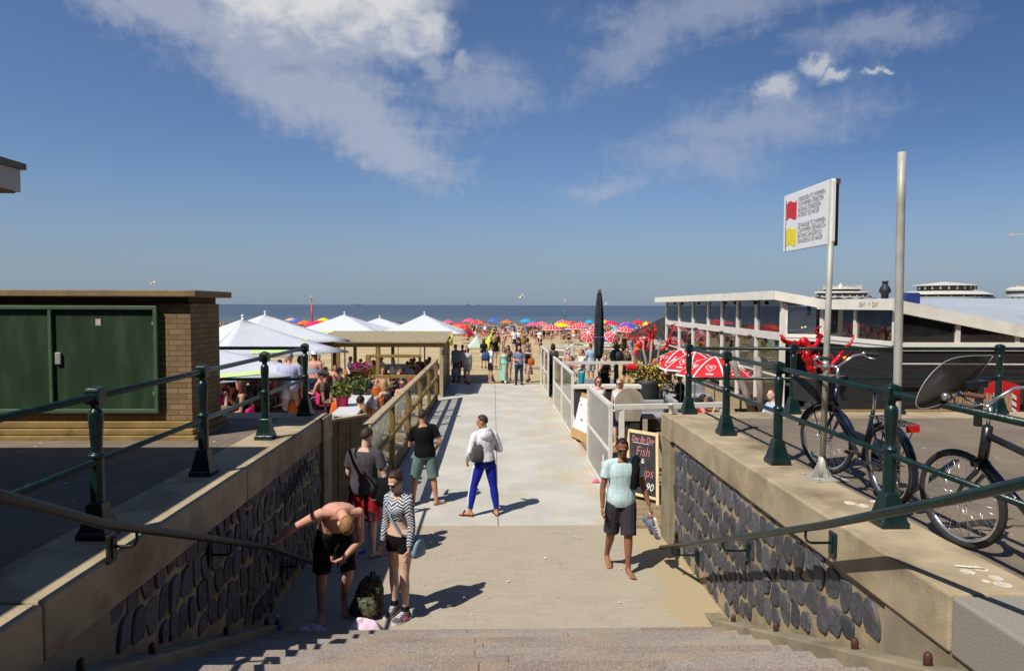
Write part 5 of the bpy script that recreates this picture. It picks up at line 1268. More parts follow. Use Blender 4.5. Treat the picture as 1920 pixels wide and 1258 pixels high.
def garments(b, wear, hair):
    """list of (part name, material, MB, remesh?)"""
    out = []; k = b.k
    for g in wear:
        ty, mt = g[0], g[1]; o = g[2] if len(g) > 2 else {}
        mb = MB(); nm = {'tee': 'shirt', 'top': 'top', 'hoodie': 'hooded_top'}.get(ty, ty)
        if ty in ('tee', 'tank', 'long', 'crop', 'hoodie', 'jacket'):
            lo_ = o.get('lo', -.03); of = o.get('off', .016)*k
            b.torso(mb, lo_, .505 if ty != 'tank' else .47, of, flare=o.get('flare', .012)*k)
            c_, T, X_, F_ = b.frame(.5)
            sl = o.get('sleeve', {'tee': .62, 'long': 1.9, 'crop': 1.9, 'hoodie': 1.86, 'jacket': 1.86, 'tank': 0}[ty])
            for q in (-1, 1):
                if sl:
                    mb.cap(c_ + X_*.06*k*q, b.S[q] + T*.012*k, .052*k + of*.6, .05*k + of*.7); mb.sph(b.S[q], .056*k + of*.8)
                    b.arm(mb, q, 0, sl, off=of*(.9 if sl > 1 else .8), flare=.014*k if sl < 1 else .002)
                else: mb.cap(c_ + X_*.055*k*q - T*.06*k, c_ + X_*.09*k*q + T*.015*k, .05*k + of*.2, .035*k)
            if ty == 'hoodie':
                mb.ell(c_ - F_*.105*k - T*.02*k, X_*.125*k, F_*.07*k, T*.10*k, 12, 8); mb.torus(c_ + T*.04*k - F_*.03*k, T + F_*.35, .092*k, .036*k, 18, 8)
            nm = {'tank': 'vest_top', 'long': 'long_sleeved_top', 'crop': 'cropped_top', 'tee': 'shirt', 'hoodie': 'hooded_top', 'jacket': 'jacket'}[ty]
        elif ty in ('shorts', 'pants', 'leggings'):
            of = o.get('off', .016)*k; end = o.get('end', .9 if ty == 'shorts' else 1.92)
            b.torso(mb, -.09, o.get('hi', .09), of)
            for q in (-1, 1):
                mb.sph(b.Hp[q], .09*k + of); b.leg(mb, q, 0, end, off=of, flare=o.get('flare', .018 if ty == 'shorts' else .006)*k, N=12)
            nm = {'shorts': 'shorts', 'pants': 'trousers', 'leggings': 'leggings'}[ty]
        elif ty in ('dress', 'skirt'):
            of = .014*k; hem = o.get('hem', .12)
            if ty == 'dress': b.torso(mb, .0, .46, of); c_, T, X_, F_ = b.frame(.47); [mb.cap(c_ + X_*.05*k*q - T*.05*k, c_ + X_*.085*k*q + T*.02*k, .03*k, .02*k) for q in (-1, 1)]
            rings = []; n = 26; mid_ = (b.A[-1] + b.A[1])/2; top_, T, X_, F_ = b.frame(.12)
            for i in range(9):
                f = i/8; z = top_.z + (hem - top_.z)*f; cx = top_.lerp(V((mid_.x, mid_.y, hem)), f)
                a, bb_ = .15*k + .09*f*o.get('wide', 1), .11*k + .10*f*o.get('wide', 1)
                rings.append([V((cx.x, cx.y, z)) + X_*a*math.cos(2*PI*j/n)*(1 + .07*f*math.cos(7*2*PI*j/n)) + V((-X_.y, X_.x, 0))*bb_*math.sin(2*PI*j/n)*(1 + .07*f*math.cos(7*2*PI*j/n)) for j in range(n)])
            mb.loft(rings)
        elif ty in ('shoes', 'slides', 'boots'):
            for q in (-1, 1):
                m2 = MB()
                if ty == 'slides':
                    d = b.ft[q].normalized(); x = d.cross(V((0, 0, 1))).normalized(); u = x.cross(d); a = b.A[q] - V((0, 0, .075*k))
                    pol = [a + d*(t_*k) + x*(w_*k) for t_, w_ in ((-.075, -.02), (-.06, .03), (.06, .036), (.14, .05), (.2, .035), (.215, 0), (.2, -.035), (.14, -.05), (.06, -.036), (-.06, -.03))]; m2.prism(pol, -u*.016)
                    m2.tube([a + d*.11*k + x*(.05*k*math.cos(t_)) + u*(.005 + .06*k*math.sin(t_)) for t_ in [PI*i/8 for i in range(9)]], .02, 6, flat=.35, up=d)
                    out.append(('slide', mt, m2, False)); continue
                b.foot(m2, q, .012*k, bare=False); m2.cap(b.A[q] + V((0, 0, .05 if ty == 'boots' else .0)), b.A[q] - V((0, 0, .03)), .044*k, .046*k)
                out.append(('shoe', mt, m2, True))
                d = b.ft[q].normalized(); x = d.cross(V((0, 0, 1))).normalized(); u = x.cross(d); a = b.A[q] - V((0, 0, .062*k)); m3 = MB()
                pol = [a + d*(t_*k) + x*(w_*k) for t_, w_ in ((-.08, -.02), (-.075, .02), (-.05, .042), (.06, .044), (.14, .058), (.19, .045), (.217, .015), (.217, -.015), (.19, -.045), (.14, -.058), (.06, -.044), (-.05, -.042))]; m3.prism(pol, -u*.026*k)
                out.append(('shoe_sole', o.get('sole', m_sole), m3, False))
            continue
        elif ty == 'socks':
            for q in (-1, 1):
                m2 = MB(); m2.cap(b.K[q].lerp(b.A[q], .84), b.A[q], .042*k, .043*k); out.append(('sock', mt, m2, True))
            continue
        elif ty == 'sunglasses':
            u, f, r = b.hu, b.hf, b.hr; c_ = b.hc - u*.004*k
            for q in (-1, 1):
                mb.ell(c_ + f*.1*k + r*.033*k*q, r*.029*k, f*.006, u*.021*k, 12, 6); mb.beam(c_ + f*.095*k + r*.06*k*q + u*.008, c_ - f*.005*k + r*.08*k*q + u*.008, .006, .008, up=tuple(u))
            mb.beam(c_ + f*.104*k - r*.012*k + u*.006, c_ + f*.104*k + r*.012*k + u*.006, .006, .006, up=tuple(u)); out.append(('sunglasses', m_lens, mb, False)); continue
        elif ty == 'eyes':
            u, f, r = b.hu, b.hf, b.hr; c_ = b.hc - u*.006*k
            for q in (-1, 1): mb.ell(c_ + f*.087*k + r*.031*k*q, r*.012*k, f*.006*k, u*.007*k, 8, 5)
            out.append(('eyes', m_eye, mb, False)); mb = MB(); mb.ell(b.hc - u*.068*k + f*.091*k, r*.02*k, f*.005*k, u*.006*k, 8, 5); out.append(('lips', m_lip, mb, False)); continue
        elif ty == 'cap':
            u, f, r = b.hu, b.hf, b.hr; c_ = b.hc + u*.045*k - f*.01*k; mb.ell(c_, r*.086*k, f*.105*k, u*.082*k); o_ = -1 if o.get('back') else 1; mb.ell(c_ + f*.11*k*o_ - u*.01*k, r*.07*k, f*.06*k, u*.012*k, 10, 5); nm = 'cap'
        elif ty == 'beard':
            u, f, r = b.hu, b.hf, b.hr; mb.ell(b.hc - u*.085*k + f*.04*k, r*.064*k, f*.058*k, u*.045*k); nm = 'beard'
        out.append((nm, mt, mb, True))
    if hair:
        ty, mt = hair; mb = MB(); u, f, r = b.hu, b.hf, b.hr; c_ = b.hc; k = b.k
        if ty != 'bald':
            th = .006 if ty == 'crew' else .013
            Rr, Rf, Ru = (.075*k + th, .095*k + th, .097*k + th); C0 = c_ + u*.022*k - f*.012*k
            e_ = R(131 if ty == 'crew' else 141); hx = f*math.cos(e_) + u*math.sin(e_); gx_ = f*math.sin(e_) - u*math.cos(e_); rings = []
            lim = 86 if ty == 'crew' else 97
            for i in range(11):
                th_ = R(4 + (lim - 4)*i/10); ring = []
                for j in range(26):
                    ph = 2*PI*j/26; th2 = th_*(1 + (.05*math.sin(5*ph) + .04*math.sin(9*ph + 1) if i == 10 else 0)); d = hx*math.cos(th2) + (r*math.cos(ph) + gx_*math.sin(ph))*math.sin(th2)
                    ring.append(C0 + r*d.dot(r)*Rr + f*d.dot(f)*Rf + u*d.dot(u)*Ru)
                rings.append(ring)
            rings.append([C0 + (p_ - C0)*.86 for p_ in rings[-1]])
            mb.loft(rings)
            if ty in ('long', 'half'):
                L = .30 if ty == 'long' else .16
                for j in range(7):
                    a = -PI*.15 - PI*.7*j/6; e0 = c_ + r*math.cos(a)*.068*k + f*(math.sin(a)*.075*k) + u*.02*k
                    bk = V((0, 0, -1)) if b.hu.z > .6 else -b.hu
                    mb.tube([e0, e0 + bk*L*.5*k + f*math.sin(a)*.02, e0 + bk*L*k + f*math.sin(a)*.03], [.04*k, .046*k, .022*k], 8)
            if ty in ('pony', 'bun'):
                e0 = c_ - f*.112*k + u*.055*k; mb.sph(e0, .036*k if ty == 'pony' else .046*k)
                if ty == 'pony': mb.tube([e0, e0 - f*.05*k - u*.02*k, e0 - f*.06*k - u*.12*k, e0 - f*.04*k - u*.2*k], [.022*k, .034*k, .03*k, .012*k], 8)
            out.append(('hair', mt, mb, ty in ('long', 'half', 'pony', 'bun')))
    return out

def person(label, loc, rz, skin, wear, hair, detail=1, group=None, curl=.35, bare=True, **pose):
    b = Body(**pose); vox = {2: .0065, 1: .014, 0: .02}[detail]
    me = remesh(b.skin(detail, bare, curl), vox, 3 if detail == 2 else 2)
    root = link('person', me, skin); root.location = loc; root.rotation_euler = (0, 0, R(rz)); tag(root, label, 'person', group)
    for nm, mt, mb, rm in garments(b, wear, hair):
        if rm: o = link(nm, remesh(mb, {2: .009, 1: .014, 0: .02}[detail], 4), mt, root, world=False)
        else: o = mb.build(nm, mt, root, world=False)
        if rm and detail == 2 and nm not in ('shoe', 'hair', 'sock'):
            d = o.modifiers.new('wrinkles', 'DISPLACE'); d.texture = TX; d.strength = .010; d.mid_level = .5; d.texture_coords = 'LOCAL'
        if nm == 'hair' and detail == 2:
            d = o.modifiers.new('locks', 'DISPLACE'); d.texture = TX; d.strength = .012; d.mid_level = .5; d.texture_coords = 'LOCAL'
    root['b'] = 0; del root['b']
    M = Matrix.Translation(loc) @ Matrix.Rotation(R(rz), 4, 'Z')
    return root, b, M
def dist(o, rootP): return o

# ---- pattern materials
m_zig, t, bs_ = newmat('black and white zigzag fabric'); co = objco(t)
sp_ = t.new('ShaderNodeSeparateXYZ'); t.put(sp_.inputs[0], co)
zz = t.math('ADD', t.math('MULTIPLY', sp_.outputs[2], 30), t.math('MULTIPLY', t.math('PINGPONG', t.math('MULTIPLY', t.math('ADD', sp_.outputs[0], t.math('MULTIPLY', sp_.outputs[1],   .6)), 12), 1), 1.6))
zz = t.math('ADD', zz, t.math('MULTIPLY', t.noise(co, 6, 2), 3))
st_ = t.math('GREATER_THAN', t.math('FRACT', zz), .5)
t.put(bs_.inputs['Base Color'], t.mix(st_, (.03, .03, .04, 1), (.62, .62, .66, 1))); bs_.inputs['Roughness'].default_value = .8
m_flor, t, bs_ = newmat('red floral fabric'); co = objco(t)
vo = t.new('ShaderNodeTexVoronoi'); t.put(vo.inputs['Vector'], t.mapping(co, (1, 1, 1), (.03, .05, .02))); vo.inputs['Scale'].default_value = 6.5
dd = t.math('ADD', vo.outputs['Distance'], t.math('MULTIPLY', t.math('SUBTRACT', t.noise(co, 26, 2), .5), .45))
c = t.mix(t.ramp(dd, .30, .27), c4(s2l((178, 16, 34))), c4(s2l((224, 220, 228))))
c = t.mix(t.math('GREATER_THAN', t.noise(t.mapping(co, loc=(3, 1, 2)), 5, 2), .56), c, (.012, .012, .016, 1))
t.put(bs_.inputs['Base Color'], c); bs_.inputs['Roughness'].default_value = .8
m_camo, t, bs_ = newmat('camouflage fabric'); co = objco(t)
c = t.mix(t.math('GREATER_THAN', t.noise(co, 16, 2), .5), c4(s2l((66, 72, 44))), c4(s2l((28, 28, 24))))
c = t.mix(t.math('GREATER_THAN', t.noise(t.mapping(co, loc=(3, 3, 0)), 22, 2), .56), c, c4(s2l((112, 92, 58))))
c = t.mix(t.math('GREATER_THAN', t.noise(t.mapping(co, loc=(1, 7, 2)), 28, 2), .6), c, c4(s2l((84, 108, 84))))
t.put(bs_.inputs['Base Color'], c); bs_.inputs['Roughness'].default_value = .85
m_pat, t, bs_ = newmat('dark patterned skirt'); co = objco(t)
c = t.mix(t.math('GREATER_THAN', t.noise(co, 24, 3), .52), c4(s2l((62, 56, 66))), c4(s2l((190, 178, 176))))
t.put(bs_.inputs['Base Color'], c); bs_.inputs['Roughness'].default_value = .85

# ---- the six people near the steps
# bending man
pm = G(627, 1160, 0); pm.z = 0
rzm = 200
Mi = (Matrix.Translation(pm) @ Matrix.Rotation(R(rzm), 4, 'Z')).inverted()
grip = hit_x(513, 1024, -2.39) + V((.0, 0, .03))
C_SWIM = cloth('black swim shorts', (30, 27, 30))
person('shirtless man in black shorts bending over and gripping the left handrail', pm, rzm, SK_R, [('shorts', C_SWIM, {'end': .92, 'off': .016, 'flare': .022})], ('crew', H_RD), 2, bare=True, curl=.7,
       H=1.86, lean=(12, 86), side=-8, twist=-14, build=1.1, head=(0, 34), ra=('ik', tuple(Mi @ grip), (.6, -.3, .4), tuple(Mi.to_3x3() @ V((-.5, -.55, -.35)))), la=('ik', (-.07, .27, .80), (-1, .1, .25), (.9, .05, -.25)),
       rl=((.10, -.04, -1), (.02, -.06, -1)), ll=((-.10, .42, -1), (.02, -.70, -.85)), ftl=(0, 45), ftr=(-6, 0))
bq = pm
mb = MB(); q = Matrix.Translation(pm) @ Matrix.Rotation(R(rzm), 4, 'Z')
# woman in zigzag top
pw = G(750, 1154, 0)
C_BSH = cloth('black short shorts', (20, 19, 21))
rw, bw_, Mw = person('woman in zigzag cropped top and black shorts standing in trainers beside the bending man', pw, 146, SK_P,
       [('crop', m_zig, {'lo': .245, 'off': .01, 'flare': .0}), ('shorts', C_BSH, {'end': .33, 'off': .009, 'flare': .0, 'hi': .055}), ('socks', C_BLACK), ('shoes', cloth('grey pink trainer', (96, 82, 92)), {'sole': mat('white sole', (.6, .6, .6), .6)}), ('sunglasses', None), ('eyes', None)], ('bun', hairmat('deep brown', (62, 44, 38))), 2, bare=False,
       H=1.71, sex='f', lean=(0, 4), head=(6, 20), la=((-.14, -.02, -1), (-.02, .2, -1)), ra=((.16, .0, -1), (.05, .18, -1)), ll=((-.05, .10, -1), (0, -.06, -1)), rl=((.04, -.03, -1), (.02, -.06, -1)), ftl=(-8, 0), ftr=(8, 0))
m_pinkp = mat('pink shoe stripe', s2l((214, 60, 130)), .5)
# man in grey tee
pg = G(684, 1043, 0)
rg, bg_, Mg = person('man in charcoal tee and red floral shorts seen from behind at the timber gate', pg, -12, SK_P,
       [('tee', C_GREY, {'lo': -.06, 'off': .02, 'flare': .02}), ('shorts', m_flor, {'end': .95, 'off': .024, 'flare': .04})], ('crew', H_BZ), 2,
       H=1.84, build=1.08, lean=(0, 6), head=(-18, 14), ra=((.35, -.1, -1), (-.35, .85, -.05)), la=((-.2, .0, -1), (.1, .6, -.7)), ll=((-.08, .03, -1), (-.02, -.04, -1)), rl=((.06, .0, -1), (.02, -.03, -1)), ftr=(-40, 0), ftl=(18, 0))
# man in black tee
pk = G(797, 945, 0)
rk, bk_, Mk = person('man in black tee and grey green shorts seen from behind, leaning towards the timber railing', pk, 8, SK_T,
       [('tee', cloth('jet black', (18, 18, 20)), {'lo': -.04, 'off': .016, 'flare': .014}), ('shorts', cloth('grey green', (104, 124, 120)), {'end': .98, 'off': .022, 'flare': .026}), ], ('crew', H_BZ), 2,
       H=1.72, build=1.05, lean=(2, 8), side=-9, head=(-24, 12), ra=((.5, -.28, -1), (-.25, .65, -.6)), la=((-.2, .2, -1), (.2, .9, .0)), ll=((-.22, .12, -1), (-.08, -.05, -1)), rl=((.16, -.05, -1), (.12, -.12, -1)), ftr=(-55, 0), ftl=(10, 0))
# man in white hooded top
ph = G(909, 966, 0)
C_TRK = cloth('royal blue', (28, 44, 156))
rh, bh_, Mh = person('man in white hooded top and blue striped track trousers seen from behind on the walkway', ph, 22, SK_T,
       [('hoodie', C_WHITE, {'off': .02, 'flare': .0, 'lo': .0}), ('pants', C_TRK, {'off': .014, 'end': 1.9, 'flare': -.004}), ('slides', cloth('brown slide', (92, 74, 60)))], ('crew', H_BZ), 2,
       H=1.73, lean=(2, 5), head=(52, 10), la=((-.34, -.02, -1), (.1, .75, -.75)), ra=((.42, -.12, -1), (-.25, .9, .15)), ll=((-.26, .12, -1), (-.14, .02, -1)), rl=((.14, -.06, -1), (.12, -.1, -1)), ftl=(48, 0), ftr=(-12, 0))
# walking man in pale teal tee
pt_ = G(1163, 1070, 0)
C_PT = cloth('pale teal', (188, 212, 212)); C_DSH = cloth('dark plum grey', (58, 52, 58))
rt_, bt_, Mt = person('barefoot man in pale teal tee and dark shorts walking up from the chalkboard', pt_, 184, SK_B,
       [('tee', C_PT, {'lo': -.07, 'off': .016, 'flare': .012, 'sleeve': .55}), ('shorts', C_DSH, {'end': 1.0, 'off': .022, 'flare': .028}), ('sunglasses', None), ('eyes', None)], ('crew', H_DK), 2,
       H=1.83, build=1.03, lean=(1, 3), head=(-12, 14), ra=((.22, -.02, -1), (.04, .16, -1)), la=((-.36, .02, -1), (-.28, .32, -1)), ll=((.03, .24, -1), (.0, .02, -1)), rl=((.05, -.16, -1), (.02, -.55, -1)), ftl=(6, 0), ftr=(0, 18))
def at_(M, p): return M @ V(p)

# ---- what they carry
m_blackn = cloth('black nylon', (22, 21, 24)); m_lb = cloth('light blue leather', (128, 152, 172), .5); m_gb = cloth('grey bag', (92, 86, 90))
def soft_bag(name, label, cat, M, c_, sz, m_, strap=None, extra=None):
    root = thing(name, label, cat, M @ V(c_)); R3 = M.to_3x3(); x, y, z = R3 @ V((1, 0, 0)), R3 @ V((0, 1, 0)), V((0, 0, 1)); o = M @ V(c_)
    mb = MB(); rings = []
    for f, a, b_ in ((0, .8, .75), (.06, .98, 1), (.4, 1, 1.0), (.75, .92, .8), (.95, .82, .5), (1, .75, .25)):
        rings.append([o + x*(sz[0]*a*math.copysign(abs(math.cos(q))**.6, math.cos(q))) + y*(sz[1]*b_*math.copysign(abs(math.sin(q))**.6, math.sin(q))) + z*(sz[2]*(f*2 - 1)) for q in [2*PI*j/20 for j in range(20)]])
    mb.loft(rings); mb.build('body', m_, root)
    if strap:
        mb = MB(); mb.tube([M @ V(p) for p in strap], .013, 6, flat=.35); mb.build('strap', m_, root)
    return root, o, x, y, z
b = bg_; c_, T, X_, F_ = b.frame(.5)
strap = [c_ - X_*.12 + T*.075 - F_*.01, c_ - X_*.10 - T*.02 - F_*.125, b.frame(.36)[0] - F_*.145 - X_*.03, b.frame(.2)[0] - F_*.14 + X_*.09, b.frame(.06)[0] - F_*.09 + X_*.2, b.frame(.0)[0] + X_*.27]
soft_bag('shoulder_bag', 'large black shoulder bag hanging at the hip of the man in floral shorts', 'bag', Mg, b.frame(-.04)[0] + X_*.29, (.20, .07, .20), m_blackn, strap)
b = bw_; c_, T, X_, F_ = b.frame(.5)
strap = [c_ + X_*.11 + T*.06, c_ + X_*.07 + F_*.12 - T*.06, b.frame(.3)[0] + F_*.155, b.frame(.12)[0] + F_*.13 - X_*.12, b.frame(.0)[0] - X_*.22 + F_*.0]
soft_bag('handbag', 'light blue handbag with a strap across the woman in the zigzag top', 'bag', Mw, b.frame(-.10)[0] - X_*.23 - F_*.06, (.045, .11, .10), m_lb, strap)
b = bh_; c_, T, X_, F_ = b.frame(.12)
soft_bag('pouch_bag', 'grey pouch bag carried under the arm of the man in the white hooded top', 'bag', Mh, c_ - X_*.18 - F_*.10 + T*.05, (.11, .045, .13), m_gb, [c_ - X_*.1 - F_*.13 + T*.2, c_ - X_*.2 - F_*.08 + T*.24, c_ - X_*.24 + T*.28])
# stripes on the track trousers are part of the trousers
tr_ = [o for o in rh.children if o.name.startswith('trousers')][0]
b = bh_
for dq in (-.022, 0, .022):
    mb = MB()
    for q in (-1, 1):
        pts = []
        for i in range(14):
            s_ = .05 + 1.8*i/13; p_ = poly3(b.Hp[q], b.K[q], b.A[q], s_); r_ = lut(LEG, s_)[0]*b.k + .017; pts.append(p_ + V((q*r_*math.cos(dq*9), r_*math.sin(dq*9), 0)))
        mb.tube(pts, .0075, 6, flat=.6)
    st = mb.build('side_stripe', C_WHITE, tr_, world=False); st['kind'] = 'stuff'; del st['kind']
hh = [o for o in rh.children if o.name.startswith('hooded_top')][0]
mb = MB(); mb2 = MB(); b.torso(mb, .0, .03, .026); mb.build('waistband', C_NAVY, hh, world=False)
# jacket over the shoulder and trainers in the hand of the walking man
b = bt_; mb = MB(); c_, T, X_, F_ = b.frame(.5); Sx = b.S[-1]
for j in range(5):
    o_ = (j - 2)*.03
    mb.tube([Sx + V((.05 + o_*.2, .1 + o_*.3, -.30)), Sx + V((.03, .1 + o_*.5, -.08)), Sx + V((.0 + o_*.4, .02 + o_, .075)), Sx + V((-.03, -.09 + o_*.5, -.05)), Sx + V((-.05, -.1 + o_*.3, -.32))], [.05, .06, .055, .06, .045], 8)
me = remesh(mb, .012, 4, 'jacket'); o = link('jacket', me, cloth('jet black', (18, 18, 20))); o.matrix_world = Mt; tag(o, 'black jacket slung over the shoulder of the man in the pale teal tee', 'jacket')
d_ = o.modifiers.new('wrinkles', 'DISPLACE'); d_.texture = TX; d_.strength = .04; d_.texture_coords = 'LOCAL'
def trainer(label, o_, fwd, up, m_, m_stripe, col_in):
    fwd, up = V(fwd).normalized(), V(up).normalized(); x = fwd.cross(up).normalized(); up = x.cross(fwd)
    root = thing('trainer', label, 'shoe', o_); mb = MB(); rings = []
    for t_, w_, h in ((-.13, .02, .06), (-.12, .036, .085), (-.06, .04, .088), (0, .042, .075), (.06, .047, .055), (.11, .048, .042), (.15, .036, .034), (.165, .015, .02)):
        rings.append([V(o_) + fwd*t_ + x*(w_*math.cos(q)) + up*(h*.5 + h*.5*math.sin(q)) for q in [2*PI*j/14 for j in range(14)]])
    mb.loft(rings); mb.build('upper', m_, root)
    mb = MB(); pol = [V(o_) + fwd*t_ + x*w_ for t_, w_ in ((-.135, -.02), (-.135, .02), (-.1, .042), (.05, .05), (.12, .05), (.17, .02), (.17, -.02), (.12, -.05), (.05, -.05), (-.1, -.042))]; mb.prism(pol, -up*.028); mb.build('sole', m_wht, root)
    for q in (-1, 1):
        for i in range(3):
            p_ = V(o_) + fwd*(-.01 + .035*i) + x*(.043*q); mb = MB(); mb.beam(p_ + up*.005, p_ + up*.05 - fwd*.02 - x*.008*q, .012, .006, up=tuple(x)); mb.build('side_stripe', m_stripe, root)
    mb = MB(); mb.ell(V(o_) - fwd*.07 + up*.09, fwd*.045, x*.03, up*.012, 10, 6); mb.build('lining', col_in, root)
hl_ = Mt @ (b.W[-1] + b.hd[-1]*.12)
trainer('outer grey trainer with white stripes held by the walking man in pale teal', hl_ + V((.035, -.03, -.17)), (.25, -.1, -1), (-.9, -.3, -.25), cloth('grey suede', (120, 118, 122)), C_WHITE, C_BLUE)
trainer('inner grey trainer held close to the leg of the walking man in pale teal', hl_ + V((.0, .09, -.15)), (.2, .1, -1), (-.95, .1, -.2), cloth('grey suede', (120, 118, 122)), C_WHITE, C_BLUE)
# trainers of the woman: laces and pink flash
for sh_ in [o for o in rw.children if o.name.startswith('shoe') and 'sole' not in o.name]:
    q = -1 if sh_.name == 'shoe' else 1
for q in (-1, 1):
    b = bw_; d = b.ft[q].normalized(); x = d.cross(V((0, 0, 1))).normalized(); a = b.A[q] - V((0, 0, .04))
    sh_ = sorted([o for o in rw.children if o.name.startswith('shoe') and 'sole' not in o.name], key=lambda o: o.name)[0 if q < 0 else 1]
    mb = MB()
    for i in range(4): mb.beam(a + d*(.055 + .02*i) - x*.026 + V((0, 0, .05 - .011*i)), a + d*(.06 + .02*i) + x*.026 + V((0, 0, .05 - .011*i)), .009, .008)
    mb.build('laces', C_WHITE, sh_, world=False)
    mb = MB(); mb.tube([a + d*-.03 - x*.046*-q*-1, a + d*.03 + x*.05*q, a + d*.09 + x*.052*q - V((0, 0, .008))], [.006, .012, .004], 6); mb.build('side_flash', m_pinkp, sh_, world=False)
# camouflage backpack on the paving
q = G(690, 1152, 0); root = thing('backpack', 'camouflage backpack standing on the paving between the bending man and the woman', 'backpack', q)
def bpk(mb, c_, sx, sy, h, z0=0, tw=0):
    rings = []
    for f, a in ((0, .82), (.04, .96), (.3, 1.04), (.6, .95), (.82, .78), (.95, .5), (1, .2)):
        rings.append([V(c_) + V((sx*a*math.copysign(abs(math.cos(p))**.7, math.cos(p)) + .06*f*f, sy*a*math.copysign(abs(math.sin(p))**.7, math.sin(p)), z0 + h*f)) for p in [2*PI*j/22 for j in range(22)]])
    mb.loft(rings)
mb = MB(); bpk(mb, q, .17, .12, .47); o = mb.build('main_bag', m_camo, root); d_ = o.modifiers.new('w', 'DISPLACE'); d_.texture = TX; d_.strength = .03
mb = MB(); bpk(mb, q + V((0, -.12, 0)), .13, .06, .24, .03); mb.build('front_pocket', m_camo, root)
mb = MB(); bpk(mb, q + V((-.17, 0, 0)), .05, .07, .2, .03); mb.build('side_pocket', m_camo, root)
mb = MB(); mb.tube([q + V((.02, .05, .43)), q + V((.04, .04, .5)), q + V((.07, .03, .5)), q + V((.08, .02, .44))], .012, 6, flat=.5); mb.build('grab_handle', m_blackn, root)
mb = MB()
for s_ in (-1, 1): mb.tube([q + V((.07*s_ + .04, .1, .42)), q + V((.1*s_, .17, .3)), q + V((.13*s_, .16, .12)), q + V((.14*s_, .11, .04))], .025, 6, flat=.3)
mb.build('shoulder_straps', m_blackn, root)
def crumple(name, label, cat, c_, rx, ry, h, m_, seed, wr=.05):
    rnd = random.Random(seed); ph_ = [rnd.uniform(0, 6) for _ in range(6)]
    mb = MB()
    def fn(u, v):
        a = 2*PI*u; r_ = v; w_ = 1 + .18*math.sin(3*a + ph_[0]) + .1*math.sin(5*a + ph_[1])
        z = h*max(0, (1 - r_**2.2))*(1 + .3*math.sin(2*a + ph_[2])) + wr*.5*math.sin(7*r_ + 3*a + ph_[3])*r_*(1 - r_) + .004
        return V(c_) + V((rx*w_*r_*math.cos(a), ry*w_*r_*math.sin(a), z))
    mb.grid(fn, 36, 9); o = mb.build(name, m_, fix=True); tag(o, label, cat); d_ = o.modifiers.new('w', 'DISPLACE'); d_.texture = TX; d_.strength = .03
    return o
crumple('crumpled_towel', 'pale pink crumpled towel on the top of the landing edge, in the sun', 'towel', G(681, 1184, .0) + V((0, .02, .01)), .2, .13, .11, cloth('pale pink', (232, 200, 216)), 3)
crumple('crumpled_clothes', 'crumpled grey white clothes on the shaded landing edge', 'clothes', G(577, 1190, .0) + V((0, .03, .01)), .17, .11, .07, cloth('grey white', (190, 188, 204)), 8)
q = G(521, 1192, 0); mb = MB(); mb.lathe([(.032, 0), (.036, .02), (.036, .12), (.034, .15), (.014, .2), (.014, .215)], q, 14)
root = thing('water_bottle', 'blue plastic water bottle on the shaded paving beside the left kerb', 'bottle', q); mb.build('bottle', mat('blue bottle plastic', s2l((60, 90, 140)), .2, .1), root); mb = MB(); mb.cyl(q + V((0, 0, .2)), q + V((0, 0, .235)), .017); mb.build('cap', m_wht, root)
for k, (u, v, a) in enumerate(((668, 1036, .3), (648, 1042, -.2))):
    q = G(u, v, .0); mb = MB(); x, y = V((math.cos(a), math.sin(a), 0)), V((-math.sin(a), math.cos(a), 0)); pol = [q + x*t_ + y*w_ for t_, w_ in ((-.13, -.025), (-.13, .025), (0, .035), (.1, .045), (.14, .02), (.14, -.02), (.1, -.045), (0, -.035))]
    root = thing('flip_flop', ('blue flip flop lying on the paving behind the bending man, right one', 'dark flip flop lying on the paving behind the bending man, left one')[k], 'flip flop', q); mb.prism([p + V((0, 0, .002)) for p in pol], V((0, 0, .018))); mb.build('sole', (C_BLUE, C_BLACK)[k], root)
    mb = MB(); mb.tube([q + x*.02 + y*.035 + V((0, 0, .02)), q + x*.07 + V((0, 0, .055)), q + x*.02 - y*.035 + V((0, 0, .02))], .008, 6); mb.build('strap', C_WHITE, root)
q = G(628, 1166, 0)
# ================================================================ people farther along the walkway
def stand(i=0): return dict(ll=((-.05, .05*(i % 3 - 1), -1), (0, -.05, -1)), rl=((.06, -.05*(i % 2), -1), (0, -.06, -1)))
WALK = dict(ll=((0, .28, -1), (0, -.02, -1)), rl=((0, -.18, -1), (0, -.42, -1)), la=((-.14, -.25, -1), (0, .1, -1)), ra=((.14, .25, -1), (0, .45, -1)))
PHONE = dict(la=((-.25, .1, -1), (.55, .8, .05)), ra=((.25, .1, -1), (-.55, .8, .05)))
SH_B, SH_W = cloth('black shoe', (24, 22, 22)), cloth('white shoe', (216, 214, 210))
def P1(u, v, rz, label, skin, wear, hair, detail=1, z=0, **pose): return person(label, G(u, v, z), rz, skin, wear, hair, detail, **pose)
C_LG, C_CREAM = cloth('light grey', (186, 184, 184)), cloth('cream', (222, 214, 196))
r1 = P1(855, 716, 150, 'older man in pale blue tee and grey trousers beside the pergola', SK_R, [('tee', cloth('pale blue', (150, 178, 206))), ('pants', cloth('grey', (96, 98, 106))), ('shoes', SH_B)], ('crew', H_GR), H=1.76, head=(-10, 10), **stand(0))
P1(876, 720, 170, 'woman in pale grey top and beige shorts in the pergola shadow', SK_R, [('tee', C_LG), ('shorts', C_BEIGE, {'end': .7}), ('shoes', SH_B), ('sunglasses', None)], ('half', H_DK), H=1.70, sex='f', **WALK)
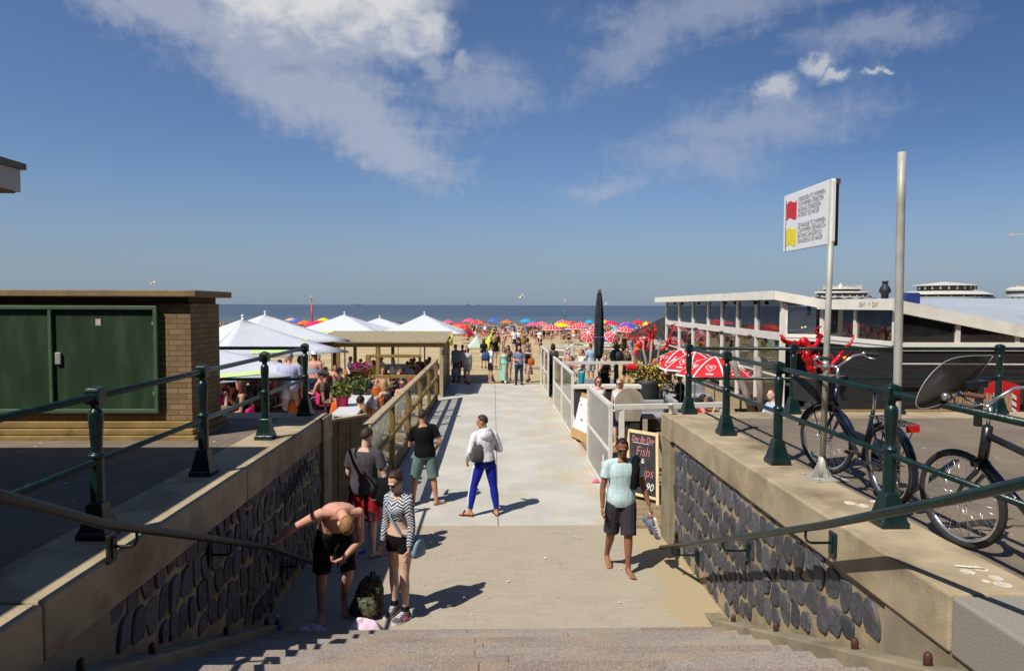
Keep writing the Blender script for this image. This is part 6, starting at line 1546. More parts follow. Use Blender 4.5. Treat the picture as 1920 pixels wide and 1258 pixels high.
P1(867, 708, 200, 'woman behind the pale grey topped one, pinkish top, brown hair', SK_T, [('tank', C_PINK), ('shorts', C_NAVY), ('shoes', SH_B)], ('bun', H_RD), H=1.62, sex='f', **stand(1))
P1(907, 690, -10, 'woman in black tee and light shorts with long brown hair seen from behind', SK_T, [('tee', C_BLACK), ('shorts', C_CREAM, {'end': .45}), ('shoes', SH_B)], ('long', H_BR), H=1.66, sex='f', **stand(2))
P1(926, 689, 5, 'blond person in black jacket seen from behind beyond the man with the blue bag', SK_P, [('long', C_BLACK), ('shorts', C_BEIGE), ('shoes', SH_B)], ('half', H_BL), H=1.8, sex='m', **stand(1))
r6 = P1(920, 717, -75, 'man in white tee and navy shorts in profile with a blue bag on his back', SK_R, [('tee', C_WHITE), ('shorts', C_NAVY, {'end': .8})], ('crew', H_BR), H=1.76, head=(0, 12), **stand(0))
P1(945, 717, 170, 'woman in long mint green dress walking towards the steps', SK_T, [('dress', C_MINT, {'hem': .1, 'wide': .9}), ('shoes', SH_W)], ('half', H_DK), H=1.66, sex='f', head=(10, 8), **WALK)
P1(953, 712, 165, 'woman with long brown hair just behind the mint dress', SK_T, [('tee', cloth('brown print', (96, 78, 70))), ('shorts', C_BEIGE), ('shoes', SH_B)], ('long', H_BR), H=1.68, sex='f', head=(0, 20), **stand(1))
P1(973, 721, 184, 'bearded man in grey blue tee and dark jeans looking at his phone', SK_R, [('tee', C_SLATE), ('pants', C_JEANS), ('shoes', SH_B), ('sunglasses', None), ('beard', H_DK)], ('bald', None), H=1.76, build=1.1, head=(0, 22), **PHONE, ll=((-.06, .02, -1), (-.02, -.04, -1)), rl=((.07, 0, -1), (.02, -.04, -1)))
P1(990, 715, 140, 'woman in black top and patterned skirt carrying an orange bag', SK_R, [('tank', C_BLACK), ('skirt', m_pat, {'hem': .35, 'wide': .8}), ('shoes', SH_B)], ('bun', H_BR), H=1.66, sex='f', head=(20, 20), **WALK)
P1(972, 690, 2, 'man in navy tee seen from behind, both arms raised taking a photograph', SK_T, [('tee', C_NAVY), ('pants', C_JEANS), ('shoes', SH_B)], ('crew', H_DK), H=1.78, la=((-.5, .75, .2), (.35, .7, .7)), ra=((.5, .75, .2), (-.35, .7, .7)), **stand(1))
P1(989, 686, -5, 'woman in grey dress with dark hair seen from behind beside the photographer', SK_T, [('dress', cloth('mid grey', (112, 116, 122)), {'hem': .55, 'wide': .4}), ('shoes', SH_B)], ('half', H_DK), H=1.66, sex='f', **stand(0))
# bags carried by them
def simple_bag(label, p, sx, sy, sz, m_, strap=None):
    root = thing('bag', label, 'bag', p); mb = MB(); p = V(p); rings = []
    for f, a in ((0, .8), (.08, 1), (.5, 1.02), (.9, .9), (1, .5)): rings.append([p + V((sx*a*math.cos(q), sy*a*math.sin(q), sz*(2*f - 1))) for q in [2*PI*j/14 for j in range(14)]])
    mb.loft(rings); mb.build('body', m_, root); mb = MB(); mb.torus(p + V((0, 0, sz)), (0, 1, 0), sx*.55, .012, 14, 5, a0=0, a1=PI); mb.build('handle', m_, root)
simple_bag('blue holdall on the back of the man in white tee and navy shorts', D(911, 668, 32.0), .2, .14, .2, cloth('blue holdall', (62, 84, 124)))
simple_bag('orange brown basket bag of the woman in the patterned skirt', D(996, 678, 31.2), .15, .1, .15, cloth('tan basket', (176, 92, 44)))
simple_bag('brown shoulder bag of the woman in the grey dress', D(982, 640, 39.2), .15, .1, .17, cloth('brown bag', (136, 104, 52)))
simple_bag('grey plastic carrier held by the older man in pale blue tee', D(853, 697, 30.0), .16, .1, .17, cloth('grey carrier', (108, 112, 132)))
for k, (u, v, y, rz, sk_, wr, hr_, sx, H_, ps, lb) in enumerate((
    (964, 632, 62, 5, SK_T, [('tee', C_WHITE), ('shorts', C_BLACK)], ('crew', H_DK), 'm', 1.8, WALK, 'man in white tee and black shorts walking to the sea beyond the photographer'),
    (983, 633, 60, 0, SK_R, [('tank', cloth('brown print', (96, 78, 70))), ('shorts', C_BEIGE)], ('half', H_RD), 'f', 1.7, stand(1), 'woman in brown print top walking to the sea beyond the grey dressed woman'),
    (973, 634, 64, 0, SK_P, [('tee', C_CREAM), ('shorts', C_NAVY)], ('crew', H_BL), 'm', 1.7, WALK, 'man in cream tee on the sand between two walkers'),
    (924, 635, 55, 10, SK_T, [('tee', C_GRN), ('shorts', C_LG)], ('half', H_DK), 'f', 1.7, WALK, 'woman in green top on the open sand, left of the group with children'),
    (934, 635, 57, -10, SK_B, [('tank', C_BLACK), ('shorts', C_YEL)], ('pony', H_DK), 'f', 1.65, stand(2), 'woman in black vest and yellow shorts on the open sand'),
    (944, 636, 56, 30, SK_R, [('shorts', C_LG)], ('crew', H_BR), 'm', 1.35, WALK, 'bare chested child on the open sand beyond the walkway'),
    (1012, 630, 66, 160, SK_R, [('tee', C_WHITE), ('shorts', C_BLACK)], ('crew', H_DK), 'm', 1.7, WALK, 'person in white tee and black shorts coming up the sand right of the walkers'))):
    p_ = D(u, v, y); p_.z = sand_z(y) - .04; person(lb, p_, rz, sk_, wr, hr_, 0, sex=sx, H=H_, **ps)

# ================================================================ café furniture
m_orange = mat('orange chair shell', s2l((206, 100, 34)), .5, .12, 5); m_mchair = mat('magenta cushion', s2l((206, 34, 100)), .8, .1, 6); m_dkw = mat('dark chair legs', (.03, .022, .02), .6, .3, 6)
m_wtab = mat('white table top', (.66, .65, .62), .5, .06, 4); m_gcush = mat('grey sofa cushion', s2l((150, 150, 154)), .9, .1, 6); m_wick = mat('dark wicker', (.045, .034, .028), .8, .4, 60, .6, 80)
def chair(label, p, rz, shell, group):
    root = thing('cafe_chair', label, 'chair', p, rz, group)
    mb = MB(); rings = []
    mb.grid(lambda a, b_: V(((a - .5)*.46, -.2 + .42*b_, .44 + .03*math.cos(PI*a*2) )), 6, 4); o = mb.build('seat', shell, root, world=False, solid=.025)
    mb = MB(); mb.grid(lambda a, b_: V((.25*math.sin((a - .5)*2.4)*(1 - .25*b_*b_), -.02 - .22*math.cos((a - .5)*2.4), .46 + .36*b_*(1 - .5*abs(a - .5)**1.5))), 10, 6); mb.build('backrest', shell, root, world=False, solid=.02)
    for x, y in ((-.2, -.18), (.2, -.18), (-.2, .2), (.2, .2)):
        mb = MB(); mb.cyl((x*.8, y*.8, .43), (x*1.1, y*1.1, 0), .016, n=6); mb.build('leg', m_dkw, root, world=False)
    return root
def table(label, p, top, group, L=.8, W=.8, rz=0):
    root = thing('cafe_table', label, 'table', p, rz, group)
    mb = MB(); mb.cbox((0, 0, .735), (L, W, .035)); mb.build('table_top', top, root, world=False, bevel=.006)
    for x, y in ((-1, -1), (1, -1), (-1, 1), (1, 1)):
        mb = MB(); mb.cbox((x*(L/2 - .05), y*(W/2 - .05), .358), (.05, .05, .716)); mb.build('leg', m_dkw if top != m_wtab else m_wtab, root, world=False)
    return root
ch_o = chair('orange café chair on the shaded left terrace under the white parasols', (-6.2, 13.2, lz(13.2)), .3, m_orange, 'orange chairs on the left terrace')
ch_m = chair('café chair with magenta cushion on the left terrace under the white parasols', (-5.0, 13.4, lz(13.4)), 2.2, m_mchair, 'magenta chairs on the left terrace')
tb_d = table('dark wooden café table among the seated guests on the left terrace', (-5.6, 13.9, lz(13.9)), m_woodd, 'dark tables on the left terrace')
rnd = random.Random(21); LSEATS = []
first = True
for y in (13.9, 16.2, 18.6, 21.6, 24.2, 28.4, 30.2):
    for x in (-9.6, -7.7, -5.7, -3.7):
        if x > -4 and y < 16: continue
        if x < -.46*y - 1.2: continue
        tx_, ty_ = x + rnd.uniform(-.25, .25), y + rnd.uniform(-.25, .25); z = lz(ty_)
        if not first: dup(tb_d, (tx_, ty_, z), rnd.uniform(-.2, .2))
        else: tb_d.location = (tx_, ty_, z)
        for k in range(4):
            a = k*PI/2 + rnd.uniform(-.25, .25); cx, cy = tx_ + .72*math.sin(a), ty_ - .72*math.cos(a); zc = lz(cy)
            src = ch_o if rnd.random() < .6 else ch_m
            if first and k == 0: ch_o.location = (cx, cy, zc); ch_o.rotation_euler.z = a
            elif first and k == 1: ch_m.location = (cx, cy, zc); ch_m.rotation_euler.z = a
            else: dup(src, (cx, cy, zc), a)
            if rnd.random() < .62: LSEATS.append((cx, cy, zc, a))
        first = False
# seated and standing guests: a dozen figures, then copies that keep their own labels
SIT = dict(seat=.46, ll=((-.1, 1, -.05), (0, .05, -1)), rl=((.1, 1, -.05), (0, .1, -1)))
ARMS = [dict(la=((-.2, .35, -1), (.3, .9, .2)), ra=((.2, .35, -1), (-.3, .9, .2))), dict(la=((-.2, .1, -1), (.4, .8, -.3)), ra=((.3, .5, -.8), (-.3, .5, .9))), dict()]
GW = [(SK_R, [('tee', C_NAVY), ('shorts', C_BEIGE)], ('crew', H_DK), 'm', 'dark haired guest in navy tee'), (SK_T, [('tank', C_BLACK), ('shorts', C_JEANS)], ('long', H_BR), 'f', 'long haired guest in black vest'),
      (SK_P, [('tee', C_YEL), ('shorts', C_NAVY)], ('half', H_BR), 'f', 'guest in yellow flowered top'), (SK_R, [('shorts', C_SLATE)], ('crew', H_BR), 'm', 'bare chested guest in slate shorts'),
      (SK_P, [('tee', C_WHITE), ('shorts', C_GREY)], ('crew', H_GR), 'm', 'grey haired guest in white tee'), (SK_T, [('tee', cloth('brown print', (96, 78, 70))), ('shorts', C_BLACK)], ('bun', H_DK), 'f', 'guest in brown print top with bun'),
      (SK_P, [('tank', C_MAG), ('shorts', C_WHITE)], ('half', H_BL), 'f', 'blond guest in magenta vest'), (SK_B, [('tee', C_SLATE), ('shorts', C_BLACK)], ('crew', H_DK), 'm', 'guest in slate blue tee')]
GUEST = []
for k, (sk_, wr, hr_, sx, lb) in enumerate(GW):
    ps = dict(SIT); ps.update(ARMS[k % 3]); x, y, z, a = LSEATS[k*3 % len(LSEATS)]
    r_, b_, _ = person(lb + ' seated at a table on the left café terrace', (x, y, z + .0), math.degrees(a), sk_, wr, hr_, 0, 'guests seated on the left terrace', sex=sx, H=1.7, lean=(-4, 4), head=(rnd.uniform(-30, 30), 8), **ps)
    GUEST.append(r_)
used_ = {k*3 % len(LSEATS) for k in range(len(GW))}
for i, (x, y, z, a) in enumerate(LSEATS):
    if i in used_: continue
    dup(GUEST[rnd.randrange(len(GUEST))], (x, y, z), a + rnd.uniform(-.2, .2))
def guest(label, p, rz, sk_, wr, hr_, d=1, **ps): return person(label, p, rz, sk_, wr, hr_, d, **ps)
def floor_at(u, v_head, H_, y, z=None):
    p = D(u, v_head, y); p.z = z if z is not None else p.z - H_; return p
guest('man in lavender shirt standing with his back turned between left railing posts', floor_at(541, 662, 1.8, 16.0), 5, SK_R, [('tee', C_LAV, {'off': .03, 'lo': -.1}), ('shorts', C_BEIGE)], ('crew', H_GR), H=1.8, build=1.12, lean=(4, 12), **stand(0))
guest('bare backed man in white cap and denim shorts standing on the left terrace', floor_at(588, 660, 1.75, 19.0), -10, SK_R, [('shorts', C_JEANS), ('cap', C_WHITE, {'back': 1})], ('crew', H_BR), H=1.75, build=1.08, head=(35, 0), **stand(1))
guest('person wearing a pink cap under the edge of the white parasol', floor_at(563, 668, 1.7, 21.5), 200, SK_T, [('tee', C_CREAM), ('shorts', C_NAVY), ('cap', C_PINK)], ('half', H_BR), H=1.7, sex='f', **stand(2))
# sunbathing trio behind the timber railing
for (u, v, y, rz, sk_, wr, hr_, sx, lb) in ((691, 722, 15.0, -5, SK_R, [('tank', C_WHITE), ('shorts', C_NAVY)], ('crew', H_DK), 'm', 'dark haired man in white vest seated in an orange chair by the timber railing'),
    (724, 716, 16.6, 60, SK_P, [('tank', C_GREY), ('shorts', C_JEANS)], ('long', H_BL), 'f', 'blond woman in grey vest seated by the timber railing'),
    (757, 713, 18.2, 170, SK_R, [('tank', C_BLACK), ('shorts', C_GREY), ('sunglasses', None)], ('crew', H_DK), 'm', 'man in sunglasses seated facing the steps by the timber railing'),
    (672, 748, 13.2, -15, SK_R, [('tank', C_BLACK), ('shorts', C_RED)], ('crew', H_DK), 'm', 'man in black vest seated right above the boarded gate'),
    (684, 766, 13.0, 30, SK_P, [('tee', cloth('aqua', (112, 196, 180))), ('shorts', C_BEIGE)], ('half', H_RD), 'f', 'woman in aqua top bending forward right above the boarded gate')):
    p_ = floor_at(u, v, 1.28, y); ps = dict(SIT); ps['seat'] = .44
    guest(lb, p_, rz, sk_, wr, hr_, sex=sx, H=1.7, lean=(0, 10), head=(0, 10), **ps, **ARMS[0])
    if u == 691: dup(ch_o, (p_.x, p_.y, p_.z), R(rz), 'orange chair under the man in the white vest by the timber railing').__delitem__('group')
# long white table with pots
tp = D(660, 772, 12.9); root = thing('long_table', 'long white table carrying potted plants behind the boarded gate', 'table', (tp.x, 13.4, tp.z))
q0, q1, q2, q3 = D(622, 779, 12.4), D(668, 790, 12.2), D(700, 748, 15.2), D(666, 745, 15.3)
for q in (q0, q1, q2, q3): q.z = tp.z
mb = MB(); mb.prism([q0, q1, q2, q3], V((0, 0, .05))); mb.build('table_top', m_wtab, root, bevel=.006)
for q in (q0, q1, q2, q3): c_ = q.lerp((q0 + q2)/2, .08); mb = MB(); mb.box((c_.x - .03, c_.y - .03, lz(c_.y) - .05), (c_.x + .03, c_.y + .03, tp.z - .002)); mb.build('leg', m_wtab, root)
def potted(label, p, m_, r, h, fol, frad, n, size, name='potted_plant'):
    root = thing(name, label, 'potted plant', p); p = V(p)
    mb = MB(); mb.lathe([(r*.75, p.z), (r, p.z + h), (r*1.06, p.z + h), (r*.85, p.z + h + .002), (r*.8, p.z + h*.85)], (p.x, p.y, 0), 16); mb.build('pot', m_, root)
    mb = MB(); rr = random.Random(int(p.x*100)); leaves(mb, rr, p + V((0, 0, h + frad[2]*.7)), frad, n, size, 0, len(fol)); mb.build('foliage', fol, root)
m_mag = mat('magenta pot', s2l((190, 20, 84)), .4, .08, 5)
potted('magenta pot with leafy green plant on the long white table', D(642, 766, 13.3), m_mag, .13, .24, [m_gleaf, m_gleaf, m_rleaf], (.22, .2, .17), 260, .05)
potted('green bushy plant at the far end of the long white table', D(672, 744, 15.0), m_pot, .13, .15, [m_gleaf, mat('dark leaf', s2l((62, 92, 44)), .7, .3, 20)], (.26, .22, .18), 260, .05)
potted('planter of magenta flowers behind the long white table', D(676, 712, 18.6), m_wood, .26, .26, [m_pleaf, m_gleaf, m_pleaf], (.34, .26, .14), 260, .05)
# beach grass along the timber railing
m_straw = mat('straw grass', s2l((196, 180, 120)), .9, .2, 10)
mb = MB(); rnd = random.Random(31)
for k in range(420):
    y = rnd.uniform(12.2, 22); x = -2.5 - rnd.random()**2*1.0; z = lz(y); h = rnd.uniform(.35, .8); a = rnd.uniform(0, 6.28); dx_, dy_ = math.cos(a)*.012, math.sin(a)*.012; bx_, by_ = rnd.uniform(-.22, .22), rnd.uniform(-.22, .22)
    mb.add([(x - dx_, y - dy_, z), (x + dx_, y + dy_, z), (x + bx_*.5 + dx_, y + by_*.5 + dy_, z + h*.65), (x + bx_, y + by_, z + h), (x + bx_*.5 - dx_, y + by_*.5 - dy_, z + h*.65)], [(0, 1, 2, 3, 4)], rnd.random() < .3)
o = mb.build('beach_grass', [m_straw, m_gleaf], fix=False); tag(o, kind='stuff')
# coloured windbreak beyond the pergola
WB = [m_mchair, mat('orange canvas', s2l((240, 96, 24)), .8, .06, 5), mat('yellow canvas', s2l((236, 224, 110)), .8, .06, 5), m_mchair, CACHE['orange canvas'], CACHE['yellow canvas']]
root = thing('striped_banner', 'orange, magenta and yellow striped banner strung on posts beyond the pergola', 'banner', (-7, 38.5, 0))
for k in range(17):
    x0 = -12.8 + .62*k; mb = MB(); mb.grid(lambda a, b_: V((x0 + .61*a, 38.5 + .05*math.sin(PI*a), 1.35 + .8*b_)), 4, 1); mb.build('panel', WB[(k*5) % 6], root, solid=.01)
    if k % 2 == 0: mb = MB(); mb.cyl((x0, 38.52, -.1), (x0, 38.52, 2.2), .025, n=6); mb.build('post', m_wood, root)
# ================================================================ right café terrace
sofa = thing('lounge_sofa', 'low grey cushioned wicker sofa in the middle of the right café terrace', 'sofa', (4.2, 19.6, .05), 0, 'grey wicker sofas on the right terrace')
mb = MB(); mb.cbox((0, 0, .2), (1.7, .8, .3)); mb.cbox((0, .36, .52), (1.7, .1, .4)); mb.build('frame', m_wick, sofa, world=False, bevel=.03)
for sx in (-.42, .42):
    mb = MB(); mb.cbox((sx, -.05, .42), (.8, .68, .14)); mb.build('seat_cushion', m_gcush, sofa, world=False, bevel=.05)
    mb = MB(); mb.cbox((sx, .22, .64), (.8, .16, .4)); mb.build('back_cushion', m_gcush, sofa, world=False, bevel=.05)
for (x, y, rz, lb) in ((3.6, 21.2, 3.1, 'grey wicker sofa before the white cross fence'), (5.6, 20.4, 1.5, 'grey wicker sofa turned sideways beside the tall yellow planter'), (6.8, 23.8, .2, 'grey wicker sofa near the pavilion glass'), (4.0, 25.6, 0, 'grey wicker sofa beyond the white cross fence')): dup(sofa, (x, y, .05), rz, lb)
ctab = table('low dark table with orange flowers between the grey sofas', (4.0, 20.4, .05), m_wick, 'tables on the right terrace', 1.0, .6)
for (x, y, lb) in ((5.4, 23.0, 'dark table near the red branch sculpture'), (3.4, 24.3, 'dark table beyond the white cross fence'), (7.2, 18.4, 'dark table under the red parasols'), (6.2, 16.2, 'dark table in front of the pavilion'), (8.2, 20.8, 'dark table beside the pavilion posts')): dup(ctab, (x, y, .05), .1, lb)
m_of = mat('orange flowers', s2l((226, 150, 44)), .7, .2, 20)
for k, (x, y, lb) in enumerate(((4.0, 20.4, 'small pot of orange flowers on the low table between sofas'), (5.4, 23.0, 'small pot of orange flowers on the table by the red sculpture'), (7.2, 18.4, 'small pot of orange flowers under the red parasols'), (6.2, 16.2, 'small pot of orange flowers on the table in front of the pavilion'))): potted(lb, (x, y, .81), m_pot, .07, .1, [m_of, m_of, m_gleaf], (.13, .13, .09), 60, .045)
for k, (u, v, lb) in enumerate(((1338, 762, 'pale log stool right of the nearest post of the far railing'), (1282, 745, 'pale log stool left of the same railing post'))):
    q = D(u, v, 15.2 + 2*k); mb = MB(); mb.lathe([(.24, .06), (.26, .3), (.25, .55), (.235, .565)], (q.x, q.y, 0), 18); tag(mb.build('log_stool', m_oak), lb, 'stool')
redc = mb = MB(); q = D(1185, 688, 20.9); mb.cbox(q, (.38, .16, .2)); tag(mb.build('red_cushion', m_red, bevel=.06), 'red cushion on the grey sofa before the cross fence', 'cushion')
for (u, v, y, rz, sk_, wr, hr_, sx, seat, lb, ps) in (
    (1122, 708, 17.6, 185, SK_R, [('tank', C_WHITE), ('shorts', C_BEIGE), ('sunglasses', None)], ('half', H_BR), 'f', 0, 'brown haired woman in white vest and sunglasses standing behind the near glass fence', ARMS[2]),
    (1162, 713, 17.2, 150, SK_P, [('tank', C_WHITE), ('shorts', C_NAVY), ('sunglasses', None)], ('half', H_BL), 'f', 0, 'blond woman in white vest and sunglasses standing behind the tipped table', ARMS[2]),
    (1091, 653, 24.2, 95, SK_R, [('tee', C_WHITE), ('shorts', C_TEAL)], ('crew', H_RD), 'm', 0, 'man in white tee and teal swim shorts standing behind the middle fence', ARMS[0]),
    (1134, 664, 22.9, 190, SK_R, [('tank', C_BLACK), ('shorts', C_BLACK)], ('bun', H_RD), 'f', 0, 'woman in black patterned vest standing by the white cross fence', ARMS[1]),
    (1108, 645, 29.5, 20, SK_T, [('tee', cloth('sky blue', (168, 196, 222))), ('shorts', C_LG)], ('crew', H_BR), 'm', 0, 'man in pale blue shirt beside the wide white post', ARMS[2]),
    (1066, 655, 26.5, 200, SK_R, [('shorts', C_JEANS)], ('crew', H_DK), 'm', 0, 'bare chested man in jeans standing behind the middle fence', ARMS[2]),
    (1052, 652, 28, 170, SK_T, [('tee', C_ORG), ('shorts', C_BLACK)], ('half', H_DK), 'f', 1, 'woman in orange top seated beyond the middle fence', ARMS[0]),
    (1037, 640, 27.5, 0, SK_T, [('tee', C_GREY), ('pants', C_BLACK)], ('half', H_DK), 'f', 0, 'person in dark grey standing at the far glass fence', ARMS[2]),
    (1250, 676, 24.2, 200, SK_T, [('tee', C_PINK), ('shorts', cloth('sand shorts', (206, 176, 140)))], ('half', H_BR), 'm', 0, 'person in pink tee bending under the red parasols beside the yellow plant', ARMS[1]),
    (1222, 680, 25, 160, SK_R, [('shorts', C_NAVY)], ('crew', H_RD), 'm', 1, 'bare shouldered man seated behind the yellow plant', ARMS[0]),
    (1450, 737, 13.2, 95, SK_P, [('tee', cloth('sky blue', (168, 196, 222))), ('shorts', C_BEIGE)], ('crew', H_BR), 'm', 1, 'man in pale blue tee seated in front of the pavilion behind the right railing', ARMS[0]),
    (1318, 740, 17.0, 250, SK_R, [('tank', C_RED), ('shorts', C_NAVY)], ('half', H_DK), 'f', 1, 'woman in red vest seated at a table under the red parasols', ARMS[1]),
    (1276, 700, 22, 100, SK_T, [('tee', C_NAVY), ('shorts', C_JEANS)], ('crew', H_DK), 'm', 1, 'man in navy tee seated under the leftmost red parasol', ARMS[0]),
    (1175, 672, 30, 190, SK_T, [('tee', cloth('brown print', (96, 78, 70))), ('shorts', C_BLACK)], ('half', H_DK), 'f', 0, 'woman in brown print top walking on the sand behind the round bowl planter', ARMS[2]),
    (1196, 632, 41, 170, SK_T, [('tank', C_ORG), ('shorts', C_RED)], ('half', H_BR), 'f', 0, 'woman in orange vest on the sand left of the red branches', ARMS[2]),
    (1171, 625, 45, 150, SK_B, [('tank', C_BLACK), ('shorts', C_BLACK)], ('half', H_DK), 'f', 0, 'dark haired woman in black swimwear on the sand behind the terrace', ARMS[2])):
    Hh_ = 1.72
    if seat: p_ = floor_at(u, v, 1.28, y, .05 if y > 14 else None); ps2 = dict(SIT); ps2.update(ps)
    else: p_ = floor_at(u, v, Hh_, y); p_.z = max(.05 if y < 31 else sand_z(y) - .04, min(p_.z, .35)); ps2 = dict(stand(int(u))); ps2.update(ps)
    if lb.startswith('person in pink'): ps2['lean'] = (15, 45)
    guest(lb, p_, rz, sk_, wr, hr_, 1, sex=sx, H=Hh_, **ps2)

# ================================================================ the beach: parasols, tents, loungers, bathers
PC = {n_: mat('canvas ' + n_, s2l(c_), .75, .06, 5) for n_, c_ in dict(magenta=(226, 20, 92), pink=(244, 84, 120), orange=(252, 104, 28), blue=(72, 96, 196), cyan=(30, 160, 214), yellow=(248, 204, 24), red=(220, 26, 34), peach=(214, 170, 140), sky=(150, 204, 236), purple=(150, 60, 150), violet=(78, 70, 190), lime=(196, 210, 60), teal=(70, 176, 196), navy=(40, 46, 90)).items()}
def bp(name_, u, v, y, cols, lb, rad=1.05, hgt=.42, tilt=(0, 0), heart=False):
    cs = [PC[c_] for c_ in cols]
    parasol('beach_parasol', lb, D(u, v, y), cs, rad, hgt, sand_z(y) - .04, tilt, None, heart, heart, 'b' + '-'.join(cols) + str(heart) + str(rad))
for a_ in (('p', 880, 597, 92, ['pink'], 'pink parasol, highest of the bright cluster beyond the right pergola parasol'), ('p', 866, 607, 74, ['magenta', 'orange'], 'magenta and orange parasol half hidden by the white café parasol'),
    ('p', 896, 600, 86, ['orange', 'magenta'], 'orange and magenta parasol at the right of the bright cluster'), ('p', 872, 611, 68, ['orange', 'magenta'], 'low orange and magenta parasol nearest the white café parasol', 1.1, .5, (.5, .5)),
    ('p', 926, 597.5, 108, ['blue'], 'flat blue parasol by the waterline beyond the walkway'), ('p', 986, 598, 104, ['cyan'], 'bright cyan parasol by the waterline beyond the photographer'),
    ('p', 1035, 609, 68, ['red'], 'red and white parasol left of the yellow one', 1.15, .5, (0, 0), True), ('p', 1052, 605, 76, ['yellow'], 'plain yellow parasol among the red and white ones', 1.1, .42),
    ('p', 1055, 599.5, 88, ['red'], 'red and white parasol behind the yellow one', 1.15, .5, (0, 0), True), ('p', 1078, 608, 70, ['red'], 'red and white parasol right of the yellow one', 1.1, .5, (0, 0), True),
    ('p', 1089, 604, 78, ['red'], 'red and white parasol just left of the closed black parasol', 1.15, .5, (0, 0), True), ('p', 1105, 600, 104, ['cyan'], 'cyan parasol by the waterline left of the closed black parasol', .8),
    ('p', 1174, 604, 92, ['pink', 'purple'], 'pink and purple parasol right of the closed black parasol'), ('p', 1176, 606, 84, ['violet'], 'violet blue parasol above the red and white one on the right', 1.35, .5),
    ('p', 1174, 611, 66, ['red'], 'red and white parasol under the violet one', 1.1, .5, (.1, .1), True), ('p', 1103, 623, 50, ['red'], 'large red and white parasol tipped over on the sand', .68, .4, (.9, -.5), True),
    ('p', 1153, 623, 47, ['red'], 'red and white parasol leaning on the sand right of the black parasol', .6, .55, (.8, .3), True), ('p', 1214, 634, 44, ['red'], 'red parasol tipped over behind the red branch sculpture', .6, .45, (.7, .4), True),
    ('p', 718, 599.5, 98, ['sky', 'sky'], 'pale blue parasol between the two pergola parasols'), ('p', 557, 597.5, 104, ['blue'], 'blue parasol left of the red beach pole'), ('p', 590, 602, 66, ['magenta'], 'magenta parasol at the foot of the red beach pole'),
    ('p', 600, 600.5, 72, ['orange', 'magenta'], 'orange and magenta parasol right of the red beach pole'), ('p', 607, 596, 94, ['yellow', 'lime'], 'yellow lime parasol behind the orange one at the red pole'), ('p', 546, 596, 108, ['peach'], 'peach parasol far left by the waterline'),
    ('p', 571, 601, 82, ['orange'], 'orange parasol between the blue one and the red beach pole'), ('p', 1134, 600, 100, ['orange', 'yellow'], 'orange and yellow parasol just right of the closed black parasol', .9),
    ('p', 1016, 603, 90, ['red'], 'small red and white parasol at the far left of the red group', 1.0, .45, (0, 0), True), ('p', 1070, 602, 98, ['red', 'orange'], 'red and orange parasol behind the red group'), ('p', 1120, 605, 84, ['red'], 'red and white parasol behind the closed black parasol', 1.0, .45, (0, 0), True),
    ('p', 1146, 602, 94, ['magenta'], 'magenta parasol right of the closed black parasol by the water'), ('p', 1196, 600, 102, ['red'], 'plain red parasol at the far right by the waterline'), ('p', 1212, 603, 90, ['red', 'yellow'], 'red and yellow parasol above the red branches'), ('p', 1240, 601, 98, ['blue'], 'blue parasol left of the pavilion by the waterline'),
    ('p', 950, 600, 106, ['orange'], 'orange parasol by the waterline beyond the mint dress'), ('p', 840, 600, 100, ['pink'], 'pink parasol behind the right pergola parasol'), ('p', 1000, 604, 86, ['pink'], 'pink parasol right of the walkers on the beach')): bp(*a_)
def tent(label, u, v, y, m_, w_, h_, rz=0):
    p = D(u, v, y); z = sand_z(y) - .04; root = thing('beach_tent', label, 'beach tent', (p.x, y, z), rz)
    mb = MB(); A_, B_, C_, T_ = V((-w_/2, 0, 0)), V((w_/2, 0, 0)), V((.1, w_*.7, 0)), V((.15*w_, w_*.2, h_))
    def face(a, b_, c_):
        mb.grid(lambda s_, t_: a.lerp(b_, s_).lerp(c_, t_) + (V((0, -.06, .05))*math.sin(PI*s_)*math.sin(PI*t_)), 6, 6)
    face(A_, B_, T_); face(B_, C_, T_); face(C_, A_, T_); mb.build('tent_cloth', m_, root, world=False, fix=False, solid=.01); mb = MB(); mb.cyl(T_ - V((0, .0, h_)), T_ + V((0, 0, .03)), .02, n=6); mb.build('pole', m_alu, root, world=False)
tent('lime yellow triangular beach tent on the open sand', 918, 622, 60, PC['lime'], 1.9, 1.7); tent('teal beach tent by the waterline right of the black parasol', 1151, 605, 98, PC['teal'], 3.0, 1.6)
tent('navy blue beach tent under the violet parasol', 1187, 624, 58, PC['navy'], 1.8, 1.3); tent('pale green beach tent beside the magenta tipped parasol', 889, 620, 62, cloth('pale green', (196, 214, 200)), 1.7, 1.3); tent('dark violet beach tent by the tipped red parasol', 1140, 612, 80, PC['violet'], 2, 1.2)
lg = thing('sun_lounger', 'white framed beach lounger on the sand behind the right terrace', 'sun lounger', (4.0, 36, -.08), 0, 'beach loungers on the sand')
mb = MB(); mb.cbox((0, -.2, .32), (.6, 1.3, .06)); mb.build('bed', m_wtab, lg, world=False); mb = MB(); mb.prism([V((-.3, .46, .3)), V((.3, .46, .3)), V((.3, .95, .75)), V((-.3, .95, .75))], V((0, -.04, .05))); mb.build('backrest', m_wtab, lg, world=False)
for x in (-.27, .27):
    for y in (-.75, .35): mb = MB(); mb.cbox((x, y, .145), (.05, .05, .29)); mb.build('leg', m_wtab, lg, world=False)
rnd = random.Random(77)
for k in range(26):
    y = rnd.uniform(36, 60); x = D(rnd.uniform(1045, 1235), 630, y).x; dup(lg, (x, y, sand_z(y) - .04), rnd.uniform(2.4, 3.8))
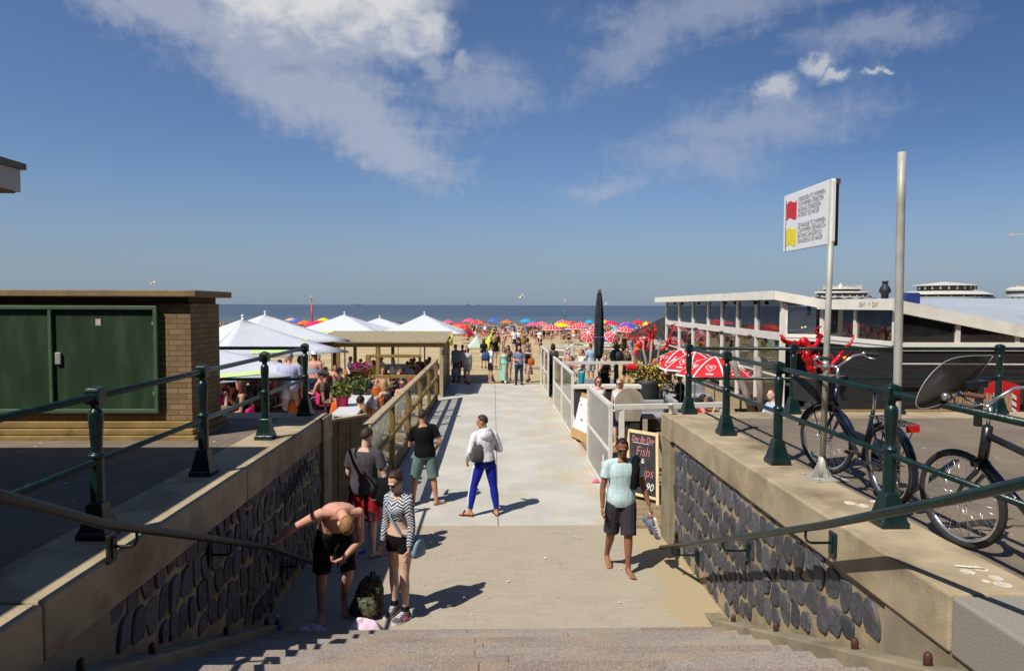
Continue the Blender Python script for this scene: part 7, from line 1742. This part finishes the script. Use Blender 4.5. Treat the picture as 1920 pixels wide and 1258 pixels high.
# beach poles
for (u, vt, vb, y, m_, nm, lb) in ((585, 556, 604, 112, m_red, 'marker', 'red beach marker pole with a pale sign at its top, left'), (1058, 559, 606, 112, mat('green pole', s2l((20, 110, 84)), .5), 'marker', 'green beach marker pole with a pale hook at its top, right')):
    b_, t_ = D(u, vb, y), D(u, vt, y); root = thing('beach_marker', lb, 'beach marker', (b_.x, y, sand_z(y) - .1)); mb = MB(); mb.cyl((b_.x, y, sand_z(y) - .1), (b_.x, y, t_.z - 1.2), .15 if u < 600 else .1, .12 if u < 600 else .08, 10); mb.build('pole', m_, root)
    mb = MB()
    if u < 600: mb.cbox((b_.x, y, t_.z - .55), (.3, .12, 1.3)); mb.cbox((b_.x, y - .07, t_.z - .6), (.18, .02, .9), 1); mb.build('sign_plate', [mat('pale marker', s2l((206, 200, 176)), .6), m_gleaf], root)
    else: mb.tube([(b_.x, y, t_.z - 1.2), (b_.x - .03, y, t_.z - .5), (b_.x - .05, y, t_.z), (b_.x + .14, y, t_.z - .3), (b_.x + .2, y, t_.z - .9)], .05, 6); mb.build('hook', m_alu, root)
# crowd: several figures built once, copied one by one
def crowd_proto(kind, sk_, top, bot, hr_, sx):
    ps = dict(stand=stand(1), walk=WALK, sit=dict(seat=.08, ll=((-.15, 1, .35), (0, .8, -.9)), rl=((.15, 1, .35), (0, .8, -.9)), la=((-.3, -.3, -1), (0, .2, -1)), ra=((.3, -.3, -1), (0, .2, -1)), lean=(-15, -5)), lie=dict(seat=.1, lean=(-70, -75), ll=((-.1, 1, .05), (0, 1, -.1)), rl=((.1, 1, .3), (0, .8, -.6))))[kind]
    b = Body(H=1.7, sex=sx, **ps); mb = MB(); b.torso(mb, -.1, .55, 0, 0, 10, N=8)
    for q in (-1, 1): b.limb(mb, b.Hp[q], b.K[q], b.A[q], LEG, 0, 2, n=6, N=5); b.limb(mb, b.S[q], b.E[q], b.W[q], ARM, 0, 2.5, n=6, N=5); mb.ell(b.A[q] + b.ft[q]*.06 - V((0, 0, .05)), b.ft[q]*.12, b.ft[q].cross(V((0, 0, 1)))*.05, (0, 0, .04), 6, 4)
    mb.cap(b.neck0, b.hc - b.hu*.05, .055, n=6); mb.ell(b.hc, b.hr*.075, b.hf*.092, b.hu*.115, 8, 6)
    mb.ell(b.hc + b.hu*.03 - b.hf*.025, b.hr*.083, b.hf*.09, b.hu*.1, 8, 6, 1)
    if bot: b.torso(mb, -.11, .08, .015, 2, 10, N=4); [b.limb(mb, b.Hp[q], b.K[q], b.A[q], LEG, 0, .75 if sx == 'm' else .3, off=.02, m=2, n=6, N=4) for q in (-1, 1)]
    if top: b.torso(mb, 0 if sx == 'm' else .25, .5 if sx == 'm' else .44, .014, 3, 10, N=5)
    if top and sx == 'm': [b.limb(mb, b.S[q], b.E[q], b.W[q], ARM, 0, .7, off=.02, m=3, n=6, N=4) for q in (-1, 1)]
    me = mb.mesh('person'); [me.materials.append(m_) for m_ in (sk_, hr_, bot or C_NAVY, top or C_WHITE)]; return me
PR = []
for k, (kd, sk_, top, bot, hr_, sx, lb) in enumerate((
    ('stand', SK_R, None, C_NAVY, H_DK, 'm', 'bare chested bather in navy shorts standing'), ('stand', SK_T, C_BLACK, C_BLACK, H_BR, 'f', 'bather in black bikini standing'), ('walk', SK_P, C_WHITE, C_RED, H_BL, 'm', 'walker in white tee and red shorts'),
    ('walk', SK_T, C_BLUE, C_BEIGE, H_DK, 'm', 'walker in blue tee and beige shorts'), ('sit', SK_R, None, C_RED, H_RD, 'm', 'bather in red shorts sitting'), ('sit', SK_P, C_MAG, C_MAG, H_BL, 'f', 'bather in magenta bikini sitting'),
    ('sit', SK_T, C_NAVY, C_NAVY, H_DK, 'f', 'bather in navy bikini sitting'), ('lie', SK_R, None, C_TEAL, H_BR, 'm', 'bather in teal shorts lying'), ('stand', SK_P, C_YEL, C_WHITE, H_BR, 'f', 'bather in yellow bikini top standing'),
    ('sit', SK_P, C_WHITE, C_SLATE, H_GR, 'm', 'sitter in white tee and slate shorts'), ('walk', SK_R, None, C_ORG, H_DK, 'm', 'bare chested walker in orange shorts'), ('stand', SK_T, C_GRN, C_BLACK, H_DK, 'm', 'person in green tee standing'))):
    PR.append((crowd_proto(kd, sk_, top, bot, hr_, sx), lb, kd))
rnd = random.Random(5); spots = []
while len(spots) < 222:
    f = rnd.random(); y = 116 - 46*f**1.6 if rnd.random() < .86 else rnd.uniform(48, 75)
    u = rnd.uniform(425, 1270); x = D(u, 610, y).x
    if y < 75 and 890 < u < 1030 and rnd.random() < .8: continue
    if u < 880 and rnd.random() < .45: continue
    if y < 80 and u < 840: continue
    spots.append((x, y))
spots.sort(key=lambda s_: s_[1])
for i, (x, y) in enumerate(spots):
    me, lb, kd = PR[rnd.randrange(len(PR))]
    o = bpy.data.objects.new('person', me); COL.objects.link(o); o.location = (x, y, sand_z(y) - .04); o.rotation_euler.z = rnd.uniform(0, 6.28); o.scale = (1, 1, rnd.uniform(.88, 1.06))
    tag(o, lb + ' in the distant beach crowd', 'person', lb + ' in the beach crowd')
# the far mass of the crowd along the waterline, too dense to count
big = MB()
for k in range(850):
    y = rnd.uniform(94, 121); u = rnd.uniform(405, 1275); x = D(u, 610, y).x; me = PR[rnd.randrange(len(PR))]; kd = me[2]; me = me[0]
    a = rnd.uniform(0, 6.28); ca, sa = math.cos(a), math.sin(a); s_ = rnd.uniform(.9, 1.05); z = max(sand_z(y) - .04, -1.15)
    base = len(big.v)
    big.v += [(x + ca*v.co.x - sa*v.co.y, y + sa*v.co.x + ca*v.co.y, z + v.co.z*s_) for v in me.vertices]
    ids = {}
    for p_ in me.polygons:
        big.f.append([base + i for i in p_.vertices]); mm = me.materials[p_.material_index].name
        big.m.append(mm); big.s.append(True)
names = sorted(set(big.m)); big.m = [names.index(x) for x in big.m]
o = big.build('beach_crowd', [bpy.data.materials[n_] for n_ in names], fix=False); tag(o, 'dense far crowd of bathers along the waterline', kind='stuff')
# gulls and ships
def gull(label, p, s_):
    root = thing('gull', label, 'bird', p); p = V(p); mb = MB(); mb.tube([p + V((-.22, 0, 0))*s_, p + V((-.1, 0, .02))*s_, p + V((.1, 0, .02))*s_, p + V((.24, 0, .05))*s_], [.02*s_, .07*s_, .07*s_, .03*s_], 8)
    for q in (-1, 1): mb.add([p + V((.08, 0, .05))*s_, p + V((-.1, 0, .05))*s_, p + V((-.02, q*.35, .22))*s_, p + V((-.08, q*.7, .1))*s_, p + V((.06, q*.34, .25))*s_], [(0, 1, 2, 4), (4, 2, 3)])
    o = mb.build('body', m_wht, root, fix=False)
gull('white gull gliding low over the sea left of the black parasol', D(979, 558, 60), 1.3); gull('white gull over the horizon left of the pavilion roof', D(1137, 571, 90), 1.2)
gull('pale gull above the brick cabinet', D(286, 532, 45), .8)
m_ship = mat('hazy ship hull', s2l((84, 96, 112)), .8)
for k, (u, w_, lb) in enumerate(((877, 40, 'dark sailing boat on the horizon beyond the walkway'), (897, 28, 'smaller dark boat on the horizon right of the sailing boat'), (670, 60, 'low cargo ship on the horizon above the pergola parasols'))):
    p = D(u, 571, 5200); root = thing('distant_ship', lb, 'ship', (p.x, 5200, -1)); mb = MB(); mb.prism([V((p.x - w_/2, 5200, -1)), V((p.x + w_/2, 5200, -1)), V((p.x + w_*.6, 5200, 4)), V((p.x - w_*.55, 5200, 4))], V((0, 8, 0))); mb.build('hull', m_ship, root)
    mb = MB(); mb.prism([V((p.x - w_*.1, 5203, 4)), V((p.x + w_*.18, 5203, 4)), V((p.x + w_*.05, 5203, 9 + (9 if k < 2 else 0)))], V((0, 2, 0))); mb.build('superstructure', m_ship, root)
# dark netting left of the pavilion
P_ = [D(1168, 630, 46), D(1265, 585, 46), D(1266, 640, 46)]; root = thing('shade_net', 'dark grey slanted wind net left of the pavilion, behind the red branches', 'wind net', (P_[0].x, 46, 0)); mb = MB(); mb.prism(P_, V((0, .02, 0))); mb.build('net', glass('wind net', (.4, .4, .42), .5, .8, (.07, .07, .075)), root); mb = MB(); mb.cyl((P_[1].x, 46.03, 0), P_[1], .05, n=8); mb.build('post', m_drift, root)
# ================================================================ bicycles
m_bk = mat('black bicycle paint', (.016, .016, .018), .3, .15, 8, spec=.5, coat=.2); m_navyp = mat('dark blue bicycle paint', (.012, .016, .03), .28, .15, 8, coat=.3)
m_tyre = mat('tyre rubber', (.022, .021, .02), .85, .25, 20, .3, 60); m_chr = mat('bright alloy', (.72, .72, .72), .22, .06, 8, metal=.9); m_grip = mat('brown grip', s2l((98, 62, 48)), .7, .15, 12); m_refl = mat('red reflector', s2l((190, 22, 16)), .25, .1, 10); m_amb = mat('amber reflector', s2l((240, 150, 20)), .3, .1, 10)
def wheel(root, c_, ax, up, Rw=.345):
    c_, ax = V(c_), V(ax).normalized()
    mb = MB(); mb.torus(c_, ax, Rw - .022, .025, 44, 8); w_ = mb.build('wheel', m_tyre, root)
    mb = MB(); mb.torus(c_, ax, Rw - .047, .011, 44, 6); mb.torus(c_, ax, Rw - .056, .008, 44, 6); mb.build('rim', m_chr, w_)
    x = ax.orthogonal().normalized(); y = ax.cross(x); mb = MB()
    for k in range(32):
        a = 2*PI*k/32; b_ = a + (.35 if k % 4 < 2 else -.35); o_ = ax*(.03 if k % 2 else -.03); mb.cyl(c_ + o_ + (x*math.cos(b_) + y*math.sin(b_))*.02, c_ + (x*math.cos(a) + y*math.sin(a))*(Rw - .05), .0017, n=4)
    s_ = mb.build('spokes', m_chr, w_); mb = MB(); mb.cyl(c_ - ax*.05, c_ + ax*.05, .02, n=10); mb.build('hub', m_chr, w_)
    return w_
def bike(label, rear, front, fdir, lean, mp_, kind):
    """rear and front wheel contact points, direction of the front wheel, lean vector"""
    rear, front = V(rear), V(front); f = (front - rear).normalized(); up = (V((0, 0, 1)) + V(lean)).normalized(); up = (up - f*up.dot(f)).normalized(); ax = f.cross(up).normalized()   # to the rider's right
    root = thing('bicycle', label, 'bicycle', rear); Rw = .345; rc, fc = rear + up*Rw, front + up*Rw
    fd = V(fdir).normalized(); fd = (fd - up*fd.dot(up)).normalized(); fax = fd.cross(up).normalized()
    wheel(root, rc, ax, up); wheel(root, fc, fax, up)
    Wb = (front - rear).length; P = lambda a, h, s_=0: rear + f*a + up*h + ax*s_
    bb = P(.44, .29); seat_t = P(.22, .78); head_b = P(Wb - .19, .66); head_t = P(Wb - .235, .90)
    mb = MB()
    kq = 1.0 if kind == 'step' else 1.4
    mb.tube([bb, seat_t], .017*kq, 10); mb.tube([head_b, bb + V((0, 0, 0))], .019*kq, 10)
    if kind == 'step': mb.tube([P(Wb - .21, .76), P(.62, .50), P(.36, .42)], .017, 10)
    else: mb.tube([P(Wb - .225, .84), P(.25, .70)], .017*kq, 10)
    for q in (-1, 1): mb.tube([bb + ax*.04*q, rc + ax*.065*q], .010, 8); mb.tube([seat_t + ax*.025*q - up*.06, rc + ax*.065*q], .009, 8)
    mb.cyl(head_b - (head_t - head_b)*.08, head_t, .023*kq, n=12); mb.cyl(bb - ax*.04, bb + ax*.04, .024, n=12); mb.build('frame', mp_, root)
    mb = MB(); crown = head_b - (head_t - head_b)*.1
    for q in (-1, 1): mb.tube([crown + fax*.02*q, crown + fax*.055*q - up*.05, crown.lerp(fc, .6) + fax*.06*q, fc + fax*.058*q + fd*.0], [.015, .017, .014, .010], 9)
    mb.tube([crown + fax*-.055, crown + up*.012, crown + fax*.055], .017, 8); mb.build('fork', mp_, root)
    for c_, a_, d_, a0, a1 in ((rc, ax, f, -.15, 3.5), (fc, fax, fd, .25, 2.75))[:2 if kind == 'step' else 1]:
        rings = []; mb = MB()
        for i in range(19):
            a = a0 + (a1 - a0)*i/18; rd = -d_*math.cos(a)*-1*(-1) + up*math.sin(a); rd = (d_*math.cos(a) + up*math.sin(a))
            r_ = Rw + .018; rings.append([c_ + rd*(r_ + .010*math.cos(t_)) + a_*(.028*math.sin(t_)) for t_ in [-1.9 + 3.8*j/6 for j in range(7)]])
        mb.loft(rings, 0, True, False, False)
        mb.build('mudguard', mp_, root, fix=False, solid=.002)
    # handlebar
    st = head_t + (head_t - head_b).normalized()*(.20 if kind == 'step' else .13); mb = MB(); mb.cyl(head_t, st, .0125, n=10); mb.tube([st, st + fd*.06 + up*.02], .014, 8)
    hc_ = st + fd*.06 + up*.02; hb_ = [hc_ + fax*(s_*x) + up*z + fd*y for s_ in (-1,) for x, z, y in ((.29, .105, -.26), (.285, .105, -.12), (.25, .085, -.02), (.17, .01, .05), (.08, -.012, .02))] + [hc_] + [hc_ + fax*x + up*z + fd*y for x, z, y in ((.08, -.012, .02), (.17, .01, .05), (.25, .085, -.02), (.285, .105, -.12), (.29, .105, -.26))]
    mb.tube(hb_, .0115, 10); mb.build('handlebar', m_chr, root)
    for a, b_ in ((hb_[0], hb_[1]), (hb_[-1], hb_[-2])):
        mb = MB(); mb.cap(a, a.lerp(b_, .85), .017, n=10); g_ = mb.build('grip', m_grip if kind != 'step' else m_tyre, root)
        mb = MB(); mb.cyl(b_ + (b_ - a)*.02, b_ + (b_ - a)*.2, .021, n=10); mb.tube([b_ + fd*.01 - up*.01, b_.lerp(a, .3) - up*.035 + fd*.02, b_.lerp(a, .8) - up*.045], .006, 6); mb.build('brake_lever', m_bk if kind != 'step' else m_chr, root)
    # saddle
    sp_ = seat_t + up*.16 - f*.03; mb = MB(); mb.cyl(seat_t - up*.02, sp_, .0135, n=10); mb.build('seat_post', m_chr, root)
    mb = MB(); rings = []
    for t_, w_, h in ((-.14, .05, .03), (-.12, .09, .04), (-.04, .095, .045), (.04, .055, .04), (.11, .028, .032), (.15, .014, .018)): rings.append([sp_ + f*t_ + ax*(w_*math.cos(a)) + up*(.03 + h*.55*math.sin(a)) for a in [2*PI*j/14 for j in range(14)]])
    mb.loft(rings); mb.build('saddle', m_tyre, root)
    # rack, crank, chain guard, pedals
    mb = MB(); z = .74
    for q in (-1, -.33, .33, 1): mb.tube([P(.18, z, q*.065), P(-.32, z, q*.065)], .005, 6)
    for a in (.17, .0, -.16, -.32): mb.tube([P(a, z, -.068), P(a, z, .068)], .005, 6)
    for q in (-1, 1): mb.tube([P(-.05, z, q*.068), rc + ax*.075*q], .005, 6); mb.tube([P(-.28, z, q*.068), rc + ax*.075*q], .005, 6)
    mb.build('rack', m_bk, root); mb = MB(); mb.prism([P(-.335, z - .05, -.05), P(-.335, z - .05, .05), P(-.335, z + .005, .05), P(-.335, z + .005, -.05)], -f*.02); mb.build('rear_reflector', m_refl, root)
    mb = MB(); mb.prism([P(x, h, .05) for x, h in ((-.03, .29), (.0, .37), (.4, .40), (.53, .36), (.56, .28), (.5, .20), (.36, .20), (.0, .27))], ax*.03); mb.build('chain_guard', mp_, root, bevel=.008)
    ca = .7
    for q in (-1, 1):
        e = bb + ax*(.10*q) + (f*math.cos(ca) - up*math.sin(ca))*(.165*q); mb = MB(); mb.tube([bb + ax*.085*q, e], .010, 8); cr = mb.build('crank', m_chr, root); mb = MB(); mb.cbox(e + ax*.06*q, (.085, .085, .024), M=Matrix((f, ax, up)).transposed()); mb.build('pedal', m_tyre, cr, bevel=.004)
    return root, P, f, ax, up, fd, fax, fc, hc_, crown, st
# near bicycle, running out of the picture on the right
fr = G(1803, 1024, TZ); fr2 = V((fr.x, fr.y, TZ + .003)); rr_ = fr2 + V((.16, -1.08, 0))
root, P, f, ax, up, fd, fax, fc, hc_, crown, st = bike('near black bicycle with a smoked windscreen at the handlebar, leaning by the right railing', rr_, fr2, (-.22, 1, 0), (-.06, 0, 0), m_bk, 'diamond')
mb = MB(); q = hc_ + fd*.02
mb.beam(q - up*.16 + fd*.02, q + up*.12 - fd*.02 + fax*-.02, .05, .035); mb.cbox(q + up*.13 - fax*.03, (.16, .06, .05), M=Matrix((fax, fd, up)).transposed()); mb.build('screen_mount', m_bk, root, bevel=.008)
g_scr = glass('smoked screen', (.5, .48, .45), .24, .4, (.10, .095, .088), .04)
sc0 = D(1802, 716, hc_.y + .03); ex = (D(1872, 670, sc0.y + .02) - sc0); ey_ = ex.cross(V((0, 1, 0))).normalized(); L_ = ex.length; ex.normalize()
mb = MB(); pol = []
for k in range(40):
    a = 2*PI*k/40; x = math.cos(a); y = math.sin(a)
    px_ = L_*1.03*x; py_ = .125*y*(1 - .8*max(0, x)**1.5 - .2*max(0, -x)**2) + .03*(1 - x*x)
    pol.append(sc0 + ex*px_ + ey_*py_ + V((0, .06*(x*x) + .05*y*y, 0)))
c_ = sc0 + V((0, -.02, 0)); mb.add(pol + [c_], [(k, (k + 1) % 40, 40) for k in range(40)], 0, True); mb.build('windscreen', g_scr, root, fix=False, solid=.004)
mb = MB(); mb.tube(pol + [pol[0]], .0035, 5, caps=False); mb.build('screen_edge', mat('clear screen edge', (.3, .3, .3), .3), root)
mb = MB(); mb.sph(hc_ - fax*.23 + fd*.07 + up*.06, .028); mb.build('bell', m_chr, root)
mb = MB(); mb.cbox(crown + fd*.05 - up*.0, (.05, .04, .06), M=Matrix((fax, fd, up)).transposed()); mb.build('front_lamp', m_bk, root)
for k in range(5): pass
# farther bicycle behind the railing post
f2 = G(1572, 893, TZ); f2 = V((3.40, f2.y + .12, TZ + .003)); r2_ = f2 + V((.0, -1.1, 0))
root, P, f, ax, up, fd, fax, fc, hc_, crown, st = bike('farther dark blue step through bicycle with a front crate, parked along the right railing', r2_, f2, (-.33, 1, 0), (-.05, 0, 0), m_navyp, 'step')
mb = MB(); cc = fc + up*.52 + fd*.06; MM = Matrix((fax, fd, up)).transposed()
for o_, sz in (((0, -.15, 0), (.42, .02, .24)), ((0, .15, 0), (.42, .02, .24)), ((-.2, 0, 0), (.02, .28, .24)), ((.2, 0, 0), (.02, .28, .24)), ((0, 0, -.11), (.38, .28, .02))): mb.cbox(cc + MM @ V(o_), sz, M=MM)
mb.build('front_crate', m_pot, root, bevel=.006); mb = MB(); mb.cbox(cc + MM @ V((0, 0, .112)), (.37, .27, .02), M=MM); mb.build('crate_lining', m_reeds, root)
mb = MB(); mb.tube([fc + fax*.06, cc - MM @ V((-.12, 0, .12))], .006, 6); mb.tube([fc - fax*.06, cc - MM @ V((.12, 0, .12))], .006, 6); mb.build('crate_stay', m_bk, root)
mb = MB(); mb.sph(hc_ + fax*.2 + up*.06 + fd*.05, .02); mb.build('amber_lamp', m_amb, root)
# light patches and grate marks on the coping
m_spot = mat('pale lichen patch', s2l((206, 194, 172)), .95, .2, 30, .4, 60)
for k, (u, v, rr) in enumerate(((1595, 943, .055), (1618, 948, .06), (1640, 940, .04), (1815, 1072, .045), (1838, 1066, .05), (1868, 1084, .045), (1880, 1096, .05), (1850, 1090, .03), (1455, 867, .07), (1375, 813, .05))):
    q = G(u, v, TZ + .006); rnd = random.Random(k); mb = MB(); mb.prism([q + V((rr*math.cos(a)*rnd.uniform(.75, 1.1), rr*1.1*math.sin(a)*rnd.uniform(.75, 1.1), 0)) for a in [2*PI*j/14 for j in range(14)]], V((0, 0, .002)))
    tag(mb.build('lichen_patch', m_spot), 'pale round lichen patch on the top of the right coping', 'lichen patch', 'pale patches on the right coping')
# small things lying about
q = G(1118, 903, .02); crumple('pink_wrapper', 'crumpled pink wrapper at the foot of the nearest white glass fence', 'litter', q, .1, .06, .05, cloth('pink wrapper', (226, 110, 130)), 12)
q = G(1815, 1063, TZ + .012); mb = MB(); mb.cyl(q + V((-.07, .03, 0)), q + V((.09, -.03, .006)), .006, n=6); tag(mb.build('paper_straw', m_wht), 'white paper straw lying on the right coping beside the lichen patches', 'litter')
rnd = random.Random(91); m_lit = mat('pale litter', s2l((214, 208, 196)), .9, .2, 20)
for k in range(14):
    q = V((rnd.uniform(-1.2, 2.4), rnd.uniform(7.6, 14.5), .006)); a = rnd.uniform(0, 3); s_ = rnd.uniform(.012, .03); mb = MB(); mb.prism([q + V((math.cos(a + b_)*s_*r_, math.sin(a + b_)*s_*r_, 0)) for b_, r_ in ((0, 1), (1.4, .7), (3, 1.1), (4.5, .8))], V((0, 0, .005)))
    tag(mb.build('paper_scrap', m_lit), 'tiny pale scrap of paper lying on the path below the steps', 'litter', 'paper scraps on the path')
# ================================================================ unseen brick blocks added behind the viewpoint to hold back sky light
m_bou = mat('boulevard brick', s2l((110, 88, 72)), .9, .2, .3); m_bwin = mat('boulevard window glass', (.03, .035, .04), .15, .2, .2)
for k, (x0, x1, h) in enumerate(((-70, -24.02, 21), (-24, 14, 24), (14.02, 70, 20))):
    root = thing('boulevard_building', ('brick apartment block on the boulevard, left of the steps', 'brick hotel block on the boulevard straight behind the steps', 'brick apartment block on the boulevard, right of the steps')[k], 'building', ((x0+x1)/2, -19, TZ))
    mb = MB(); mb.box((x0, -24, 1.2), (x1, -14, h)); mb.build('wall', m_bou, root)
    mb = MB(); mb.box((x0 - .3, -24.3, h + .01), (x1 + .3, -13.6, h + .4)); mb.build('roof', m_bou, root)
    z = 3.0
    while z < h - 2:
        mb = MB(); x = x0 + 1.2
        while x < x1 - 2: mb.box((x, -13.99, z), (x + 1.6, -13.97, z + 1.7)); x += 2.6
        o = mb.build('window_row', m_bwin, root); o['kind'] = 'stuff'; z += 3.1
